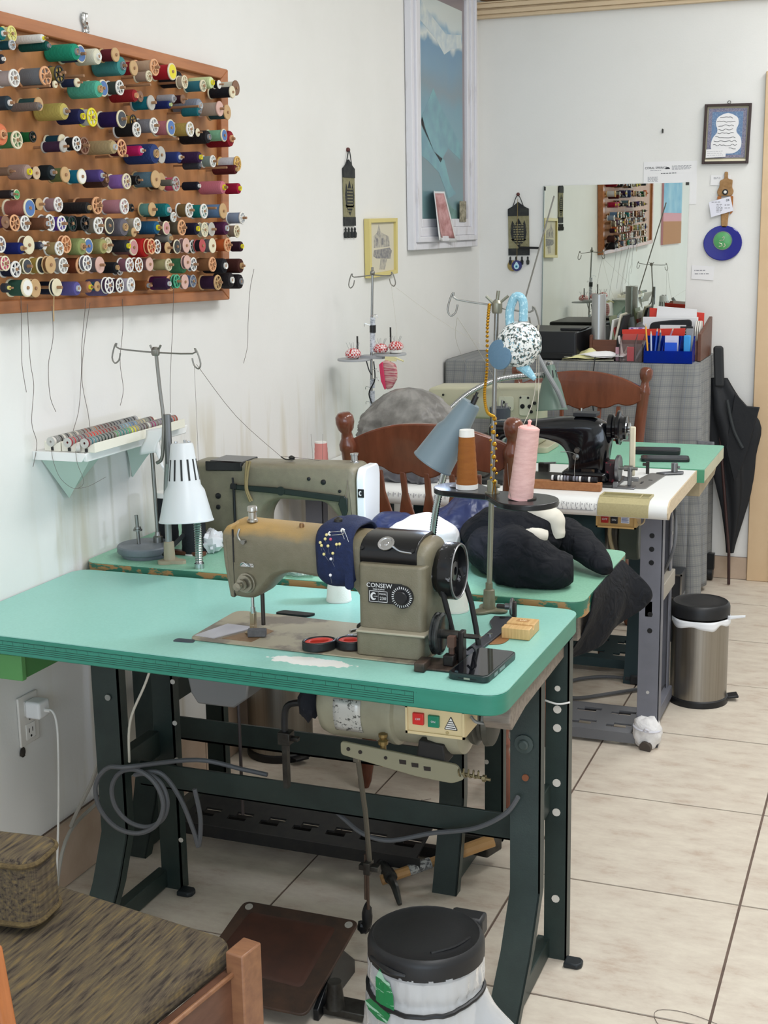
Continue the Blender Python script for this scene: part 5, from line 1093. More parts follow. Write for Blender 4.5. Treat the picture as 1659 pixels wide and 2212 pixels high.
# printed measure on the rounded front
rp = MB()
for k in range(16):
    x = .80+.0135*k; rp.box((x, 3.7195, .733), (x+.0006, 3.7215, .747 if k % 4 else .75)); rp.add(*text(random.choice(['x', 'X', 'y', 'v']), .010, (x+.006, 3.7185, .745), X, Z)); rp.add(*text(random.choice('LPLJA'), .009, (x+.004, 3.717, .731), X, Z))
rp.box((.8, 3.717, .7265), (1.0, 3.7195, .7271)); rp.build('printed_ruler', pale_line, t3, smooth=0)
rp = MB()
for k in range(22): x = .29+.0165*k; rp.box((x, 3.7185, .733), (x+.0008, 3.7215, .747)); rp.add(*text(random.choice(['x', 'X', 'V']), .009, (x+.007, 3.7185, .742), X, Z))
rp.build('printed_ruler', pale_line, t3, smooth=0)
tr = thing('edge_tray', 'beige plastic tray hooked over front edge of white table', 'tray', (1.085, 3.75, .72))
bt = mat('khaki_beige_plastic', 'b3a97e', .5, nz=(200, 'a89e74'))
MB().prism([(3.7165, .713), (3.714, .73), (3.720, .75), (3.738, .7625), (3.742, .7645), (3.742, .7605), (3.724, .746), (3.7185, .73), (3.72, .715)], (1.012, 0, 0), Y, Z, (.145, 0, 0)).build('front_lip', bt, tr, bevel=.001)
MB().box((1.012, 3.742, .7602), (1.157, 3.747, .7665)).box((1.012, 3.80, .7602), (1.157, 3.805, .7665)).box((1.012, 3.747, .7602), (1.017, 3.80, .7665)).box((1.152, 3.747, .7602), (1.157, 3.80, .7665)).box((1.124, 3.747, .7602), (1.128, 3.80, .765)).build('rim', bt, tr, bevel=.001)
MB().box((1.017, 3.747, .7601), (1.152, 3.80, .7606)).build('well', mat('tray_well', '8a8460', .6), tr)
br = thing('bobbin_rack', 'wooden block holding black and white bobbins in front of black machine', 'bobbin rack', (.88, 3.83, .76))
MB().box((.76, 3.822, .7603), (.998, 3.85, .785)).build('block', wood('light_brown_block', 'a8744a', '935f3a', .5), br, bevel=.002)
mwhite = mat('bobbin_white_thread', 'dedede', .7); mblk = mat('bobbin_black_thread', '1c1c22', .7); mgrey = mat('bobbin_grey_thread', '7c7c86', .7); mbob = mat('bobbin_rim', '201d1e', .35)
nick = mat('bobbin_nickel', 'c4c3be', .4, .5)
me_bob = MB().lathe([(.25, 0), (1, 0), (1, .12), (.25, .12)], (0, 0, 0), X, 16, True).lathe([(.25, .88), (1, .88), (1, 1), (.25, 1)], (0, 0, 0), X, 16, True).mi(1).lathe([(.25, .12), (.94, .12), (.94, .88), (.25, .88)], (0, 0, 0), X, 16, True).mesh('bobbin', [steel, white])
def bobbin(loc, rx, w_, m_rim, m_thread, label, grp, rz=0):
    o = bpy.data.objects.new('bobbin', me_bob); COL.objects.link(o); o.location = loc; o.scale = (w_, rx, rx); o.rotation_euler = (0, 0, rz)
    for k, m in ((0, m_rim), (1, m_thread)): o.material_slots[k].link = 'OBJECT'; o.material_slots[k].material = m
    tag(o, label, 'bobbin', grp); return o
seq = [mwhite, mblk, mwhite, mwhite, mgrey, mgrey, mblk, mgrey, mgrey, mwhite, mblk, mblk, mwhite, mblk, mblk]
for k, m in enumerate(seq): bobbin((.848+.0092*k, 3.836, .7935), .0088, .0088, mbob, m, '%s bobbin on wooden block by black machine, %s from left' % ({'bobbin_white_thread': 'white', 'bobbin_black_thread': 'black', 'bobbin_grey_thread': 'grey'}[m.name], ordinal(k+1)), 'bobbins on the wooden block')
# black machine
m3 = thing('sewing_machine', 'glossy black vintage sewing machine on the white table', 'sewing machine', (.88, 3.97, .76))
jap = mat('black_japan', '0d0e12', .16, coat=.3)
pr3 = round_poly([(.62, .87), (.615, .925), (.64, .94), (.75, .945), (.85, .958), (.93, .962), (.985, .945), (1.0, .90), (.985, .78), (.865, .78), (.872, .83), (.85, .872), (.80, .888), (.72, .893), (.665, .885), (.655, .86)], .03, 5)
machine_body(MB(), pr3, [(3.935, .012), (3.938, .008), (3.948, .003), (3.965, 0), (3.985, 0), (4.002, .003), (4.012, .008), (4.015, .012)]).build('body', jap, m3, smooth=60)
MB().prism(rrect(.855, 3.915, 1.0, 4.03, .02), (0, 0, .7685), X, Y, (0, 0, .03)).build('column_foot', jap, m3, bevel=.008, seg=3)
MB().prism(rrect(.52, 3.89, 1.03, 4.06, .02), (0, 0, .7605), X, Y, (0, 0, .008)).build('bed', mat('dark_bed', '2b2b2c', .35, nz=(14, '3d3b38')), m3, bevel=.002)
MB().box((.885, 3.945, .962), (.955, 4.0, .974)).build('oil_pad', mat('dark_box', '24262a', .5), m3, bevel=.002); MB().cyl((.905, 3.97, .974), (.905, 3.97, .985), .0025, n=8).build('pin', chrome, m3)
MB().lathe([(0, 0), (.042, 0), (.042, .012), (.034, .015), (.034, .021), (.040, .024), (.052, .027), (.052, .035), (.042, .038), (.036, .046), (.036, .054), (.02, .056), (0, .056)], (.99, 3.97, .93), X, 32).build('handwheel', jap, m3, smooth=30)
MB().lathe([(.010, 0), (.016, .002), (.016, .008), (.008, .010), (0, .010)], (1.046, 3.97, .93), X, 16).build('clutch_knob', chrome, m3)
MB().cyl((.902, 3.937, .865), (.902, 3.926, .862), .008).lathe([(.010, 0), (.010, .004), (0, .006)], (.898, 3.936, .842), (0, -1, 0), 14).build('tension_stud', steel, m3); MB().tube([(.85, 3.936, .855), (.88, 3.933, .856), (.898, 3.93, .85)], .001, 5).build('thread_wire', chrome, m3)
MB().box((.915, 3.933, .797), (.955, 3.9355, .806)).build('maker_plate', mat('worn_brass_plate', '3f3833', .4, .6, nz=(80, '7a6650', .5, .6)), m3)
MB().cyl((.68, 3.97, .86), (.68, 3.97, .775), .004).box((.67, 3.95, .7695), (.69, 3.985, .775)).build('presser_foot', chrome, m3)
MB().prism(rrect(.985, 3.935, 1.02, 4.0, .004), (0, 0, .7685), X, Y, (0, 0, .06)).build('wire_bundle', mat('red_black_wires', '2a1a1e', .6, nz=(60, '8a2a3a', .58, .62)), m3, bevel=.003)
strands('thread hanging from the tension stud of the black machine', [(.898, 3.929, .84), (.897, 3.92, .80), (.905, 3.9, .775)], m=mat('grey_thread_line', 'a5a29c', .7), r=.0007)
beltm = mat('cream_belt', 'd8cfb6', .6)
MB().box((1.052, 3.965, .785), (1.07, 3.975, .935)).build('belt_guard', beltm, m3, bevel=.004)
mb = MB(); w3 = thing('bobbin_winder', 'grey bobbin winder beside the black sewing machine on white table', 'bobbin winder', (1.05, 3.93, .76))
MB().lathe([(.008, 0), (.036, 0), (.039, .002), (.039, .010), (.035, .012), (.03, .009), (.01, .009)], (1.022, 3.93, .815), X, 28).build('wheel', mat('grey_cast', '7d7e80', .3, .7), w3)
MB().cyl((1.018, 3.93, .815), (1.085, 3.93, .815), .005).cyl((1.045, 3.93, .815), (1.07, 3.93, .815), .009).build('spindle', steel, w3)
MB().box((1.02, 3.885, .7603), (1.085, 3.92, .765)).cyl((1.02, 3.895, .77), (1.035, 3.895, .77), .010).box((1.058, 3.915, .765), (1.068, 3.938, .82)).box((1.045, 3.92, .778), (1.09, 3.932, .79)).build('bracket', _m['grey_cast'], w3, bevel=.002)
sp3 = thing('slide_plate', 'flat grey slotted plate with screw post right of black machine', 'machine part', (1.09, 4.05, .76))
MB().prism(round_poly([(1.045, 3.90), (1.115, 3.90), (1.135, 4.15), (1.085, 4.16)], .015), (0, 0, .7603), X, Y, (0, 0, .003)).build('plate', mat('grey_plate', '85837f', .4, .5), sp3); MB().box((1.085, 3.97, .7633), (1.092, 4.0, .764)).box((1.1, 4.03, .7633), (1.112, 4.036, .764)).build('slots', black, sp3)
MB().prism(round_poly([(1.10, 4.145), (1.13, 4.135), (1.185, 4.165), (1.18, 4.195), (1.15, 4.19)], .008), (0, 0, .7633), X, Y, (0, 0, .004)).cyl((1.155, 4.172, .767), (1.155, 4.172, .795), .0105).cyl((1.165, 4.172, .782), (1.172, 4.172, .782), .004).build('post', _m['grey_cast'], sp3, bevel=.001)
MB().box((1.07, 4.15, .7603), (1.08, 4.156, .80)).cyl((1.06, 4.152, .79), (1.075, 4.152, .79), .005).build('gauge', darksteel, sp3)
# switch box and motor under the white table
sw = thing('switch_box', 'tan switch box with red OFF and black ON buttons under white table', 'switch', (1.06, 3.80, .68))
tanp = mat('tan_plastic', 'c8a468', .5)
MB().box((.998, 3.772, .668), (1.114, 3.86, .7215)).build('housing', tanp, sw, bevel=.003)
for a in ((.998, .668, 1.114, .673), (.998, .7135, 1.114, .7185), (.998, .668, 1.003, .7185), (1.109, .668, 1.114, .7185)): MB().box((a[0], 3.766, a[1]), (a[2], 3.774, a[3])).build('rim', tanp, sw)
def button(root, x0, z0, x1, z1, y, m, txt=None, sz=.008):
    b_ = MB().box((x0, y-.006, z0), (x1, y+.002, z1)).build('button', m, root, bevel=.0015)
    if txt:
        g = MB(); g.add(*text(txt, sz, ((x0+x1)/2, y-.0063, (z0+z1)/2), X, Z)); g.build('lettering', lt, b_, smooth=0)
    return b_
redb = mat('red_button', 'a82420', .35)
button(sw, 1.013, .682, 1.034, .704, 3.772, redb, 'OFF', .009); button(sw, 1.04, .681, 1.061, .703, 3.772, mat('black_button', '222226', .35), 'ON', .008)
st = MB().box((1.07, 3.7705, .683), (1.094, 3.7725, .703)).build('sticker', mat('sticker_white', 'dfe2ea', .6), sw); g = MB()
for k in range(5): g.box((1.072, 3.770, .686+.0034*k), (1.092-.003*(k % 2), 3.7706, .6875+.0034*k))
g.build('print_lines', mat('print_blue', '4a5a9a', .6), st, smooth=0)
mo3 = thing('motor', 'dark green motor with belt guard under right end of white table', 'motor', (1.05, 3.98, .62))
teal = mat('dark_teal_motor', '27444a', .4, nz=(12, '1d3236'))
MB().lathe([(0, 0), (.05, 0), (.07, .015), (.075, .03), (.075, .17), (.06, .19), (0, .19)], (.80, 3.99, .615), X, 24).build('body', teal, mo3)
MB().lathe([(.05, 0), (.06, .002), (.06, .01), (.045, .014), (.045, .02), (.06, .024), (.06, .032), (.05, .034)], (1.0, 3.97, .61), X, 24, True).build('pulley', mat('pulley_grey', '5c5a50', .4, .5), mo3)
MB().prism([(3.90, .72), (3.88, .60), (3.90, .545), (3.98, .53), (4.05, .56), (4.06, .72)], (1.04, 0, 0), Y, Z, (.06, 0, 0)).build('belt_guard', mat('dark_olive_guard', '39443c', .4), mo3, bevel=.006)
MB().tube([(1.02, 3.9, .70), (1.012, 3.895, .62), (1.03, 3.895, .55)], .006, 8, 4).build('belt', mat('tan_belt', 'a89a78', .6), mo3)
MB().box((.86, 3.88, .50), (.95, 3.93, .57)).box((.80, 3.93, .45), (.83, 3.96, .56)).build('clutch_arm', teal, mo3, bevel=.003)
one(MB().tube([(1.115, 3.79, .685), (1.122, 3.785, .678), (1.132, 3.79, .685), (1.134, 3.80, .70)], .0022, 6), 'cord_stub', mat('tan_cord', 'b9a988', .6), 'short tan cord at the right of the tan switch box', 'cord')
one(MB().tube([(1.16, 4.1, .72), (1.19, 4.0, .65), (1.195, 3.95, .58), (1.165, 3.98, .5), (1.13, 4.1, .44)], .005, 8), 'power_cord', mat('grey_cord', '5c5e61', .55), 'grey power cord curving behind the grey leg of white table', 'cord')
one(MB().tube([(.80, 3.95, .012), (.835, 4.10, .009), (.80, 4.22, .009), (.82, 4.30, .009), (.90, 4.36, .009), (.985, 4.36, .012)], .0062, 8).tube([(.84, 4.12, .009), (.88, 4.13, .009), (.96, 4.2, .009), (1.06, 4.29, .009), (1.12, 4.33, .009)], .0062, 8), 'power_cord', _m['grey_cord'], 'grey cord lying in loops on the tiles under white table', 'cord')
one(MB().box((1.0, 4.335, .001), (1.055, 4.375, .03)).cyl((.98, 4.355, .013), (1.0, 4.355, .014), .012), 'plug', mat('dark_plug', '303236', .5), 'dark plug at the end of the looped grey cord', 'plug', bevel=.003)
# grey plastic covered machine at the left end of the white table
pb = thing('covered_machine', 'machine wrapped in crumpled grey plastic bag at left end of white table', 'covered machine', (.34, 4.0, .76))
gpl = mat('smoky_grey_plastic', '9f9c97', .25, trans=.2, ior=1.2, nz=(14, '7f7c78', .4, .6))
def bagf(a, b):
    th, u = 2*PI*a, b; prof_ = (1-u**2.6)**.5 if u < 1 else 0; R_ = .165*prof_+.02*(1-u)
    k = 1+.14*noise.noise(Vector((math.cos(th)*2, math.sin(th)*2, u*4)))+.12*(1-2*abs(noise.noise(Vector((math.cos(th)*5, math.sin(th)*5+5, u*6)))))+.05*noise.noise(Vector((math.cos(th)*12, math.sin(th)*12, u*14)))
    return (.345+R_*k*math.cos(th)*(1 if u > .3 else 1), 3.99+R_*.8*k*math.sin(th), .7615+.27*u)
MB().grid(bagf, 72, 36).build('bag', gpl, pb, smooth=70)
bp2 = thing('plastic_bag', 'dark grey plastic bag crumpled on the white table behind the wooden chair', 'bag', (.42, 3.83, .76))
crumple((.36, 3.845, .79), .06, .05, .045, 41, .4, 5, 26, 14, .7605).build('bag', mat('dark_grey_plastic', '63636a', .3, trans=.1), bp2, smooth=70)
crumple((.44, 3.84, .785), .05, .05, .05, 47, .4, 5, 26, 14, .7605).build('bag_fold', _m['dark_grey_plastic'], bp2, smooth=70)
cone('thread_cone', 'salmon pink thread cone on white table behind the rear olive machine', .075, 3.9, .7603, .10, .024, .020, mat('salmon_thread', 'd88f88', .75, bump=(300, .3)), .003, .004)
strands('two thin dark wires standing beside the salmon cone', [(.06, 3.87, .79), (.055, 3.87, .888)], [(.092, 3.87, .79), (.096, 3.87, .89)], r=.0005, m=strand)
one(crumple((.19, 4.08, .78), .06, .03, .05, 51, .3, 5, 20, 12, .7605), 'blue_cloth', mat('royal_blue_cloth', '222f78', .7), 'scrap of royal blue cloth beside the grey plastic bag', 'cloth')
# thin stand wrapped in tape, with gingham pin cushions
s3 = thing('thread_stand', 'slim tape wrapped thread stand with grey plates near the left wall', 'thread stand', (.137, 4.2, .76))
MB().cyl((.13, 4.2, .7603), (.13, 4.2, .775), .02, n=14).build('base', darksteel, s3)
MB().tube([(.13, 4.2, .77), (.135, 4.2, 1.1), (.145, 4.2, 1.385)], .0042, 10, 0).build('pole', steel, s3)
tpm = mat('white_tape', 'ccd0d6', .5, nz=(90, '8e949c', .5, .6), stretch=(1, 1, 3))
mb = MB()
for (z0, z1) in ((.80, .99), (1.0, 1.03), (1.12, 1.235)): mb.tube([(.131+.05*(z0-.77)*.5, 4.2, z0), (.131+.05*(z1-.77)*.5, 4.2, z1)], .0085, 10, 0)
mb.build('tape_wrap', tpm, s3); MB().cyl((.142, 4.2, 1.185), (.1425, 4.2, 1.21), .0105).build('black_tape', black, s3)
mb = MB()
for (cx_, cy_, z) in ((.085, 4.17, 1.098), (.19, 4.23, 1.112)): mb.lathe([(0, 0), (.056, 0), (.056, .007), (0, .007)], (cx_, cy_, z-.004), Z, 28)
mb.box((.1, 4.185, 1.098), (.18, 4.225, 1.110)).build('spool_plate', mat('grey_plate_paint', 'a4a6a8', .4), s3, bevel=.001)
MB().cyl((.098, 4.17, 1.1), (.098, 4.17, 1.175), .003).build('spool_pin', darksteel, s3); MB().cyl((.19, 4.24, 1.11), (.19, 4.24, 1.20), .003).build('spool_pin', darksteel, s3)
mb = MB(); hook_arm(mb, (.145, 4.2, 1.375), (.083, 4.19, 1.368), 0, 1); hook_arm(mb, (.145, 4.2, 1.375), (.202, 4.21, 1.372), 0, 1); mb.ball((.145, 4.2, 1.382), .009, 8).cyl((.145, 4.2, 1.385), (.145, 4.2, 1.40), .004); mb.build('guide_arm', wire, s3)
mb = MB()
for k, z in enumerate((1.06, 1.0, 1.03, 1.21, 1.24, .95)): mb.tube([(.138, 4.19, z), (.12 if k % 2 else .16, 4.185, z+.006), (.118 if k % 2 else .165, 4.185, z-.004)], .001, 5, 3)
mb.build('hook_pins', chrome, s3); MB().tube([(.145, 4.195, 1.09), (.15, 4.19, 1.03), (.128, 4.19, .98), (.15, 4.19, .92), (.14, 4.19, .905)], .0022, 6).tube([(.12, 4.19, 1.095), (.13, 4.19, 1.06), (.14, 4.19, 1.045)], .002, 6).build('black_cord', black, s3)
ging = mat('red_gingham', 'd9cfcf', .85); N, L, bs = nodes(ging); tcx = N.new('ShaderNodeTexCoord'); ck = N.new('ShaderNodeTexChecker'); ck.inputs['Scale'].default_value = 150; ck.inputs[1].default_value = (*lin('b83a3a'), 1); ck.inputs[2].default_value = (*lin('e2d4d2'), 1); L.new(tcx.outputs['Object'], ck.inputs[0]); L.new(ck.outputs[0], bs.inputs['Base Color'])
for (c, r, lb) in (((.09, 4.15, 1.1055), .026, 'leftmost red gingham pincushion on the grey plate'), ((.165, 4.21, 1.1195), .024, 'middle red gingham pincushion on the grey plate'), ((.216, 4.22, 1.1275), .024, 'right red gingham pincushion stuck with pins on a white roll')):
    g_ = thing('pincushion', lb, 'pincushion', c, 'red gingham pincushions')
    MB().lathe([(r*.8, 0), (r*1.05, r*.3), (r, r*.7), (r*.7, r*1.05), (r*.3, r*1.2), (0, r*1.22)], c, Z, 20).build('cushion', ging, g_, smooth=60)
    pm = MB()
    for k in range(7):
        a = k*2.4; pm.cyl((c[0]+r*.5*math.cos(a), c[1]+r*.5*math.sin(a), c[2]+r), (c[0]+r*.9*math.cos(a), c[1]+r*.7*math.sin(a), c[2]+r*1.9), .0005, n=5)
    pm.build('pins', pinm, g_)['kind'] = 'stuff'
one(MB().lathe([(.0, 0), (.02, 0), (.022, .008), (0, .008)], (.216, 4.22, 1.1193), Z, 18), 'paper_roll', white, 'white paper tape roll under the right gingham pincushion', 'roll')
hh = thing('heart_cushion', 'pink striped fabric pouch hanging below the gingham pincushions', 'pouch', (.21, 4.16, 1.02))
strp = mat('pink_stripes', 'c9a8a0', .85, nz=(60, 'a8485c', .45, .6), stretch=(.2, 1, 3))
MB().prism(round_poly([(.185, 1.09), (.205, 1.10), (.238, 1.085), (.243, 1.04), (.222, 1.005), (.205, 1.0), (.19, 1.035)], .012), (0, 4.15, 0), X, Z, (0, .02, 0)).build('pouch', strp, hh, bevel=.006, seg=3)
MB().prism([(.184, 1.085), (.197, 1.095), (.207, 1.005), (.203, 1.001), (.19, 1.03)], (0, 4.148, 0), X, Z, (0, -.006, 0)).build('pink_edge', mat('hot_pink_felt', 'c8385c', .8), hh, bevel=.002)
MB().box((.2, 4.158, 1.095), (.24, 4.162, 1.11)).tube([(.235, 4.16, 1.107), (.255, 4.16, 1.10), (.265, 4.16, 1.096)], .003, 6).build('ribbon', mat('cream_ribbon', 'd8d2a0', .7), hh)
strands('fine threads crossing from slim stand down to the covered machine', [(.207, 4.21, 1.34), (.25, 4.15, 1.15), (.30, 4.0, 1.03)], [(.207, 4.21, 1.345), (.38, 4.3, 1.2), (.60, 4.5, 1.04)], r=.0004)
strands('fine threads from left hook of the tall stand', [(.975, 2.56, 1.35), (.7, 3.4, 1.22), (.42, 4.45, 1.0)], [(.976, 2.56, 1.35), (.99, 2.7, 1.25), (1.0, 2.9, 1.1)], r=.0004)
# ---------------------------------------------------------------- fourth table, pale green, in front of the back wall
t4 = thing('sewing_table', 'pale green sewing table with thick edge behind the white table', 'table', (.7, 4.53, 0))
P4 = round_poly([(.004, 4.275), (1.232, 4.275), (1.232, 4.77), (.004, 4.77)], .02, 4)
mint4 = mat('pale_green_laminate', '86c0a6', .4, nz=(160, '7bb49a', .35, .7))
MB().prism(P4, (0, 0, .757), X, Y, (0, 0, .003)).build('tabletop', mint4, t4)
MB().box((1.185, 4.268, .718), (1.2335, 4.275, .7585)).box((.004, 4.268, .718), (1.186, 4.275, .7585)).build('front_band', mat('green_band', '4a8f6c', .45), t4)
MB().prism(P4, (0, 0, .717), X, Y, (0, 0, .040)).build('edge_band', mat('cream_edge', 'c4c2a4', .5, nz=(14, 'b6b294')), t4, bevel=.002)
MB().prism([(4.31, .717), (4.74, .717), (4.66, .675), (4.31, .665)], (1.16, 0, 0), Y, Z, (.055, 0, 0)).build('under_batten', mat('cream_batten', 'b8a888', .6, nz=(14, '9c8c70')), t4, bevel=.002)
kframe(t4, .975, 1.035, 4.40, 4.70, .717, .06, mat('dark_teal_stand', '23383c', .45), 1, False); kframe(t4, .06, .12, 4.40, 4.70, .717, .06, _m['dark_teal_stand'], 1, False)
treadle(t4, .14, 1.0, 4.42, 4.58, .05, .085, mat('dark_teal_iron', '2c3f42', .5), 2, 8)
for (c, ro, lb) in (((1.035, 4.55), .12, 'black smartphone in thick case, further of two on the pale green table'), ((1.085, 4.415), .2, 'grey screened smartphone, nearer of two on the pale green table')):
    p = thing('smartphone', lb, 'smartphone', (c[0], c[1], .76), 'phones on the pale green table'); R = Matrix.Rotation(ro, 3, 'Z'); far = c[1] > 4.5
    flat(rrect(-.078, -.038, .078, .038, .012), .7603, .7755 if far else .771, c, R).build('case', mat('black_case', '191b1d', .4), p, bevel=.002); flat(rrect(-.072, -.034, .072, .034, .01), .7755 if far else .771, .776 if far else .7715, c, R).build('screen', mat('grey_glass', '3a3d40' , .12) if not far else mat('black_back', '202225', .35), p)
# cream machine on it
m4 = thing('sewing_machine', 'cream box shaped sewing machine with round black screws on pale green table', 'sewing machine', (.45, 4.53, .76))
crm = mat('cream_machine_paint', 'b9b69c', .4)
pr4 = round_poly([(.23, .855), (.24, .965), (.255, .975), (.628, .985), (.642, .975), (.642, .78), (.54, .78), (.52, .85), (.49, .868), (.32, .868), (.30, .85)], .014, 4)
machine_body(MB(), pr4, [(4.465, .010), (4.468, .004), (4.478, 0), (4.59, 0), (4.60, .005)]).build('body', crm, m4, smooth=50)
MB().prism(rrect(.575, .885, .612, .955, .008), (0, 4.4645, 0), X, Z, (0, -.004, 0)).prism(rrect(.50, .90, .555, .95, .008), (0, 4.4645, 0), X, Z, (0, -.003, 0)).build('side_plate', mat('pale_plate', 'c6c6b0', .4), m4, bevel=.001)
for (x, z, r) in ((.607, .948, .004), (.58, .948, .0035), (.587, .918, .008), (.612, .918, .007), (.618, .9, .006), (.63, .93, .006), (.52, .93, .005), (.3, .95, .004)): MB().lathe([(r, 0), (r, .003), (0, .0035)], (x, 4.4605, z), (0, -1, 0), 12).build('screw', black, m4)
MB().prism(rrect(.2, 4.44, .68, 4.62, .02), (0, 0, .7603), X, Y, (0, 0, .02)).build('bed', crm, m4, bevel=.002)
l4 = thing('desk_lamp', 'green grey gooseneck lamp with slotted shade above the black machine', 'lamp', (.3, 4.6, .76))
lampgg = mat('lamp_green_grey', '5f7468', .4)
cone_shade(l4, (.688, 4.44, 1.064), (.08, -.12, -1), .016, .027, .052, .05, .148, lampgg, white, 9)
gooseneck(l4, [(.255, 4.43, .783), (.275, 4.43, .84), (.328, 4.435, .90), (.413, 4.44, .968), (.521, 4.44, 1.014), (.675, 4.44, 1.03)], .0105, chrome)
MB().tube([(.63, 4.42, 1.135), (.69, 4.385, 1.045), (.733, 4.375, .98), (.753, 4.375, .93)], .008, 10).build('arm', mat('arm_grey', '7f8283', .4), l4)
MB().lathe([(.014, 0), (.017, .006), (.017, .014), (.012, .018)], (.683, 4.44, 1.06), Z, 14).build('cap', chrome, l4)
rd = thing('guide_rod', 'long thin steel rod leaning up past the left edge of mirror', 'rod', (.40, 4.7, .77))
MB().cyl((.382, 4.7, .7605), (.632, 4.7, 1.625), .0028).build('rod', wire, rd); MB().lathe([(.016, 0), (.012, .02), (.006, .024)], (.382, 4.7, .7603), Z, 12).build('foot', darksteel, rd)
mt = thing('machine_top', 'dark grey machine head fittings standing behind the bead string', 'machine part', (.57, 4.3, .76))
MB().cyl((.545, 4.33, .78), (.545, 4.33, .93), .03, .036, 18).build('housing', mat('dark_blue_grey', '3b4048', .45), mt); MB().cyl((.55, 4.33, .93), (.552, 4.33, .955), .004).cyl((.53, 4.33, .93), (.53, 4.33, .95), .004).cyl((.566, 4.33, .93), (.566, 4.33, .945), .006).build('thread_posts', chrome, mt); MB().cyl((.545, 4.33, .7603), (.545, 4.33, .78), .04).build('base', darksteel, mt)
tn = thing('tension_clip', 'small dark tension clip and lever lying on the white table beneath black arm', 'machine part', (.72, 4.1, .76))
MB().box((.74, 4.09, .7603), (.775, 4.11, .79)).build('block', darksteel, tn, bevel=.003); MB().box((.66, 4.03, .7603), (.73, 4.045, .765), Matrix.Rotation(.0, 3, 'Z')).cyl((.76, 4.09, .79), (.80, 4.08, .795), .003).build('lever', _m['grey_cast'], tn)
tb = thing('black_tool', 'dark tools lying in shade at left end of black machine bed', 'tool', (.66, 3.86, .76)); MB().box((.60, 3.84, .7603), (.72, 3.87, .775)).build('body', black, tb, bevel=.006); MB().box((.55, 3.9, .7695), (.62, 3.96, .775)).build('plate', darksteel, tb)

# ---------------------------------------------------------------- counter under grey plaid cloth at the back wall
BZ = .982
bt_ = thing('counter_table', 'tall table hidden under a grey plaid cloth at the back wall', 'table', (.55, 5.6, 0))
MB().box((.02, 5.36, BZ-.035), (1.035, 5.83, BZ-.004)).build('tabletop', wood('dull_board', '8a7a66', '75664f'), bt_)
for (x, y) in ((.05, 5.42), (1.0, 5.42), (.05, 5.78), (1.0, 5.78)): MB().box((x-.02, y-.02, 0), (x+.02, y+.02, BZ-.035)).build('leg', darksteel, bt_)
MB().cyl((1.055, 5.8, .03), (1.075, 5.8, .03), .028, n=14).build('castor', black, bt_); MB().box((1.045, 5.785, .05), (1.08, 5.815, .12)).build('castor_fork', black, bt_)
plaid = mat('grey_plaid', '8b8c8e', .9); N, L, bs = nodes(plaid)
tc = N.new('ShaderNodeTexCoord'); mp = N.new('ShaderNodeMapping'); L.new(tc.outputs['UV'], mp.inputs[0]); sx = N.new('ShaderNodeSeparateXYZ'); L.new(mp.outputs[0], sx.inputs[0])
def lines(axis, per, wdt, off=0):
    a = N.new('ShaderNodeMath'); a.operation = 'MULTIPLY_ADD'; a.inputs[1].default_value = 1/per; a.inputs[2].default_value = off; L.new(sx.outputs[axis], a.inputs[0])
    f = N.new('ShaderNodeMath'); f.operation = 'FRACT'; L.new(a.outputs[0], f.inputs[0]); g = N.new('ShaderNodeMath'); g.operation = 'LESS_THAN'; g.inputs[1].default_value = wdt; L.new(f.outputs[0], g.inputs[0]); return g.outputs[0]
cur = None
base = (*lin('93948f'), 1)
for axis, per, wdt, off, colr, f_ in ((0, .0085, .4, 0, '7e8084', .55), (1, .0085, .4, 0, '7e8084', .55), (0, .043, .35, .2, '7c7e81', .35), (1, .043, .35, .2, '7c7e81', .35), (0, .043, .03, 0, '4a4f5c', .6), (1, .043, .03, 0, '4a4f5c', .6), (0, .13, .010, .3, '6a7896', .6)):
    m_ = N.new('ShaderNodeMath'); m_.operation = 'MULTIPLY'; m_.inputs[1].default_value = f_; L.new(lines(axis, per, wdt, off), m_.inputs[0])
    x_ = N.new('ShaderNodeMix'); x_.data_type = 'RGBA'; L.new(m_.outputs[0], x_.inputs[0])
    if cur is None: x_.inputs[6].default_value = base
    else: L.new(cur, x_.inputs[6])
    x_.inputs[7].default_value = (*lin(colr), 1); cur = x_.outputs[2]
L.new(cur, bs.inputs['Base Color'])
def uvgrid(mb, nu, nv, uvf):
    """adds a UV layer after build: returns builder closure"""
    return uvf
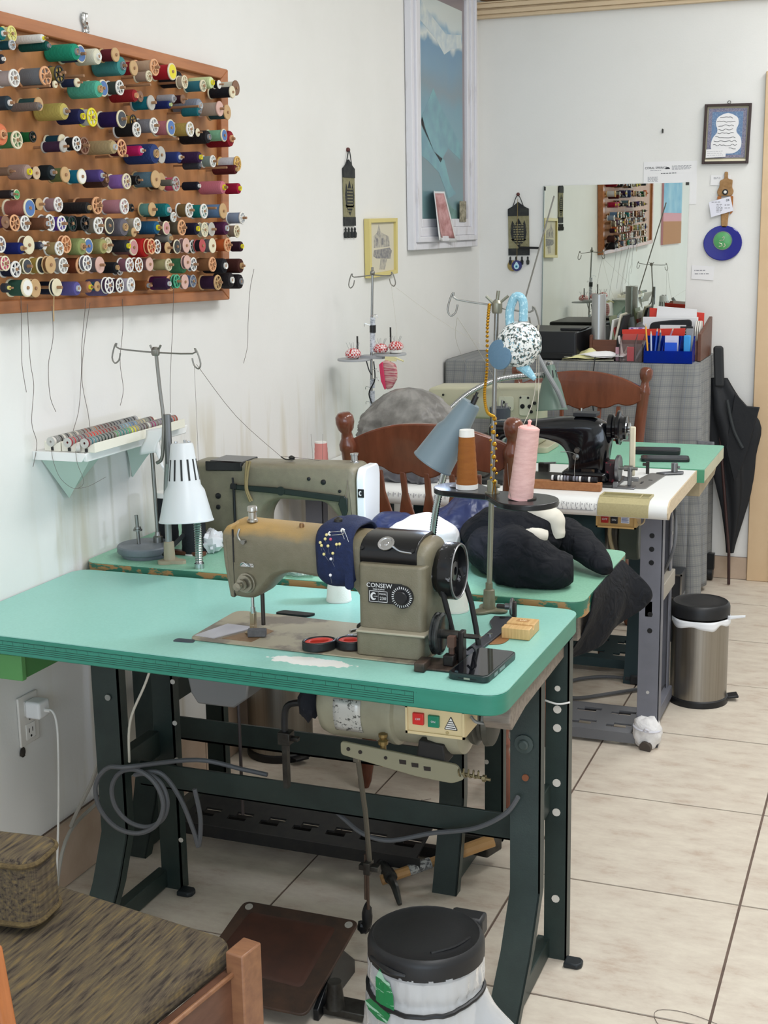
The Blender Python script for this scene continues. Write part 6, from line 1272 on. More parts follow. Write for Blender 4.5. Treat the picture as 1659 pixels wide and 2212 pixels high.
# one cloth: top, front fall and right fall, with folds growing toward the hem
NU, NV = 110, 46; vs, uvs = [], []
x_l, x_r, y_f, y_b, zc = .012, 1.045, 5.345, 5.835, BZ
U = (x_r-x_l)+(y_b-y_f)           # along the table edge: front then round the corner to the right side
for j in range(NV+1):
    for i in range(NU+1):
        s = U*i/NU; t = j/NV
        if s < (x_r-x_l)-.02: px, py, nx, ny = x_l+s, y_f, 0, -1
        elif s > (x_r-x_l)+.02: px, py, nx, ny = x_r, y_f+(s-(x_r-x_l)), 1, 0
        else:
            a = (s-(x_r-x_l)+.02)/.04; px, py = x_r-.02+.02*math.sin(a*PI/2), y_f+.02-.02*math.cos(a*PI/2); nx, ny = math.sin(a*PI/2), -math.cos(a*PI/2)
        if t < .16:        # on the top: pull in toward the table middle
            k = 1-t/.16; inner = min(1, k); qx, qy = px-nx*0, py; qx = px+(px*0+(x_l+.5*(x_r-x_l))-px)*0; qx, qy = px-nx*.45*inner, py-ny*.45*inner
            qx = max(x_l, qx); qy = min(y_b, qy); v = Vector((qx, qy, zc+.0008)); vt = -k*.45
        else:
            f = (t-.16)/.84; drop = zc-(.025 if s > (x_r-x_l)-.16 else .06); z = zc-f*drop; g = f**.6
            amp = .004+.05*g*(.12+.88*math.exp(-((s-(x_r-x_l))/.2)**2)); w_ = math.sin(s*30+1.2*math.sin(s*7))*.6+.4*math.sin(s*57+2)
            cz = max(0, 1-abs(s-(x_r-x_l))/.10)
            off = amp*w_+.012*g-.055*g*cz*.6
            if f < .03: z = zc-.004*(f/.03)
            v = Vector((px+nx*off, min(py+ny*off, D-.02), z)); vt = f*drop
        vs.append(tuple(v)); uvs.append((s+.02*math.sin(vt*5)*(vt > 0), vt))
fs = [(j*(NU+1)+i, j*(NU+1)+i+1, (j+1)*(NU+1)+i+1, (j+1)*(NU+1)+i)[::-1] for j in range(NV) for i in range(NU)]
mb = MB(); mb.add(vs, fs); lo = [min(v[k] for v in vs) for k in range(3)]
cl = mb.build('plaid_cloth', plaid, smooth=80, solid=.002); uvl = cl.data.uv_layers.new(name='UVMap')
for lp in cl.data.loops: uvl.data[lp.index].uv = uvs[lp.vertex_index]
tag(cl, 'grey plaid cloth hanging in folds from the back table to the floor', 'tablecloth')
# stray corner of the cloth below the pale green table
one(MB().grid(lambda a, b: (1.06+.07*a, 5.30-.02*a+.01*math.sin(b*5), .69-.13*b-.06*(1-a)*b), 8, 8), 'cloth_corner', mat('grey_plaid_corner', '85868a', .9, nz=(90, '6c6e74')), 'frayed corner of grey cloth sticking out beside umbrella', 'cloth', solid=.002)
one(MB().box((.93, 5.2, .075), (1.03, 5.33, .17)), 'metal_box', mat('dark_metal_box', '3a3d42', .4, .4), 'dark metal box with bright edge on floor beside plaid cloth', 'box', bevel=.004)
one(MB().box((1.028, 5.194, .17), (1.034, 5.2, .175)).box((.93, 5.194, .165), (1.034, 5.199, .172)).box((1.028, 5.194, .08), (1.034, 5.199, .17)), 'box_edge_strip', chrome, 'bright metal edging leaning on the dark floor box', 'strip')
# things on the counter
pr_ = thing('printer', 'black printer with dark panel at left end of the plaid table', 'printer', (.43, 5.5, BZ))
MB().prism(rrect(.30, 5.40, .555, 5.75, .012), (0, 0, BZ+.003), X, Y, (0, 0, .115)).build('body', mat('printer_black', '1a1b1e', .4), pr_, bevel=.006)
MB().box((.335, 5.3945, BZ+.04), (.41, 5.399, BZ+.1)).build('panel', mat('panel_glass', '2a3036', .15), pr_); MB().box((.31, 5.393, BZ+.008), (.54, 5.399, BZ+.032)).build('paper_slot', mat('slot_black', '0c0c0d', .5), pr_, bevel=.002)
MB().box((.47, 5.46, BZ+.1185), (.56, 5.6, BZ+.128)).build('lid', mat('printer_black', '1a1b1e', .4), pr_, bevel=.003)
silv = mat('silver_foil_roll', 'a9aaa8', .3, .6)
one(MB().cyl((.622, 5.50, BZ+.003), (.622, 5.50, BZ+.265), .030, .0285, 28), 'silver_roll', silv, 'tall silver cylinder standing before the mirror on plaid table', 'roll', bevel=.002)
og = thing('desk_organizer', 'brown wooden desk organizer box at right end of the plaid table', 'organizer', (.84, 5.6, BZ))
ow = wood('walnut_box', '6f4634', '553324', .45, 6, (1, 8, 8))
MB().box((.605, 5.46, BZ+.002), (1.03, 5.472, BZ+.082)).build('front_panel', ow, og, bevel=.002); MB().box((.605, 5.74, BZ+.002), (1.03, 5.752, BZ+.095)).build('back_panel', ow, og, bevel=.002)
MB().prism([(5.45, BZ+.002), (5.76, BZ+.002), (5.76, BZ+.16), (5.60, BZ+.13), (5.45, BZ+.11)], (1.03, 0, 0), Y, Z, (.014, 0, 0)).build('side_panel', ow, og, bevel=.002); MB().prism([(5.46, BZ+.002), (5.752, BZ+.002), (5.752, BZ+.12), (5.46, BZ+.1)], (.593, 0, 0), Y, Z, (.012, 0, 0)).build('side_panel', ow, og, bevel=.002)
MB().box((.605, 5.472, BZ+.002), (1.03, 5.74, BZ+.008)).build('bottom', ow, og); MB().box((1.008, 5.45, BZ+.002), (1.018, 5.46, BZ+.1)).build('post', ow, og)
RC = [('grey', '6d6f70'), ('pale grey', 'a9aca9'), ('dark grey', '3f4144'), ('silver', '8d9090'), ('white', 'd6d6d0'), ('cream', 'cbc6b4'), ('black', '222325'), ('mottled green', '7d8468'), ('red', '9a3a34'), ('grey striped', '8a8c8e')]
xs = [.616, .626, .636, .647, .660, .674, .684, .694, .706, .718]; tl_ = [.12, .135, .13, .12, .15, .175, .17, .165, .12, .1]; le = [-.06, -.08, -.1, -.1, .12, .2, .22, -.2, -.25, .1]
for k, ((cn, hx), x, h_, ang) in enumerate(zip(RC, xs, tl_, le)):
    R = Matrix.Rotation(ang, 3, 'Y'); one(MB().box((-.004, 0, 0), (.004, .12, h_), R, (x, 5.50+.004*k, BZ+.0095)), 'booklet', mat('booklet_'+hx, hx, .6), '%s booklet standing in organizer, %s from its left end' % (cn, ordinal(k+1)), 'booklet', 'booklets in the organizer')
redp = mat('red_plastic', 'd23a2a', .35)
one(MB().prism([(.725, BZ+.01), (.965, BZ+.01), (.975, BZ+.13), (.72, BZ+.122)], (0, 5.49, 0), X, Z, (0, .005, 0)), 'red_file', redp, 'bright red file standing behind the front panel of the wooden organizer', 'file', bevel=.001)
one(MB().prism([(.80, BZ+.01), (1.02, BZ+.01), (1.024, BZ+.18), (.80, BZ+.2)], (0, 5.66, 0), X, Z, (0, .006, 0)), 'red_folder', redp, 'red folder furthest back in the organizer behind white papers', 'folder', bevel=.001)
one(MB().prism([(.78, BZ+.01), (1.0, BZ+.01), (1.005, BZ+.165), (.78, BZ+.165)], (0, 5.62, 0), X, Z, (0, .012, 0)), 'paper_stack', card, 'thick white paper stack standing in front of the red folder', 'papers', bevel=.001)
one(MB().prism([(.82, BZ+.02), (1.0, BZ+.02), (.995, BZ+.195), (.835, BZ+.208)], (0, 5.645, 0), X, Z, (0, .006, 0)), 'paper_sheet', card, 'white sheet rising highest from the organizer', 'papers')
dk = thing('black_pouch', 'black pouch showing a white label in the organizer', 'pouch', (.89, 5.58, BZ+.009)); MB().prism(round_poly([(.795, BZ+.01), (.985, BZ+.01), (.985, BZ+.158), (.90, BZ+.155), (.82, BZ+.145)], .015), (0, 5.575, 0), X, Z, (0, .02, 0)).build('body', mat('black_pouch_cloth', '1b1c1f', .7), dk, bevel=.004); MB().box((.86, 5.573, BZ+.118), (.965, 5.5745, BZ+.136)).build('label', card, dk)
bk = thing('black_card', 'small black card with pale writing at right in the organizer', 'card', (1.015, 5.52, BZ+.009)); MB().box((.95, 5.52, BZ+.03), (1.0, 5.523, BZ+.135)).build('card', mat('card_black', '222326', .5), bk); g = MB(); g.box((.955, 5.5192, BZ+.115), (.992, 5.52, BZ+.119)).box((.96, 5.5192, BZ+.106), (.988, 5.52, BZ+.109)); g.build('print_lines', mat('pale_print', 'b8b8b8', .6), bk)
for k in range(3): one(MB().prism(round_poly([(5.54, BZ+.01), (5.62, BZ+.01), (5.62, BZ+.15), (5.57, BZ+.155), (5.54, BZ+.12)], .012), (1.004+.008*k, 0, 0), Y, Z, (.0055, 0, 0)), 'envelope', mat('off_white_env', ['d8d4cc', 'c9c4bb', 'e2dfda'][k], .8), '%s upright envelope at the right end of the organizer' % ['leftmost', 'middle', 'rightmost'][k], 'envelope', 'envelopes in the organizer', bevel=.001)
one(crumple((.775, 5.64, BZ+.1), .035, .03, .045, 61, .15, 3), 'grey_pouch', mat('grey_felt', '6f6c6a', .9), 'rounded grey pouch between booklets and white papers', 'pouch')
one(MB().box((.735, 5.55, BZ+.01), (.80, 5.58, BZ+.125)), 'purple_pack', mat('purple_pack', '7a5a9a', .5, nz=(60, 'd8c8dc', .5, .55)), 'small purple packet behind the bright red file', 'packet', bevel=.002)
acr = mat('clear_acrylic', 'f2eaea', .08, trans=.95, ior=1.15); bluea = mat('blue_acrylic', '1238b0', .12, trans=.55, ior=1.3)
bo = thing('blue_organizer', 'translucent blue acrylic desk tidy at front edge of the plaid table', 'organizer', (.92, 5.39, BZ))
def wallbox(root, x0, x1, y0, y1, h0, h1, m, t=.003, dv=()):
    MB().box((x0, y0, BZ+.002), (x1, y1, BZ+.005)).build('bottom', m, root)
    MB().box((x0, y0, BZ+.005), (x1, y0+t, BZ+h0)).build('front_panel', m, root); MB().box((x0, y1-t, BZ+.005), (x1, y1, BZ+h1)).build('back_panel', m, root)
    for x in (x0, x1-t)+tuple(dv): MB().prism([(y0+t, BZ+.005), (y1-t, BZ+.005), (y1-t, BZ+h1), (y0+t, BZ+h0)], (x, 0, 0), Y, Z, (t, 0, 0)).build('divider', m, root)
wallbox(bo, .835, 1.025, 5.355, 5.425, .05, .105, bluea, .003, (.905, .97))
co_ = thing('clear_organizer', 'clear acrylic box holding odds and ends left of the blue tidy', 'organizer', (.78, 5.40, BZ)); wallbox(co_, .735, .828, 5.365, 5.43, .075, .11, acr, .0025, (.795,))
one(MB().box((.766, 5.370, BZ+.006), (.794, 5.39, BZ+.062)), 'red_box', mat('red_card_box', 'c62f3e', .5), 'small red box inside the clear acrylic organizer', 'box', bevel=.001)
for k, (x, h_, ang, hx, cn) in enumerate(((.745, .1, -.2, 'c9c4c0', 'white'), (.802, .09, .5, '8f8f93', 'grey'), (.808, .085, .6, '3b3c40', 'dark'), (.75, .06, .4, '9a8b80', 'brown grey'))): one(MB().box((-.004, 0, 0), (.004, .014, h_), Matrix.Rotation(ang, 3, 'Y'), (x-.01*(ang > 0), 5.398, BZ+.0062)), 'marker', mat('marker_'+hx, hx, .5), '%s stick leaning inside the clear acrylic organizer' % cn, 'stick', bevel=.001)
pb_ = thing('nail_polish', 'pink bottle with tall black cap before the wooden organizer', 'bottle', (.722, 5.42, BZ)); MB().prism(rrect(.711, 5.41, .731, 5.43, .004), (0, 0, BZ+.002), X, Y, (0, 0, .056)).build('bottle', mat('pink_bottle', 'd0a4b0', .3), pb_, bevel=.002); MB().cyl((.721, 5.42, BZ+.058), (.721, 5.42, BZ+.088), .008, .0075, 14).build('cap', black, pb_)
PENS = [(.851, .15, .12, 'e2a03a', 'orange pencil'), (.862, .12, .06, 'b9c4dc', 'pale blue pen'), (.872, .13, -.05, '2c56b8', 'blue pen'), (.888, .125, -.02, '44557c', 'slate pen'), (.895, .14, -.35, 'a87a92', 'mauve pen'), (.88, .11, -.1, 'd8d8e0', 'white pen')]
for x, h_, ang, hx, cn in PENS:
    d = Vector((-math.sin(ang), .12, 1)).normalized(); a = Vector((x, 5.375+.006*PENS.index((x, h_, ang, hx, cn)), BZ+.006)); p = thing('pencil' if 'pencil' in cn else 'pen', cn+' standing in the blue acrylic desk tidy', 'pen', tuple(a), 'pens in the blue tidy')
    MB().cyl(a, a+d*(h_-.012), .0035, n=8).build('barrel', mat('pen_'+hx, hx, .4), p); MB().cyl(a+d*(h_-.012), a+d*h_, .0034, .001, 8).build('tip', mat('pen_tip', 'c9b8a0', .5), p)
one(MB().box((.912, 5.39, BZ+.006), (.965, 5.394, BZ+.108)), 'note_card', mat('lilac_card', 'cfcfe6', .7), 'pale lilac card in middle compartment of the blue tidy', 'card'); one(MB().box((.914, 5.372, BZ+.006), (.962, 5.376, BZ+.082)), 'blue_card', mat('blue_card', '1c55d0', .6), 'bright blue card in middle compartment of the blue tidy', 'card')
one(MB().box((.985, 5.385, BZ+.006), (1.012, 5.40, BZ+.11)), 'blue_tube', mat('sky_tube', '3a9ade', .4), 'light blue tube in right compartment of the blue tidy', 'tube', bevel=.004); one(MB().box((.99, 5.405, BZ+.006), (1.02, 5.415, BZ+.135)), 'grey_case', mat('grey_case', '8b8c90', .4), 'tall grey case in right compartment of the blue tidy', 'case', bevel=.003)
one(MB().box((1.012, 5.43, BZ+.03), (1.024, 5.434, BZ+.10), Matrix.Rotation(.0, 3, 'Y')), 'white_tag', card, 'small white tag between blue tidy and brown side panel', 'tag')
def sheet(nm, lb, c, w_, h_, rz, lift, m, seed, z0):
    R = Matrix.Rotation(rz, 3, 'Z')
    def fn(a, b): p = R @ Vector(((a-.5)*w_, (b-.5)*h_, 0)); return (c[0]+p.x*1.25, c[1]+p.y, z0+1.6*lift*max(0, noise.noise(Vector((a*2+seed, b*2, 0)))+.2)*(.3+a*b*1.2))
    return one(MB().grid(fn, 12, 10), nm, m, lb, 'paper', 'loose papers on the plaid table', solid=.0008)
yel = mat('pale_yellow_paper', 'd8d49a', .8)
for k, (lb, c, w_, h_, rz, lf, m) in enumerate((('lowest cream paper of the pile beside printer', (.60, 5.42), .17, .10, .1, .012, mat('cream_paper', 'd0cdb8', .8)), ('yellow paper curling up at left of the pile', (.565, 5.42), .12, .09, .3, .05, yel), ('second cream paper in the pile beside printer', (.61, 5.425), .16, .09, -.1, .02, _m['cream_paper']), ('white paper with raised fold on the pile', (.635, 5.42), .14, .09, -.25, .035, card), ('flat white sheet reaching furthest right toward organizer', (.68, 5.40), .13, .06, -.2, .008, card))): sheet('paper_sheet', lb, c, w_, h_, rz, lf, m, 70+k, BZ+.004+.005*k)
one(MB().tube([(.64, 5.36, BZ+.02), (.645, 5.33, BZ+.01), (.64, 5.31, BZ-.1), (.655, 5.30, BZ-.25), (.67, 5.29, BZ-.4)], .0022, 6), 'power_cord', black, 'thin black cord hanging down the front of the plaid cloth', 'cord')
# umbrella leaning in the corner by the door
um = thing('umbrella', 'closed black umbrella hanging point down beside the plaid cloth', 'umbrella', (1.15, 5.72, 0))
ub = mat('black_umbrella_cloth', '14161a', .6, bump=(60, .3))
MB().tube([(1.152, 5.735, .004), (1.148, 5.735, .14)], .0065, 10, 0).tube([(1.148, 5.735, .14), (1.07, 5.75, .86)], .006, 8, 0).build('shaft', mat('brown_tip', '3a2422', .4), um)
MB().prism(rrect(-.02, 0, .02, .17, .012), (1.083, 5.735, .85), (1, 0, 0), (-.06, 0, 1), (0, .03, 0)).build('handle', mat('soft_black_handle', '2c2e30', .7), um, bevel=.008)
def umf(a, b):
    th = 2*PI*a; z = .135+.75*b; cx_ = 1.148-.075*b+.035*max(0, math.sin(b*PI))*1; R_ = .014+.075*math.sin(min(1, b*1.12)*PI*.62)**1.3*(1-max(0, b-.8)*3.3); fold = 1+.22*math.sin(th*5+b*5)
    return (cx_+R_*fold*math.cos(th)+(.045*max(0, math.cos(th))**2*math.exp(-((b-.75)/.12)**2)), 5.765+R_*.38*fold*math.sin(th), z)
MB().grid(umf, 48, 26).build('canopy', ub, um, smooth=40)
MB().prism([(1.15, .83), (1.2, .775), (1.252, .772), (1.232, .68), (1.197, .54), (1.16, .45), (1.12, .6)], (0, 5.725, 0), X, Z, (.0, .012, 0)).build('loose_flap', ub, um, bevel=.003)
MB().tube([(1.12, 5.72, .8), (1.15, 5.715, .68), (1.19, 5.718, .6)], .007, 8).build('closing_strap', mat('strap_grey', '303436', .7), um)

# ---------------------------------------------------------------- things hung on the walls
def backpanel(mb, x0, x1, z0, z1, y0, y1): return mb.box((x0, D-y1, z0), (x1, D-y0, z1))
mi = thing('mirror', 'frameless wall mirror leaning on the back wall above the plaid table', 'mirror', (.61, D-.01, 1.0))
MB().prism([(.292, .99), (.915, .99), (.921, 1.689), (.300, 1.691)], (0, D-.003, 0), X, Z, (0, -.006, 0)).build('glass', mat('mirror_silver', 'd0d3c9', .01, 1), mi); 
MB().prism([(.289, .99), (.2925, .99), (.3005, 1.6915), (.297, 1.6915)], (0, D-.002, 0), X, Z, (0, -.008, 0)).build('bevel_edge', mat('glass_edge', '7d8a86', .2), mi); MB().box((.299, D-.012, 1.672), (.306, D-.009, 1.688)).box((.905, D-.012, 1.678), (.919, D-.009, 1.69)).build('clip', darksteel, mi)
def lines_on(root, x0, x1, z0, dz, n, y, m, h=.002, seed=0, nm='print_lines'):
    r_ = random.Random(seed); g = MB()
    for k in range(n):
        x = x0
        while x < x1-.004:
            l_ = r_.uniform(.004, .014); g.box((x, y-.0004, z0-k*dz), (min(x+l_, x1), y+.0003, z0-k*dz+h)); x += l_+.003
    return g.build(nm, m, root, smooth=0)
nt_ = thing('letter', 'white letterhead sheet taped to wall above the mirror', 'letter', (.84, D, 1.68)); MB().prism([(.727, 1.60), (.949, 1.60), (.948, 1.776), (.727, 1.778)], (0, D-.0008, 0), X, Z, (0, -.0012, 0)).build('sheet', card, nt_)
g = MB(); g.add(*text('CORAL SPRINGS', .0125, (.778, D-.0022, 1.752), X, Z)); g.prism([(.01*math.cos(PI*k/10), .008*math.sin(PI*k/10)) for k in range(11)], (.827, D-.0021, 1.746), X, Z, (0, -.0004, 0)); g.build('lettering', ink, nt_, smooth=0)
lines_on(nt_, .845, .925, 1.757, .0045, 4, D-.0021, pale_line, .002, 1); lines_on(nt_, .755, .80, 1.741, .004, 1, D-.0021, pale_line, .002, 2); lines_on(nt_, .80, .87, 1.728, .004, 1, D-.0021, ink, .0025, 3); lines_on(nt_, .745, .79, 1.714, .0042, 5, D-.0021, pale_line, .0018, 4)
# framed calligraphy
fr = thing('framed_calligraphy', 'dark framed calligraphy print with blue border hanging at upper right', 'picture', (1.065, D, 1.76))
dkw = mat('dark_brown_frame', '3a2a26', .4); FP = [(.969, 1.761), (1.156, 1.758), (1.162, 1.995), (.975, 1.999)]
def lerpq(Q, u, v): a = Vector(Q[0]).lerp(Vector(Q[1]), u); b = Vector(Q[3]).lerp(Vector(Q[2]), u); return tuple(a.lerp(b, v))
def qbar(mb, Q, u0, v0, u1, v1, y0, y1): return mb.prism([lerpq(Q, u0, v0), lerpq(Q, u1, v0), lerpq(Q, u1, v1), lerpq(Q, u0, v1)], (0, D-y0, 0), X, Z, (0, -(y1-y0), 0))
def framebars(root, Q, wx, wz, y0, y1, m, nm='frame_bar'):
    for a in ((0, 0, wx, 1), (1-wx, 0, 1, 1), (wx, 0, 1-wx, wz), (wx, 1-wz, 1-wx, 1)): qbar(MB(), Q, *a, y0, y1).build(nm, m, root, bevel=.001)
framebars(fr, FP, .055, .04, .001, .018, dkw)
qbar(MB(), FP, .055, .04, .945, .96, .002, .008).build('mat_board', mat('grey_gold_mat', '9a9480', .5), fr); qbar(MB(), FP, .09, .10, .91, .925, .008, .0095).build('patterned_border', mat('lilac_border', '94909c', .7, nz=(260, '70708c', .45, .55)), fr); qbar(MB(), FP, .17, .15, .83, .87, .0095, .010).build('blue_field', mat('blue_field', '6480a4', .6, nz=(150, '8098b4', .5, .6)), fr)
cp = [(.5, .85), (.40, .83), (.27, .77), (.25, .66), (.30, .58), (.29, .52), (.2, .44), (.17, .34), (.17, .26), (.26, .2), (.42, .17), (.62, .17), (.72, .19), (.82, .26), (.83, .36), (.8, .45), (.71, .52), (.7, .58), (.75, .66), (.73, .77), (.60, .83)]
MB().prism([lerpq(FP, *p) for p in round_poly(cp, .05, 3)], (0, D-.010, 0), X, Z, (0, -.0006, 0)).build('white_cartouche', card, fr)
g = MB(); r_ = random.Random(5)
for k in range(9):
    v = .77-.065*k; hw_ = [.16, .22, .19, .18, .2, .24, .27, .28, .1][k]; n_ = int(hw_*44); p = []
    for q in range(n_): u = .5-hw_+2*hw_*q/n_; z = v+r_.uniform(-.014, .014); P = lerpq(FP, u, z); p.append((P[0], D-.0109, P[1]))
    if k == 8: p = [(a+.03, b_, c) for a, b_, c in p]
    g.tube(p, .0009, 4, 2)
g.build('calligraphy', ink, fr, smooth=0)
qbar(MB(), FP, .06, .045, .94, .075, .009, .012).build('bright_lower_edge', mat('cream_edge_strip', 'efe6c8', .4), fr); MB().torus((1.071, D-.006, 2.003), (0, 1, 0), .006, .0012, 14, 6).build('hanger', darksteel, fr)
def note(nm, lb, Q, m=card, lines=None, y=.0025, y1=None):
    t = thing(nm, lb, 'note', ((Q[0][0]+Q[1][0])/2, D, min(p[1] for p in Q))); MB().prism(Q, (0, D-y, 0), X, Z, (0, -.001, 0)).build('sheet', m, t)
    if lines:
        for (a, b, z, dz, n, h, sd) in lines: lines_on(t, a, b, z, dz, n, D-y-.001, pale_line, h, sd)
    return t
note('note', 'white note tucked in lower left corner of the dark frame', [(.985, 1.785), (1.065, 1.787), (1.066, 1.822), (.986, 1.819)], lines=[(.99, 1.055, 1.81, .008, 3, .0012, 8)], y=.0186)
note('note', 'white card behind the top of the macrame hanging', [(1.005, 1.675), (1.085, 1.672), (1.087, 1.713), (1.006, 1.716)], lines=[(1.018, 1.045, 1.705, .005, 2, .002, 9)])
cdn = note('note', 'tilted white card pinned over the macrame hanging', [(1.014, 1.545), (1.104, 1.57), (1.09, 1.628), (1.003, 1.607)], mat('bluish_card', 'e2e2ec', .8), [(1.015, 1.05, 1.605, .005, 1, .003, 11), (1.035, 1.06, 1.595, .006, 6, .0025, 12), (1.068, 1.09, 1.592, .012, 2, .003, 13)], y=.0175)
g = MB(); g.add(*text('06', .014, (1.08, D-.0188, 1.613), (1, 0, .2), Z)); g.build('lettering', ink, cdn, smooth=0)
nn = note('note', 'small white handwritten note on wall below the blue glass disc', [(.938, 1.292), (1.03, 1.285), (1.034, 1.343), (.94, 1.349)], lines=[(.95, .995, 1.325, .014, 1, .004, 14), (.952, 1.01, 1.311, .01, 1, .004, 15)])
mc = thing('macrame_hanging', 'tan macrame hanging with bead eye and blue glass disc', 'wall hanging', (1.068, D, 1.37))
tanm = mat('tan_macrame', 'a9845a', .9, nz=(60, '8f6c45'), bump=(220, .5)); orm = mat('orange_macrame', 'b87038', .9, nz=(80, '9a6838'))
MB().prism(round_poly([(1.062, 1.728), (1.076, 1.728), (1.076, 1.70), (1.096, 1.695), (1.094, 1.665), (1.102, 1.648), (1.094, 1.63), (1.04, 1.63), (1.034, 1.648), (1.044, 1.67), (1.044, 1.692), (1.062, 1.70)], .006, 3), (0, D-.003, 0), X, Z, (0, -.010, 0)).build('knotted_body', tanm, mc, bevel=.002)
for x in (1.036, 1.084): MB().prism(round_poly([(x, 1.63), (x+.016, 1.63), (x+.016, 1.565), (x+.006, 1.555)], .005), (0, D-.004, 0), X, Z, (0, -.008, 0)).build('orange_band', orm, mc, bevel=.002)
MB().prism([(1.052, 1.58), (1.086, 1.58), (1.08, 1.50), (1.056, 1.50)], (0, D-.004, 0), X, Z, (0, -.010, 0)).build('tassel', tanm, mc, bevel=.003)
MB().lathe([(.012, 0), (.012, .003), (0, .004)], (1.068, D-.013, 1.646), (0, -1, 0), 16).build('bead_ring', black, mc); MB().lathe([(.0065, 0), (.006, .002), (0, .0025)], (1.068, D-.0165, 1.646), (0, -1, 0), 14).lathe([(.002, 0), (0, .001)], (1.068, D-.0192, 1.646), (0, -1, 0), 8).build('bead_eye', white, mc)
cobalt = mat('cobalt_glass', '0b1386', .08, coat=.6)
gd = thing('glass_disc', 'large cobalt blue glass disc with green centre hung on macrame', 'ornament', (1.064, D-.02, 1.367))
MB().grid(lambda a, b: (1.064+(.079*math.cos(2*PI*a))*b, D-.0135-.004*(1-b**6), 1.439+.072*math.sin(2*PI*a)*b), 40, 8).lathe([(.0, 0)], (1.064, D-.006, 1.439), (0, -1, 0), 6) if False else None
MB().prism([(1.064+.079*math.cos(2*PI*k/40), 1.439+.072*math.sin(2*PI*k/40)) for k in range(40)], (0, D-.006, 0), X, Z, (0, -.008, 0)).build('disc', cobalt, gd, bevel=.003, seg=3)
MB().lathe([(.039, 0), (.039, .0015), (.0365, .003), (0, .003)], (1.064, D-.014, 1.449), (0, -1, 0), 32).build('green_centre', mat('green_enamel', '4f9a5c', .35, nz=(50, '5ea86a')), gd); MB().torus((1.064, D-.0165, 1.449), (0, 1, 0), .037, .0016, 30, 6).build('silver_rim', steel, gd)
MB().tube([(1.05, D-.018, 1.44), (1.06, D-.018, 1.436), (1.062, D-.018, 1.428), (1.05, D-.018, 1.425)], .0016, 5).tube([(1.072, D-.018, 1.438), (1.075, D-.018, 1.428), (1.068, D-.018, 1.423)], .0016, 5).tube([(1.062, D-.018, 1.46), (1.07, D-.018, 1.465), (1.068, D-.018, 1.452), (1.058, D-.018, 1.451), (1.052, D-.018, 1.449)], .0013, 5).build('script', mat('silver_script', 'd9d8c0', .3, .4), gd)
one(MB().box((.80, D-.006, 1.893), (.806, D, 1.908)).cyl((.803, D-.003, 1.906), (.803, D-.014, 1.909), .0015), 'wall_hook', darksteel, 'tiny dark nail hook alone on the white back wall', 'hook')
# woven hangings
dark_w = mat('black_gold_weave', '24262a', .9, nz=(40, '3a3c38'), bump=(250, .4)); gold_w = mat('dull_gold_weave', '8f8a6c', .9, nz=(90, '7c7858'), bump=(250, .4))
def hanging(lb, P, w_, h_, plane, top=True):
    t = thing('woven_hanging', lb, 'wall hanging', P(0, -h_-.05, 0)); e = 1
    def q(a, b, d): return P(a, b, d)
    def pan(poly, d0, d1, nm, m):
        vs = [q(a, b, d0) for a, b in poly]+[q(a, b, d1) for a, b in poly]; n = len(poly); fs = [tuple(range(n)), tuple(range(n, 2*n))[::-1]]+[(i, n+i, n+(i+1) % n, (i+1) % n) for i in range(n)]
        return MB().add(vs, fs).build(nm, m, t, smooth=0)
    W = w_/2
    pan([(-W, 0), (-W*.5, .012), (0, .03), (W*.5, .012), (W, 0), (W, -.03), (-W, -.03)], .002, .008, 'top_cap', dark_w); pan([(-W, -.03), (W, -.03), (W, -h_+.03), (-W, -h_+.03)], .002, .006, 'panel', gold_w); pan([(-W*1.02, -h_+.03), (W*1.02, -h_+.03), (W*1.02, -h_), (-W*1.02, -h_)], .002, .007, 'hem', dark_w)
    md = [(0, -.04), (W*.35, -.07), (W*.6, -.05), (W*.8, -.09), (W*.62, -h_*.33), (W*.78, -h_*.5), (W*.62, -h_*.68), (W*.75, -h_+.07), (W*.3, -h_+.05), (0, -h_+.035)]; md = md+[(-a, b) for a, b in md[::-1][1:-1]]
    pan(md, .006, .0072, 'dark_medallion', dark_w); r_ = random.Random(int(w_*1e4)); g = MB()
    n_ = int((h_-.1)/.0105)
    for k in range(n_):
        b = -.065-k*.0105; u = W*.48
        while u > -W*.48: l_ = r_.uniform(.006, .014); x0 = max(-W*.48, u-l_); vs = [q(x0, b, .0073), q(u, b, .0073), q(u, b-.0045, .0073), q(x0, b-.0045, .0073), q(x0, b, .0078), q(u, b, .0078), q(u, b-.0045, .0078), q(x0, b-.0045, .0078)]; g.add(vs, [(0, 1, 2, 3), (7, 6, 5, 4), (0, 4, 5, 1), (1, 5, 6, 2), (2, 6, 7, 3), (3, 7, 4, 0)]); u -= l_+.003
    g.build('woven_script', gold_w, t, smooth=0)
    for k in range(4 if w_ < .1 else 5):
        n_ = 4 if w_ < .1 else 5; a = -W*.85+2*W*.85*k/(n_-1); c = q(a, -h_-.005, .006); d = Vector(q(0, -1, 0))-Vector(q(0, 0, 0)); MB().lathe([(.002, 0), (.0045, .006), (.003, .012), (.0075, .02), (.006, .034), (.002, .036)], c, d, 8).build('tassel', dark_w, t)
    MB().tube([q(-W*.5, .012, .006), q(0, .06, .008), q(W*.5, .012, .006)], .0018, 6, 4).build('hanging_cord', dark_w, t); c = q(0, .062, .004); MB().ball(c, .008, 10).build('peg_knob', mat('red_brown_knob', '5a2f2c', .4) if w_ > .085 else dark_w, t)
    return t
hanging('narrow black and gold woven hanging on left wall', lambda a, b, d: (d, 4.352+a, 1.725+b), .098, .19, 'x')
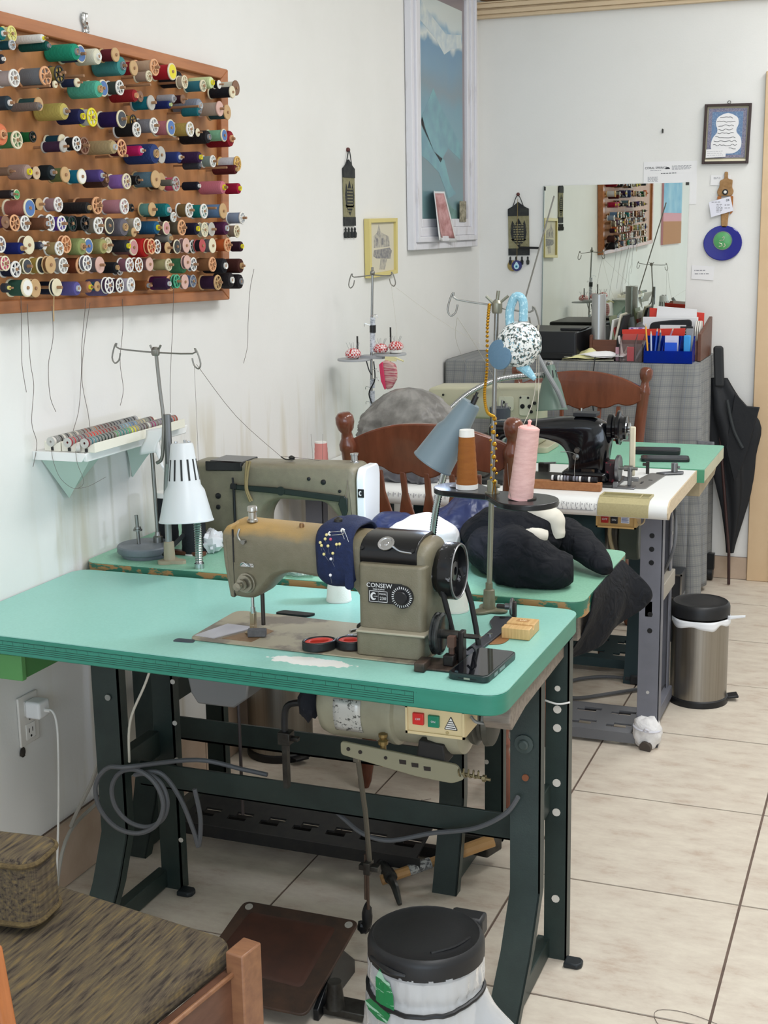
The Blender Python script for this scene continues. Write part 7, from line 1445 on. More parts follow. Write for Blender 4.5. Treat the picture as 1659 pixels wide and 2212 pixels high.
hanging('black and gold woven hanging beside the back corner', lambda a, b, d: (.182+a+b*-.02, D-d, 1.597+b), .094, .20, 'y')
ey = thing('eye_pendant', 'blue glass eye pendant hanging below the corner woven hanging', 'ornament', (.178, D, 1.33))
MB().lathe([(.022, 0), (.024, .003), (.023, .006), (0, .007)], (.178, D-.010, 1.352), (0, -1, 0), 26).build('blue_glass', mat('deep_blue_glass', '141a60', .1, coat=.5), ey); MB().prism([(.012*math.cos(a)*(1-.25*max(0, math.sin(a))), .014*math.sin(a)+(.004 if math.sin(a) > .9 else 0)) for a in [2*PI*k/20 for k in range(20)]], (.178, D-.0168, 1.351), X, Z, (0, -.001, 0)).build('white_ring', mat('pale_blue_enamel', 'b9dbe8', .2), ey); MB().lathe([(.0058, 0), (.0055, .001), (0, .0012)], (.178, D-.0177, 1.349), (0, -1, 0), 14).build('blue_iris', mat('iris_blue', '4aa0c8', .2), ey); MB().lathe([(.0026, 0), (0, .001)], (.178, D-.0188, 1.349), (0, -1, 0), 10).build('pupil', black, ey); MB().tube([(.178, D-.011, 1.375), (.179, D-.0115, 1.5), (.181, D-.0115, 1.64)], .0012, 5).build('cord', mat('gold_cord', '8d7a4a', .6), ey)
one(MB().lathe([(.023, 0), (.024, .002), (.022, .004), (0, .0045)], (.157, D-.003, 1.352), (0, -1, 0), 24), 'gold_disc', mat('dull_gold_disc', 'a08c58', .4, .5), 'dull gold disc half hidden behind the blue eye pendant', 'ornament')
one(MB().cyl((.19, D-.022, 1.431), (.285, D-.028, 1.428), .0052, n=10), 'black_rod', black, 'short black rod sticking out right of the corner woven hanging', 'rod')
# small yellow framed print on the left wall
yf = thing('framed_print', 'small pale yellow framed grey sketch of a building on left wall', 'picture', (0, 4.63, 1.352))
ye = mat('pale_yellow_frame', 'd2c27c', .5); YQ = [(4.487, 1.352), (4.762, 1.36), (4.768, 1.561), (4.487, 1.559)]
def lq(mb, Q, u0, v0, u1, v1, x0, x1): return mb.prism([lerpq(Q, u0, v0), lerpq(Q, u1, v0), lerpq(Q, u1, v1), lerpq(Q, u0, v1)], (x0, 0, 0), Y, Z, (x1-x0, 0, 0))
for a in ((0, 0, .06, 1), (.94, 0, 1, 1), (.06, 0, .94, .07), (.06, .93, .94, 1)): lq(MB(), YQ, *a, .002, .024).build('frame_bar', ye, yf, bevel=.001)
lq(MB(), YQ, .06, .07, .94, .93, .002, .014).build('print_sheet', mat('aged_paper', 'cfc8b2', .7), yf)
skm = mat('grey_sketch', '94918c', .8, nz=(60, 'b9b3a4', .4, .6)); sk2 = mat('dark_sketch', '77767a', .8, nz=(80, 'a09c94', .4, .6))
for P_, m in (([(.22, .50), (.22, .70), (.34, .76), (.40, .90), (.47, .76), (.75, .68), (.80, .50)], skm), ([(.2, .36), (.3, .32), (.8, .28), (.86, .42), (.78, .48), (.22, .46)], sk2), ([(.4, .12), (.6, .10), (.68, .28), (.45, .3)], skm), ([(.3, .54), (.3, .66), (.36, .66), (.36, .54)], sk2), ([(.5, .54), (.5, .66), (.56, .66), (.56, .54)], sk2)): MB().prism([lerpq(YQ, *p) for p in P_], (.014, 0, 0), Y, Z, (.0004+.0003*(m is sk2), 0, 0)).build('sketch_patch', m, yf, smooth=0)
# tall white framed mountain print
tf = thing('framed_print', 'tall white framed blue mountain print near the back corner', 'picture', (0, 5.32, 1.42))
wf = mat('whitewashed_frame', 'dcdbe0', .5, nz=(26, 'c6c2c4', .55, .7), stretch=(1, 1, .25))
def mould(y0, z0, y1, z1):
    for k, (ins, dep) in enumerate(((0, .022), (.03, .04), (.075, .028), (.095, .018))): pass
Y0, Y1, Z0, Z1 = 4.925, 5.742, 1.44, 2.56
for k, (i0, i1, x) in enumerate(((0, .028, .030), (.028, .05, .040), (.05, .085, .032), (.085, .118, .024))):
    for a in ((Y0+i0, Z0+i0, Y0+i1, Z1-i0), (Y1-i1, Z0+i0, Y1-i0, Z1-i0), (Y0+i1, Z0+i0, Y1-i1, Z0+i1), (Y0+i1, Z1-i1, Y1-i1, Z1-i0)): MB().box((.002, a[0], a[1]), (x, a[2], a[3])).build('moulding', wf, tf, bevel=.003)
MB().box((.002, Y0+.1, Z0+.1), (.010, Y1-.1, Z1-.1)).build('mat_board', mat('mauve_grey_mat', '8e8488', .7), tf)
pm_ = mat('mountain_print', '6d97ae', .6); N, L, bs = nodes(pm_); tc = N.new('ShaderNodeTexCoord'); s3 = N.new('ShaderNodeSeparateXYZ'); L.new(tc.outputs['Object'], s3.inputs[0])
n1 = N.new('ShaderNodeTexNoise'); n1.inputs['Scale'].default_value = 5; n1.inputs['Detail'].default_value = 7; mp = N.new('ShaderNodeMapping'); mp.inputs['Scale'].default_value = (1, 1, .8); L.new(tc.outputs['Object'], mp.inputs[0]); L.new(mp.outputs[0], n1.inputs['Vector'])
ma = N.new('ShaderNodeMath'); ma.operation = 'MULTIPLY_ADD'; ma.inputs[1].default_value = .16; L.new(n1.outputs[0], ma.inputs[0]); L.new(s3.outputs[2], ma.inputs[2])
mr = N.new('ShaderNodeMapRange'); mr.inputs[1].default_value = 1.55; mr.inputs[2].default_value = 2.5; L.new(ma.outputs[0], mr.inputs[0]); rp_ = N.new('ShaderNodeValToRGB'); L.new(mr.outputs[0], rp_.inputs[0]); E_ = rp_.color_ramp.elements
E_[0].position = 0; E_[0].color = (*lin('68808a'), 1); E_[1].position = 1; E_[1].color = (*lin('c9d2d0'), 1)
for p, c in ((.12, '789a9c'), (.2, '6f8f98'), (.35, '70868e'), (.42, '74a0ac'), (.55, '7098a8'), (.62, '7a8e98'), (.72, '6f94ac'), (.80, '6890ae'), (.825, 'd4dad4'), (.87, '86aac4'), (.9, 'cdd6d4')): e_ = E_.new(p); e_.color = (*lin(c), 1)
L.new(rp_.outputs[0], bs.inputs['Base Color'])
MB().box((.010, Y0+.128, Z0+.1), (.011, Y1-.148, Z1-.165)).build('print_sheet', pm_, tf)
snow = mat('teal_snow', '74a8b0', .7, nz=(14, '6890a0')); cld = mat('cloud_white', 'd4dbd6', .7, nz=(20, 'a8bccb'))
for P_, m in (([(5.06, 1.92), (5.15, 2.0), (5.22, 2.06), (5.30, 2.0), (5.42, 1.94), (5.56, 1.86), (5.56, 1.80), (5.40, 1.84), (5.3, 1.78), (5.22, 1.82)], snow), ([(5.06, 1.98), (5.12, 1.9), (5.22, 1.82), (5.35, 1.79), (5.42, 1.70), (5.5, 1.66), (5.4, 1.64), (5.28, 1.74), (5.15, 1.78), (5.06, 1.8)], snow), ([(5.06, 2.38), (5.2, 2.33), (5.38, 2.28), (5.58, 2.30), (5.58, 2.25), (5.45, 2.23), (5.36, 2.20), (5.25, 2.25), (5.06, 2.30)], cld), ([(5.3, 1.66), (5.45, 1.60), (5.57, 1.58), (5.57, 1.52), (5.4, 1.54), (5.3, 1.6)], mat('teal_green_foot', '7aa09a', .7, nz=(30, '68867e')))): MB().prism(P_, (.0112, 0, 0), Y, Z, (.0005, 0, 0)).build('painted_patch', m, tf, smooth=0)
MB().box((.0135, Y0+.11, Z0+.11), (.0145, Y1-.11, Z1-.11)).build('glass', mat('picture_glass', 'ffffff', .03, trans=1., ior=1.12, alpha=.12), tf)
rc = thing('curled_photo', 'curled pink toned photo sheet tucked at bottom of the tall white frame', 'photo', (.03, 5.15, 1.47))
MB().grid(lambda a, b: (.034+.035*math.cos(1.5*PI*a)*.5+.02*(1-b), 5.10+(.17+.10*(1-b))*a-.012*math.sin(1.5*PI*a), 1.475-.012*a*(1-b)+.19*b-.0*a), 16, 10).build('sheet', mat('photo_back_white', 'dcdcdc', .6), rc, solid=.0008)
MB().grid(lambda a, b: (.0362+.035*math.cos(1.5*PI*(.3+.65*a))*.5+.02*(1-(.08+.88*b)), 5.10+(.17+.10*(1-(.08+.88*b)))*(.3+.65*a)-.012*math.sin(1.5*PI*(.3+.65*a)), 1.475-.012*(.3+.65*a)*(1-b)+.19*(.08+.88*b)), 12, 10).build('printed_side', mat('pink_photo', 'c79a9a', .5, nz=(24, 'a4706e', .4, .6)), rc, solid=.0006)
one(MB().box((.026, 5.50, 1.545), (.028, 5.585, 1.63)), 'small_photo', mat('sepia_photo', 'a8a08a', .6, nz=(50, '6f6a58', .4, .6)), 'small sepia photo tucked in lower right of the tall white frame', 'photo')
# the beach picture further along the left wall, seen in the mirror
bp_ = thing('beach_picture', 'bright beach picture seen only as a reflection in the mirror', 'picture', (0, .75, 1.4)); MB().box((.001, .30, 1.36), (.016, 1.16, 2.15)).build('sheet', mat('pink_band', 'd89aa4', .7), bp_); MB().box((.016, .30, 1.60), (.017, 1.16, 2.15)).build('sky_band', mat('sky_blue_band', '6fb0d4', .7, nz=(4, 'a8d0e4')), bp_); MB().box((.016, .30, 1.36), (.017, 1.16, 1.535)).build('sand_band', mat('sand_band', 'b5793c', .7), bp_)
# brown bundle lying on the crown ledge
one(crumple((.25, D-.03, 2.478), .22, .028, .026, 81, .3, 3, 30, 14, 2.4585), 'brown_bundle', mat('brown_wrap', '7d6244', .8, nz=(20, '5f4630')), 'brown wrapped bundle lying on the cream ledge in the corner', 'bundle', smooth=60)

# ---------------------------------------------------------------- white wall shelf with three racks of bobbins
sh = thing('wall_shelf', 'small white wall shelf on green brackets below the thread board', 'shelf', (0, 2.71, .93))
shw = mat('shelf_white', 'e9e9e6', .45)
MB().box((.001, 2.492, 1.040), (.135, 2.932, 1.053)).build('board', shw, sh, bevel=.002)
MB().prism([(.0, 1.033), (.127, 1.033), (.133, 1.039), (.138, 1.047), (.138, 1.053), (0, 1.053)], (0, 2.485, 0), X, Z, (0, .009, 0)).build('front_moulding', shw, sh, bevel=.001); MB().prism([(2.49, 1.033), (2.93, 1.033), (2.94, 1.053), (2.485, 1.053)], (.130, 0, 0), Y, Z, (.010, 0, 0)).build('front_moulding', shw, sh, bevel=.002)
gb = mat('pale_green_bracket', 'b9c8bc', .5)
for (a, b, c, d, tip) in (((0, 2.505), (.115, 2.55), (.115, 2.60), (0, 2.67), (.002, 2.60, .925)), ((0, 2.86), (.11, 2.865), (.11, 2.885), (0, 2.89), (.002, 2.878, .925))):
    z = 1.0395; MB().add([(a[0]+.001, a[1], z), (b[0], b[1], z), (c[0], c[1], z), (d[0]+.001, d[1], z), (tip[0]+.012, tip[1]-.006, tip[2]), (tip[0], tip[1]+.006, tip[2])], [(3, 2, 1, 0), (0, 1, 4), (1, 2, 5, 4), (2, 3, 5), (3, 0, 4, 5)]).build('bracket', gb, sh)
ivory = mat('ivory_rack', 'e4e0d0', .5)
racks = [(.048, 'back'), (.092, 'middle'), (.136, 'front')]
BC = {'back': ['dcd8d0', '8d8d8a', '2a2624', 'd0ccc0', '3a3634', 'b5aa9a', '6e6a64', 'c9beb0', '7d756c', '5e4a44', '8c4a3e', '4a3a38', '9a8a7c', 'a06a4c', '6e3c34', '7a4a44', '4c3c3c', '5a3434', '3c3434', '2e2c30', '4c4c54', '3a3a40', '8a8c90', '24242a', '1c1c20', '55606a', '303038', 'b0b0b4'],
      'middle': ['a03c44', 'b44a4c', '6a4a50', '8c5c60', '5a3c44', 'a4564c', 'c03a34', 'd0392c', 'c4402e', 'b43a30', '8e2c2a', '9a3430', '6c2c2c', '5a2c30', '7c3434', '3c2c34', '5c7c8c', '6a8c9c', '86a4b4', '5a84a8', '4c6c90', '7494b0', '9a8c74', 'a89c7c', 'b8ac8c', '8a8c7c', '443c3c', '7a3430'],
      'front': ['7a2430', '3c6c74', '4a7c80', '3a5458', '34443c', '2c3c34', '283430', '202c28', '4a4434', '5c8c60', '3c7c70', '2c6c68', '3a8070', '4c9c60', 'b4c43c', 'c8b83c', 'a89a4c', '5a5450', '4c3c44', '54443c', 'c8c4b8', '7a2c54', '8c3460', '6a5c54', '746a70', '4c3c74', '5a4484', '6c5a94', '46344c', 'a84434', '8c3c2c']}
for x, nm in racks:
    r_ = thing('bobbin_tray', 'white grooved bobbin tray, %s of three on the wall shelf' % {'back': 'nearest the wall', 'middle': 'middle one', 'front': 'outermost'}[nm], 'bobbin tray', (x, 2.69, 1.053), 'bobbin trays')
    w2 = .021
    MB().prism([(-w2, 0), (w2, 0), (w2, .022), (.010, .017), (0, .009), (-.010, .017), (-w2, .022)], (x, 2.496 if nm != 'back' else 2.494, 1.0533), X, Z, (0, .40, 0)).build('tray', ivory, r_, bevel=.0008)
    MB().box((x-.003, 2.4925, 1.055), (x+.003, 2.4955, 1.0625)).build('end_slot', black, r_)
    cols = BC[nm]; n = len(cols)
    for k, hx in enumerate(cols):
        bobbin((x, 2.488+.0128*k, 1.0752), .0108, .0092, nick, mat('bobbin_'+hx, hx, .6), 'bobbin number %s from near end in the %s' % (ordinal(k+1) if k < 28 else ['twenty-ninth', 'thirtieth', 'thirty-first'][k-28], {'back': 'bobbin tray nearest wall', 'middle': 'middle bobbin tray', 'front': 'outermost bobbin tray'}[nm]), 'bobbins in the wall shelf trays', PI/2)
bobbin((.112, 2.493, 1.0646), .0108, .009, nick, mat('bobbin_loose_white', 'd0ccc4', .6), 'loose steel bobbin lying at near end of the wall shelf', None, .5)
strands('grey thread draped in a loop below the wall shelf', [(.052, 2.484, 1.058), (.056, 2.483, 1.03), (.06, 2.5, .99), (.08, 2.52, .965), (.12, 2.50, .985), (.118, 2.483, 1.03), (.115, 2.484, 1.058)], [(.08, 2.52, .965), (.09, 2.56, .963), (.1, 2.62, .975)], r=.0005, m=strand)
strands('white thread hanging from the wall shelf', [(.145, 2.79, 1.05), (.145, 2.80, .98), (.146, 2.81, .93), (.146, 2.83, .90)], r=.0007, m=white)
# ---------------------------------------------------------------- wall socket, charger and cable
ou = thing('wall_socket', 'white double wall socket low on the left wall', 'socket', (0, 2.395, .4))
MB().box((.001, 2.357, .397), (.007, 2.428, .513)).build('cover_plate', mat('socket_plate', 'dcd8d0', .4), ou, bevel=.002); MB().box((.007, 2.376, .465), (.009, 2.41, .5)).build('outlet', white, ou, bevel=.004)
o2 = MB().box((.007, 2.376, .408), (.009, 2.41, .445)).build('outlet', white, ou, bevel=.004); MB().box((.0088, 2.385, .424), (.0094, 2.3875, .434)).box((.0088, 2.398, .424), (.0094, 2.4005, .434)).cyl((.0088, 2.393, .415), (.0094, 2.393, .415), .003, n=8).build('slot', black, o2); MB().cyl((.007, 2.393, .455), (.0085, 2.393, .455), .003, n=8).build('screw', steel, ou)
ch = thing('phone_charger', 'white charger cube plugged into the wall socket with its cable', 'charger', (.03, 2.395, .46))
MB().box((.0095, 2.373, .462), (.05, 2.415, .502)).build('cube', mat('charger_white', 'e8e8e6', .35), ch, bevel=.006, seg=3)
MB().tube([(.05, 2.394, .480), (.07, 2.394, .479), (.082, 2.39, .45), (.084, 2.385, .38), (.084, 2.37, .25), (.08, 2.35, .1), (.075, 2.33, .02)], .0026, 8).cyl((.05, 2.394, .480), (.064, 2.394, .480), .0042, n=10).build('cable', white, ch)
one(crumple((.004, 2.364, .385), .003, .008, .012, 91, .6, 6, 12, 8), 'paint_chip', mat('dark_chip', '3a342e', .9), 'dark chipped spot of plaster just below the wall socket', 'plaster chip')
# ---------------------------------------------------------------- under the nearest table: motor, switch, rod, pedal
mo = thing('motor', 'cream clutch motor hanging under the nearest mint table', 'motor', (.92, 2.36, .62))
crp = mat('motor_cream', 'a9a48c', .4, nz=(14, '98937c'))
MB().lathe([(0, 0), (.055, 0), (.068, .008), (.074, .025), (.074, .15), (.078, .155), (.078, .165), (.07, .17), (.07, .235), (.08, .24), (.085, .26), (.08, .30), (.05, .31), (0, .31)], (.755, 2.37, .60), X, 32).build('body', crp, mo, smooth=40)
MB().lathe([(.04, 0), (.058, .002), (.060, .012), (.05, .018), (.05, .024), (.060, .030), (.058, .04), (.02, .042), (.02, .055), (0, .055)], (1.068, 2.37, .60), X, 28).build('pulley', mat('dark_motor_grey', '57564e', .4, .5), mo)
MB().box((.80, 2.30, .645), (1.02, 2.42, .7065)).build('mount', mat('cast_grey_mount', '77756d', .5, nz=(60, '6a6860')), mo, bevel=.004)
def lab(a, b): an = .35-.95*b; return (.80+.058*a, 2.37-.0752*math.cos(an), .60+.0752*math.sin(an))
MB().grid(lab, 4, 6).build('rating_plate', mat('rating_plate', 'd2d0c8', .35, .2, nz=(140, '5d5d58', .55, .6)), mo, solid=.001)
MB().cyl((.905, 2.295, .50), (.905, 2.295, .565), .006).lathe([(.010, .545), (.010, .552), (.006, .556), (.009, .560), (.009, .566)], (.905, 2.295, 0), Z, 10).build('adjust_bolt', mat('brass_bolt', '8a7448', .4, .7), mo)
lv = MB().prism(round_poly([(.82, .545), (1.06, .527), (1.075, .50), (1.05, .488), (.98, .492), (.82, .517)], .008), (0, 2.282, 0), X, Z, (0, .007, 0)).build('clutch_lever', mat('olive_cream_lever', '928d74', .45), mo, bevel=.0015)
hb_ = MB()
for x, z, a in ((.837, .531, .004), (.862, .528, .004), (.915, .523, .0035)): hb_.cyl((x, 2.2825, z), (x, 2.2805, z), a, n=10)
for x, z in ((.95, .519), (.975, .516), (1.0, .512)): hb_.prism([(x-.007+.001*(k in (0, 3)), z+(-.004 if k < 2 else .004)) for k in (0,)]+[(x+.007, z-.004), (x+.007, z+.004), (x-.007, z+.004)], (0, 2.2825, 0), X, Z, (0, -.002, 0))
hb_.build('slots', mat('slot_brown', '2c2420', .7), lv)
MB().tube([(1.06+.0025*k, 2.285+.008*math.cos(k*1.6), .512+.008*math.sin(k*1.6)) for k in range(20)], .0018, 6, 2).cyl((1.05, 2.285, .512), (1.125, 2.285, .505), .003).lathe([(.007, 0), (.007, .006)], (1.11, 2.285, .5065), X, 8).build('spring_bolt', mat('dull_brass', '857a5c', .4, .7), mo)
MB().prism([(.98, .565), (1.03, .56), (1.035, .52), (1.0, .505), (.975, .53)], (0, 2.29, 0), X, Z, (0, .05, 0)).build('dark_gap_block', mat('black_gap', '23211f', .6), mo, bevel=.003)  # plain dark block in the gap behind the clutch lever
sb = thing('switch_box', 'cream switch box with red and green buttons under nearest table', 'switch', (1.07, 2.16, .64))
crb = mat('cream_switch_plastic', 'd8c496', .45)
MB().box((1.012, 2.138, .6405), (1.123, 2.215, .7065)).build('housing', crb, sb, bevel=.0035)
for a in ((1.012, .6405, 1.123, .6455), (1.012, .689, 1.123, .693), (1.012, .6405, 1.016, .693), (1.119, .6405, 1.123, .693)): MB().box((a[0], 2.1345, a[1]), (a[2], 2.1395, a[3])).build('rim', crb, sb)
button(sb, 1.026, .659, 1.047, .681, 2.138, mat('bright_red_button', 'cf2f2a', .35), 'OFF', .0055); button(sb, 1.055, .6575, 1.076, .6795, 2.138, mat('green_button', '1f8060', .35), 'ON', .0055)
wt = MB().prism(round_poly([(1.084, .655), (1.110, .655), (1.097, .681)], .003, 3), (0, 2.1378, 0), X, Z, (0, -.0008, 0)).build('warning_triangle', mat('triangle_black', '2a2a2a', .5), sb)
MB().prism(round_poly([(1.0862, .6565), (1.1078, .6565), (1.097, .678)], .002, 3), (0, 2.1371, 0), X, Z, (0, -.0004, 0)).build('white_field', white, wt); g = MB()
for k in range(4): h_ = .0085-.0018*k; g.box((1.097-h_, 2.1364, .6585+.004*k), (1.097+h_, 2.1368, .6600+.004*k))
g.build('print_lines', ink, wt, smooth=0); MB().cyl((1.09, 2.138, .649), (1.09, 2.1365, .649), .003, n=8).build('screw', mat('screw_tan', 'b09c6c', .5), sb)
one(MB().tube([(1.124, 2.17, .672), (1.135, 2.165, .665), (1.15, 2.18, .66), (1.165, 2.2, .665)], .003, 6), 'cord_stub', mat('grey_stub', '8a8a86', .5), 'short grey cord leaving right side of cream switch box', 'cord')
op = thing('oil_pan', 'grey sheet metal oil pan under the machine needle end', 'oil pan', (.58, 2.3, .6)); MB().prism([(.50, .7065), (.655, .7065), (.64, .625), (.61, .603), (.53, .603), (.515, .625)], (0, 2.24, 0), X, Z, (0, .12, 0)).build('pan', mat('pan_grey', '7b7c7c', .45, .5), op, bevel=.004)
kn = thing('knee_lifter', 'black knee pad on a bent rod under the nearest table', 'knee lifter', (.69, 2.35, .5))
MB().tube([(.725, 2.35, .585), (.70, 2.35, .587), (.676, 2.35, .578), (.668, 2.35, .55), (.668, 2.35, .48)], .007, 10).build('rod', black, kn); crumple((.728, 2.345, .595), .022, .025, .040, 95, .25, 4, 20, 12).build('pad', mat('black_foam', '191b22', .9, bump=(120, .5)), kn); MB().box((.655, 2.338, .495), (.682, 2.365, .522)).box((.68, 2.345, .503), (.698, 2.358, .512)).build('clamp', darksteel, kn, bevel=.002); MB().box((.663, 2.342, .40), (.674, 2.356, .50)).build('flat_rod', darksteel, kn)
one(crumple((.66, 2.36, .66), .05, .03, .028, 97, .5, 5, 20, 10), 'orange_wrapper', mat('orange_film', 'c88a58', .3, trans=.3), 'crumpled orange plastic wrapper hanging under the table front', 'plastic scrap')
pm2 = thing('pitman_rod', 'thin steel pitman rod joining motor lever to the foot pedal', 'rod', (.84, 2.37, .1))
MB().box((.846, 2.283, .505), (.856, 2.29, .525)).tube([(.851, 2.291, .523), (.85, 2.33, .38), (.846, 2.36, .24)], .0055, 8, 0).build('upper_rod', mat('grey_rod', '6b675c', .4, .6), pm2); MB().tube([(.843, 2.352, .30), (.832, 2.378, .14)], .0035, 8, 0).tube([(.838, 2.354, .275), (.829, 2.372, .165)], .003, 6, 0).build('lower_rod', mat('brown_rod', '5a4a40', .45, .5), pm2)
MB().box((.826, 2.345, .243), (.868, 2.362, .254)).box((.838, 2.34, .236), (.852, 2.365, .262)).build('clamp', darksteel, pm2, bevel=.001); crumple((.826, 2.385, .118), .011, .012, .03, 99, .2, 5, 14, 10).build('ball_joint', black, pm2); one(crumple((.815, 2.392, .088), .014, .012, .014, 100, .3, 5, 14, 8), 'joint_boot', black, 'black taped joint at the rear right corner of the foot pedal', 'joint')
pdm = mat('brown_black_pedal', '3a302a', .5, .3, nz=(9, '543e32', .4, .65), bump=(200, .15)); pd = thing('foot_pedal', 'rusty brown cast iron foot pedal tilted on the tiles', 'foot pedal', (.69, 2.27, 0))
ang = math.atan2(.065, .2); vy = Vector((0, math.cos(ang), math.sin(ang))); O = Vector((.532, 2.12, .037)); nrm = Vector((1, 0, 0)).cross(vy)
MB().prism(round_poly([(.0, 0), (.272, 0), (.288, .252), (.022, .252)], .018), O, X, vy, nrm*.007).build('plate', pdm, pd, bevel=.002)
rr_ = round_poly([(.026, .072), (.238, .06), (.247, .224), (.048, .224)], .014); ri = round_poly([(.034, .080), (.23, .068), (.239, .216), (.056, .216)], .010); n = len(rr_); q = [O+Vector(X)*a+vy*b+nrm*.0072 for a, b in rr_]+[O+Vector(X)*a+vy*b+nrm*.0105 for a, b in ri]; mb = MB(); mb.add(q, [(k, (k+1) % n, n+(k+1) % n, n+k) for k in range(n)]+[tuple(range(n, 2*n))]); mb.build('raised_panel', mat('worn_red_brown', '4a2e24', .5, .2, nz=(14, '38261f')), pd)
for a, b in ((.040, .236), (.27, .236)): MB().lathe([(.0085, 0), (.0085, .0015), (.0045, .0018), (.0045, .0006), (0, .0006)], O+Vector(X)*a+vy*b+nrm*.007, nrm, 14).build('bolt_hole', mat('pale_hole_rim', '97938a', .5), pd)
MB().prism([(2.17, .0), (2.36, .0), (2.36, .03), (2.30, .085), (2.27, .085), (2.17, .025)], (.555, 0, 0), Y, Z, (.012, 0, 0)).build('hinge_bracket', blackmetal, pd, bevel=.002); MB().prism([(2.17, .0), (2.36, .0), (2.36, .03), (2.30, .085), (2.27, .085), (2.17, .025)], (.795, 0, 0), Y, Z, (.012, 0, 0)).build('hinge_bracket', blackmetal, pd, bevel=.002); MB().box((.807, 2.19, .004), (.90, 2.24, .02)).build('base_bar', darksteel, pd, bevel=.002); MB().cyl((.83, 2.20, .02), (.83, 2.20, .075), .02, .014, 14).build('pivot', darksteel, pd)
# ---------------------------------------------------------------- hammer
hm = thing('hammer', 'claw hammer with wooden handle lying behind the nearest table leg', 'hammer', (.8, 2.86, 0))
a, b_ = Vector((.745, 2.722, .030)), Vector((.952, 2.88, .085)); d = (b_-a).normalized(); s = d.cross(Vector(Z)).normalized()
MB().tube([a-d*.02, a+d*.06, a+d*.16, b_-d*.06, b_], lambda t: .0125 if t < .3 else (.0115 if t < .6 else .016), 10, 4).build('handle', wood('ash_handle', 'c79c66', 'ab8150', .5, 6, (1, 1, 1)), hm); MB().tube([a+d*.05, a+d*.105], .0135, 10, 0).build('handle_label', mat('worn_label', 'a8a8a4', .6, nz=(120, '5a5a5a', .5, .55)), hm)
ham = mat('dark_forged', '4c4c4a', .35, .8); MB().cyl(a+Vector(Z)*.008-s*.012, a+Vector(Z)*.012-s*.048, .012, .011, 12).cyl(a+Vector(Z)*.012-s*.046, a+Vector(Z)*.013-s*.062, .0155, .0155, 14).tube([a+s*-.015+Vector(Z)*.006, a+s*.015+Vector(Z)*.006], .016, 10, 0).tube([a+s*.01+Vector(Z)*.005, a+s*.045, a+s*.07-Vector(Z)*.016, a+s*.085-Vector(Z)*.026], lambda t: .012*(1-.55*t), 8, 4).build('head', ham, hm)
# ---------------------------------------------------------------- bins
brush = mat('brushed_steel', '9c9890', .34, 1, nz=(3, '948f87', .4, .6), stretch=(60, 60, .4)); lidm = mat('black_bin_lid', '1b1c1e', .45, bump=(300, .08)); binbag = mat('white_bin_bag', 'e6e8ea', .3, trans=.55, ior=1.08, bump=(40, .4))
def lid(root, x, y, z, r, h=.045): return MB().lathe([(r*.96, 0), (r*1.03, .004), (r*1.03, h*.7), (r*1.0, h*.9), (r*.94, h), (r*.91, h-.002), (r*.6, h-.0005), (0, h)], (x, y, z), Z, 40).build('lid', lidm, root, smooth=50)
def pedal_bin(label, x, y, r, h, ped):
    t = thing('pedal_bin', label, 'bin', (x, y, 0)); MB().lathe([(0, 0), (r*1.05, 0), (r*1.06, .006), (r*1.05, .02), (r*.99, .024)], (x, y, 0), Z, 40).build('base_ring', black, t); MB().lathe([(r, .022), (r, h), (r*.97, h)], (x, y, 0), Z, 48).build('body', brush, t, smooth=60)
    lid(t, x, y, h+.002, r); px, py = ped; MB().prism([(-.018, 0), (.018, 0), (.022, .045), (-.022, .045)], (x+px*(r-.008), y+py*(r-.008), .008), (-py, px, 0), (px, py, .12), (0, 0, .008)).build('pedal', black, t, bevel=.002)
    MB().box((x-px*r-.012, y-py*r-.012, h-.09), (x-px*r+.012, y-py*r+.012, h+.03)).build('hinge', black, t, bevel=.003); return t
b1 = pedal_bin('brushed steel pedal bin with black lid on tiles at right', 1.236, 4.26, .091, .288, (.96, .28))
MB().grid(lambda a, b: (1.236+.0935*math.cos(2*PI*a)*(1+.03*math.sin(a*40)), 4.26+.0935*math.sin(2*PI*a)*(1+.03*math.sin(a*40)), .288-b*(.014+.022*max(0, noise.noise(Vector((math.cos(2*PI*a)*2, math.sin(2*PI*a)*2, 3)))+.3))), 80, 3).build('bag_hem', mat('bag_hem_white', 'eef0f2', .5), b1, solid=.001); MB().grid(lambda a, b: (1.325+.055*a, 4.235+.004*a, .285+.012*a+.014*b*(1-.5*a)), 5, 3).build('bag_corner', mat('bag_hem_white', 'eef0f2', .5), b1, solid=.001)
pedal_bin('steel pedal bin standing under the second table near the wall', .132, 3.42, .096, .36, (.8, -.6))
b3 = thing('waste_bin', 'black lidded waste bin in white bag in front of table leg', 'bin', (1.10, 1.985, 0)); x, y, r = 1.100, 1.985, .098
lid(b3, x, y, .305, r, .04); MB().box((x+.015, y+.07, .305), (x+.078, y+.108, .343)).build('hinge', lidm, b3, bevel=.006)
MB().tube([(x-.075, y-.070, .323), (x-.03, y-.099, .321), (x+.0, y-.1015, .319)], lambda t: .006*(1-abs(2*t-1)*.6), 8, 5).tube([(x+.03, y-.06, .344), (x+.06, y-.03, .3455), (x+.075, y+.01, .344)], .003, 6, 4).build('lid_tab', lidm, b3)
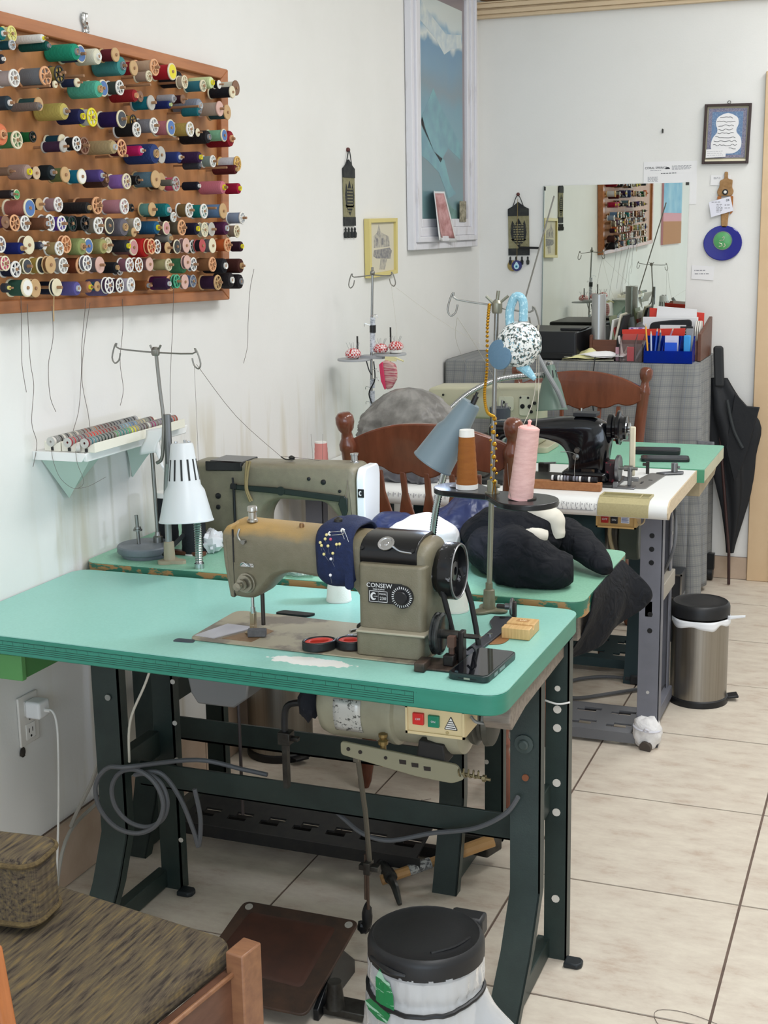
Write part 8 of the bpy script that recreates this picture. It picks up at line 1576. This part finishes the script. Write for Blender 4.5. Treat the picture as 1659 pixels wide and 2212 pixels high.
def bagR(th, b):
    fl_ = 1+.05*b+(.10*b if b < .5 else .05+.16*(b-.5)*2)*.9; ct, st_ = math.cos(th), math.sin(th)
    w_ = .05*b*math.sin(th*7+3*b)+.03*noise.noise(Vector((ct*6, st_*6, b*7)))+.022*(1-2*abs(noise.noise(Vector((ct*9+4, st_*9, b*5)))))+.012*noise.noise(Vector((ct*22, st_*22, b*16)))
    dt = (th+PI) % (2*PI)-PI; tail = .07*math.exp(-(abs(dt+.1)/.38)**2)*math.exp(-((b-.46)/.15)**2)
    return r*(1.0+w_+.10*max(0, b-.12))*fl_+tail-.006*math.exp(-((b-.17)/.03)**2)
def bag3(a, b):
    th = 2*PI*a; R_ = bagR(th, b); return (x+R_*math.cos(th), y+R_*math.sin(th), max(.001, .312-.30*b))
MB().lathe([(r*.75, .005), (r*.97, .30)], (x, y, 0), Z, 32).build('body', mat('cream_bin_body', 'cfcbc4', .5), b3); MB().grid(bag3, 160, 44).build('bag', binbag, b3, smooth=75)
bandp = []
for k in range(65):
    th = 2*PI*k/64; zz = .258+.010*math.sin(th); R_ = bagR(th, (.312-zz)/.30)+.0015; bandp.append((x+R_*math.cos(th), y+R_*math.sin(th), zz))
MB().tube(bandp, .0042, 8, 0).build('elastic_band', black, b3)
lf = mat('green_leaf_print', '1f7f48', .5, nz=(14, 'a8d4b8', .55, .58), stretch=(1, 1, 6)); th0 = 4.12
def leafp(poly, nm): 
    vs = []
    for (u, v_) in poly:
        th = th0+u*1.35/r; zz = .272+v_*1.25; R_ = bagR(th, (.312-zz)/.30)+.0022; vs.append((x+R_*math.cos(th), y+R_*math.sin(th), zz))
    n = len(vs); c = [tuple(Vector(v)+Vector((math.cos(th0), math.sin(th0), 0))*.0012) for v in vs]; MB().add(vs+c, [tuple(range(n))[::-1], tuple(range(n, 2*n))]+[(k, (k+1) % n, n+(k+1) % n, n+k) for k in range(n)]).build(nm, lf, b3, smooth=0)
leafp([(-.006, .0), (-.004, .018), (.004, .034), (.012, .022), (.020, .020), (.026, .004), (.028, -.02), (.012, -.03), (-.002, -.02)], 'leaf_print'); leafp([(-.026, -.03), (-.012, -.018), (.006, -.018), (.024, -.024), (.020, -.036), (.0, -.042), (-.018, -.038)], 'leaf_print')
# ---------------------------------------------------------------- armchair in the left foreground
ac = thing('armchair', 'tweed covered wooden armchair cut off at the lower left corner', 'armchair', (.55, 1.5, 0))
tw = mat('brown_tweed', '6a5a38', .95); N, L, bs = nodes(tw); tc = N.new('ShaderNodeTexCoord'); mp = N.new('ShaderNodeMapping'); mp.inputs['Rotation'].default_value = (0, 0, .12); mp.inputs['Scale'].default_value = (85, 8, 85); L.new(tc.outputs['Object'], mp.inputs[0])
n1 = N.new('ShaderNodeTexNoise'); n1.inputs['Scale'].default_value = 2.2; n1.inputs['Detail'].default_value = 4; L.new(mp.outputs[0], n1.inputs['Vector']); rp_ = N.new('ShaderNodeValToRGB'); L.new(n1.outputs[0], rp_.inputs[0]); E_ = rp_.color_ramp.elements
E_[0].position = .34; E_[0].color = (*lin('3d342c'), 1); E_[1].position = .7; E_[1].color = (*lin('85704a'), 1)
for p, c in ((.43, '5c5042'), (.5, '675a46'), (.56, '6d6049')): e_ = E_.new(p); e_.color = (*lin(c), 1)
wv = N.new('ShaderNodeTexWave'); wv.inputs['Scale'].default_value = 190; wv.wave_type = 'BANDS'; wv.bands_direction = 'X'; L.new(tc.outputs['Object'], wv.inputs['Vector']); wv2 = N.new('ShaderNodeTexWave'); wv2.inputs['Scale'].default_value = 190; wv2.bands_direction = 'Y'; L.new(tc.outputs['Object'], wv2.inputs['Vector'])
mu = N.new('ShaderNodeMath'); mu.operation = 'MULTIPLY'; L.new(wv.outputs['Fac'], mu.inputs[0]); L.new(wv2.outputs['Fac'], mu.inputs[1]); mr = N.new('ShaderNodeMapRange'); mr.inputs[3].default_value = .72; mr.inputs[4].default_value = 1.15; L.new(mu.outputs[0], mr.inputs[0])
mx = N.new('ShaderNodeMix'); mx.data_type = 'RGBA'; mx.blend_type = 'MULTIPLY'; mx.inputs[0].default_value = 1; L.new(rp_.outputs[0], mx.inputs[6]); L.new(mr.outputs[0], mx.inputs[7]); L.new(mx.outputs[2], bs.inputs['Base Color']); bp = N.new('ShaderNodeBump'); bp.inputs['Strength'].default_value = .5; bp.inputs['Distance'].default_value = .001; L.new(mu.outputs[0], bp.inputs['Height']); L.new(bp.outputs[0], bs.inputs['Normal'])
ckw = wood('warm_brown_wood', '9c7050', '7f5740', .38, 5, (2, 9, 9))
seatp = round_poly([(.28, 1.20), (.79, 1.20), (.865, 1.735), (.46, 1.806), (.28, 1.83)], .03, 4)
MB().prism(seatp, (0, 0, .375), X, Y, (0, 0, .05)).build('seat_cushion', tw, ac, bevel=.016, seg=4)
MB().prism([(.79, 1.18), (.81, 1.18), (.885, 1.715), (.865, 1.715)], (0, 0, .29), X, Y, (0, 0, .098)).build('side_rail', wood('rail_sapele', '74503e', '583a2c', .4, 4, (3, 3, 10)), ac, bevel=.004); MB().prism([(.81, 1.18), (.816, 1.18), (.889, 1.70), (.885, 1.715)], (0, 0, .385), X, Y, (0, 0, .008)).build('rail_lip', ckw, ac, bevel=.002)
MB().prism([(.872, 1.69), (.905, 1.685), (.913, 1.735), (.878, 1.742)], (0, 0, 0), X, Y, (0, 0, .425)).build('leg', ckw, ac, bevel=.003); MB().box((.30, 1.78, 0), (.34, 1.82, .375)).build('leg', ckw, ac, bevel=.003); MB().box((.30, 1.18, 0), (.34, 1.22, .375)).build('leg', ckw, ac, bevel=.003); MB().box((.78, 1.16, 0), (.82, 1.2, .40)).build('leg', ckw, ac, bevel=.003)
MB().box((.34, 1.80, .30), (.48, 1.815, .372)).build('back_rail', ckw, ac, bevel=.003)
R = Matrix.Rotation(.12, 3, 'Z')
MB().prism(rrect(-.22, -.05, .075, .05, .03, 6), (.487, 1.668, .432), (math.cos(.1), math.sin(.1), 0), (-math.sin(.1), math.cos(.1), 0), (0, 0, .125)).build('back_cushion', tw, ac, bevel=.014, seg=4)
for z in (.445, .545): 
    P = [(.487+math.cos(.1)*a-math.sin(.1)*b, 1.668+math.sin(.1)*a+math.cos(.1)*b, z) for a, b in rrect(-.22, -.051, .076, .051, .03, 6)]; MB().tube(P+[P[0]], .0045, 7, 0).build('welting', mat('tweed_welt', '6c5c3c', .95, nz=(160, '4a3c28')), ac)
MB().prism([(.775, .395), (.882, .395), (.848, .70), (.80, .70)], (0, 1.172, 0), X, Z, (0, .024, 0)).build('arm_post', mat('orange_varnish_wood', 'b8703e', .35, nz=(8, 'a05f32'), stretch=(9, 9, 1)), ac, bevel=.004)
# ---------------------------------------------------------------- cords under the tables
gc = _m['grey_cord']
one(MB().tube([(.56, 2.475, .362), (.50, 2.472, .368), (.40, 2.45, .385), (0.310, 2.318, 0.409), (0.255, 2.320, 0.398), (0.222, 2.321, 0.355), (0.226, 2.323, 0.301), (0.264, 2.324, 0.261), (0.318, 2.325, 0.254), (0.365, 2.327, 0.280), (0.383, 2.329, 0.328), (0.366, 2.330, 0.374), (0.325, 2.332, 0.397), (0.281, 2.333, 0.388), (0.254, 2.335, 0.351), (0.257, 2.336, 0.305), (0.289, 2.337, 0.272), (0.334, 2.339, 0.265), (0.372, 2.341, 0.288), (0.386, 2.342, 0.328), (0.373, 2.344, 0.367), (0.341, 2.345, 0.386), (0.306, 2.347, 0.378), (.36, 2.36, .385), (.40, 2.37, .33), (.425, 2.38, .25), (.432, 2.385, .215), (.44, 2.385, .28), (.432, 2.38, .35)], .0052, 8), 'power_cord', gc, 'grey power cord coiled in loops at the left table leg', 'cord')
one(MB().tube([(.68, 2.50, .31), (.74, 2.47, .29), (.80, 2.44, .275), (.86, 2.44, .27), (.95, 2.44, .30), (1.05, 2.42, .335), (1.12, 2.40, .385), (1.15, 2.39, .43)], .005, 8), 'power_cord', gc, 'grey cord sagging across the crossbar to the right leg', 'cord')
one(MB().tube([(.395, 2.34, .71), (.35, 2.345, .60), (.30, 2.35, .50), (.285, 2.36, .40)], .0028, 7), 'thin_cable', mat('beige_cable', 'cfc9ba', .5), 'thin beige cable slanting down inside the left table leg', 'cable')
one(MB().tube([(.19, 2.40, .40), (.13, 2.44, .30), (.08, 2.45, .22), (.05, 2.46, .17)], .0045, 8).tube([(.1, 2.3, .02), (.06, 2.42, .15), (.03, 2.6, .165), (.02, 2.9, .17)], .0045, 8), 'wall_cable', mat('pale_grey_cable', 'a8a59c', .5), 'pale grey cables clipped along the skirting behind the armchair', 'cable')
one(MB().tube([(.43, 2.62, .71), (.425, 2.61, .55), (.43, 2.6, .40), (.435, 2.59, .2)], .004, 8), 'hanging_cable', mat('brown_black_cable', '3a302e', .5), 'dark cable hanging straight down beside the rear left leg', 'cable')
for k, (c, a, b, lb) in enumerate((((1.50, 2.36), .10, 0, 'fine thread curled on the tiles at far right'), ((1.45, 1.92), .03, 1, 'short thread bit on the right floor joint'), ((.62, 3.2), .05, 2, 'curl of thread on tiles behind second table leg'))):
    P = [(c[0]+a*math.cos(q*.9)*(1-q*.06), c[1]+a*.8*math.sin(q*.7+k), .0012) for q in range(8 if k != 1 else 2)]; one(MB().tube(P, .0006, 5, 4), 'thread_bit', strand, lb, 'thread', 'thread bits on the floor')
wcr = thing('wire_bundle', 'grey bundled wire tied in a knot under the oil pan', 'wire', (.5, 2.5, .5)); MB().tube([(.50+.012*math.cos(q*1.3), 2.5+.01*math.sin(q*2), .56+.03*math.sin(q*.9)) for q in range(16)], .0018, 6, 4).build('wire', steel, wcr); MB().cyl((.495, 2.49, .56), (.505, 2.5, .56), .008, n=10).build('tie', white, wcr)
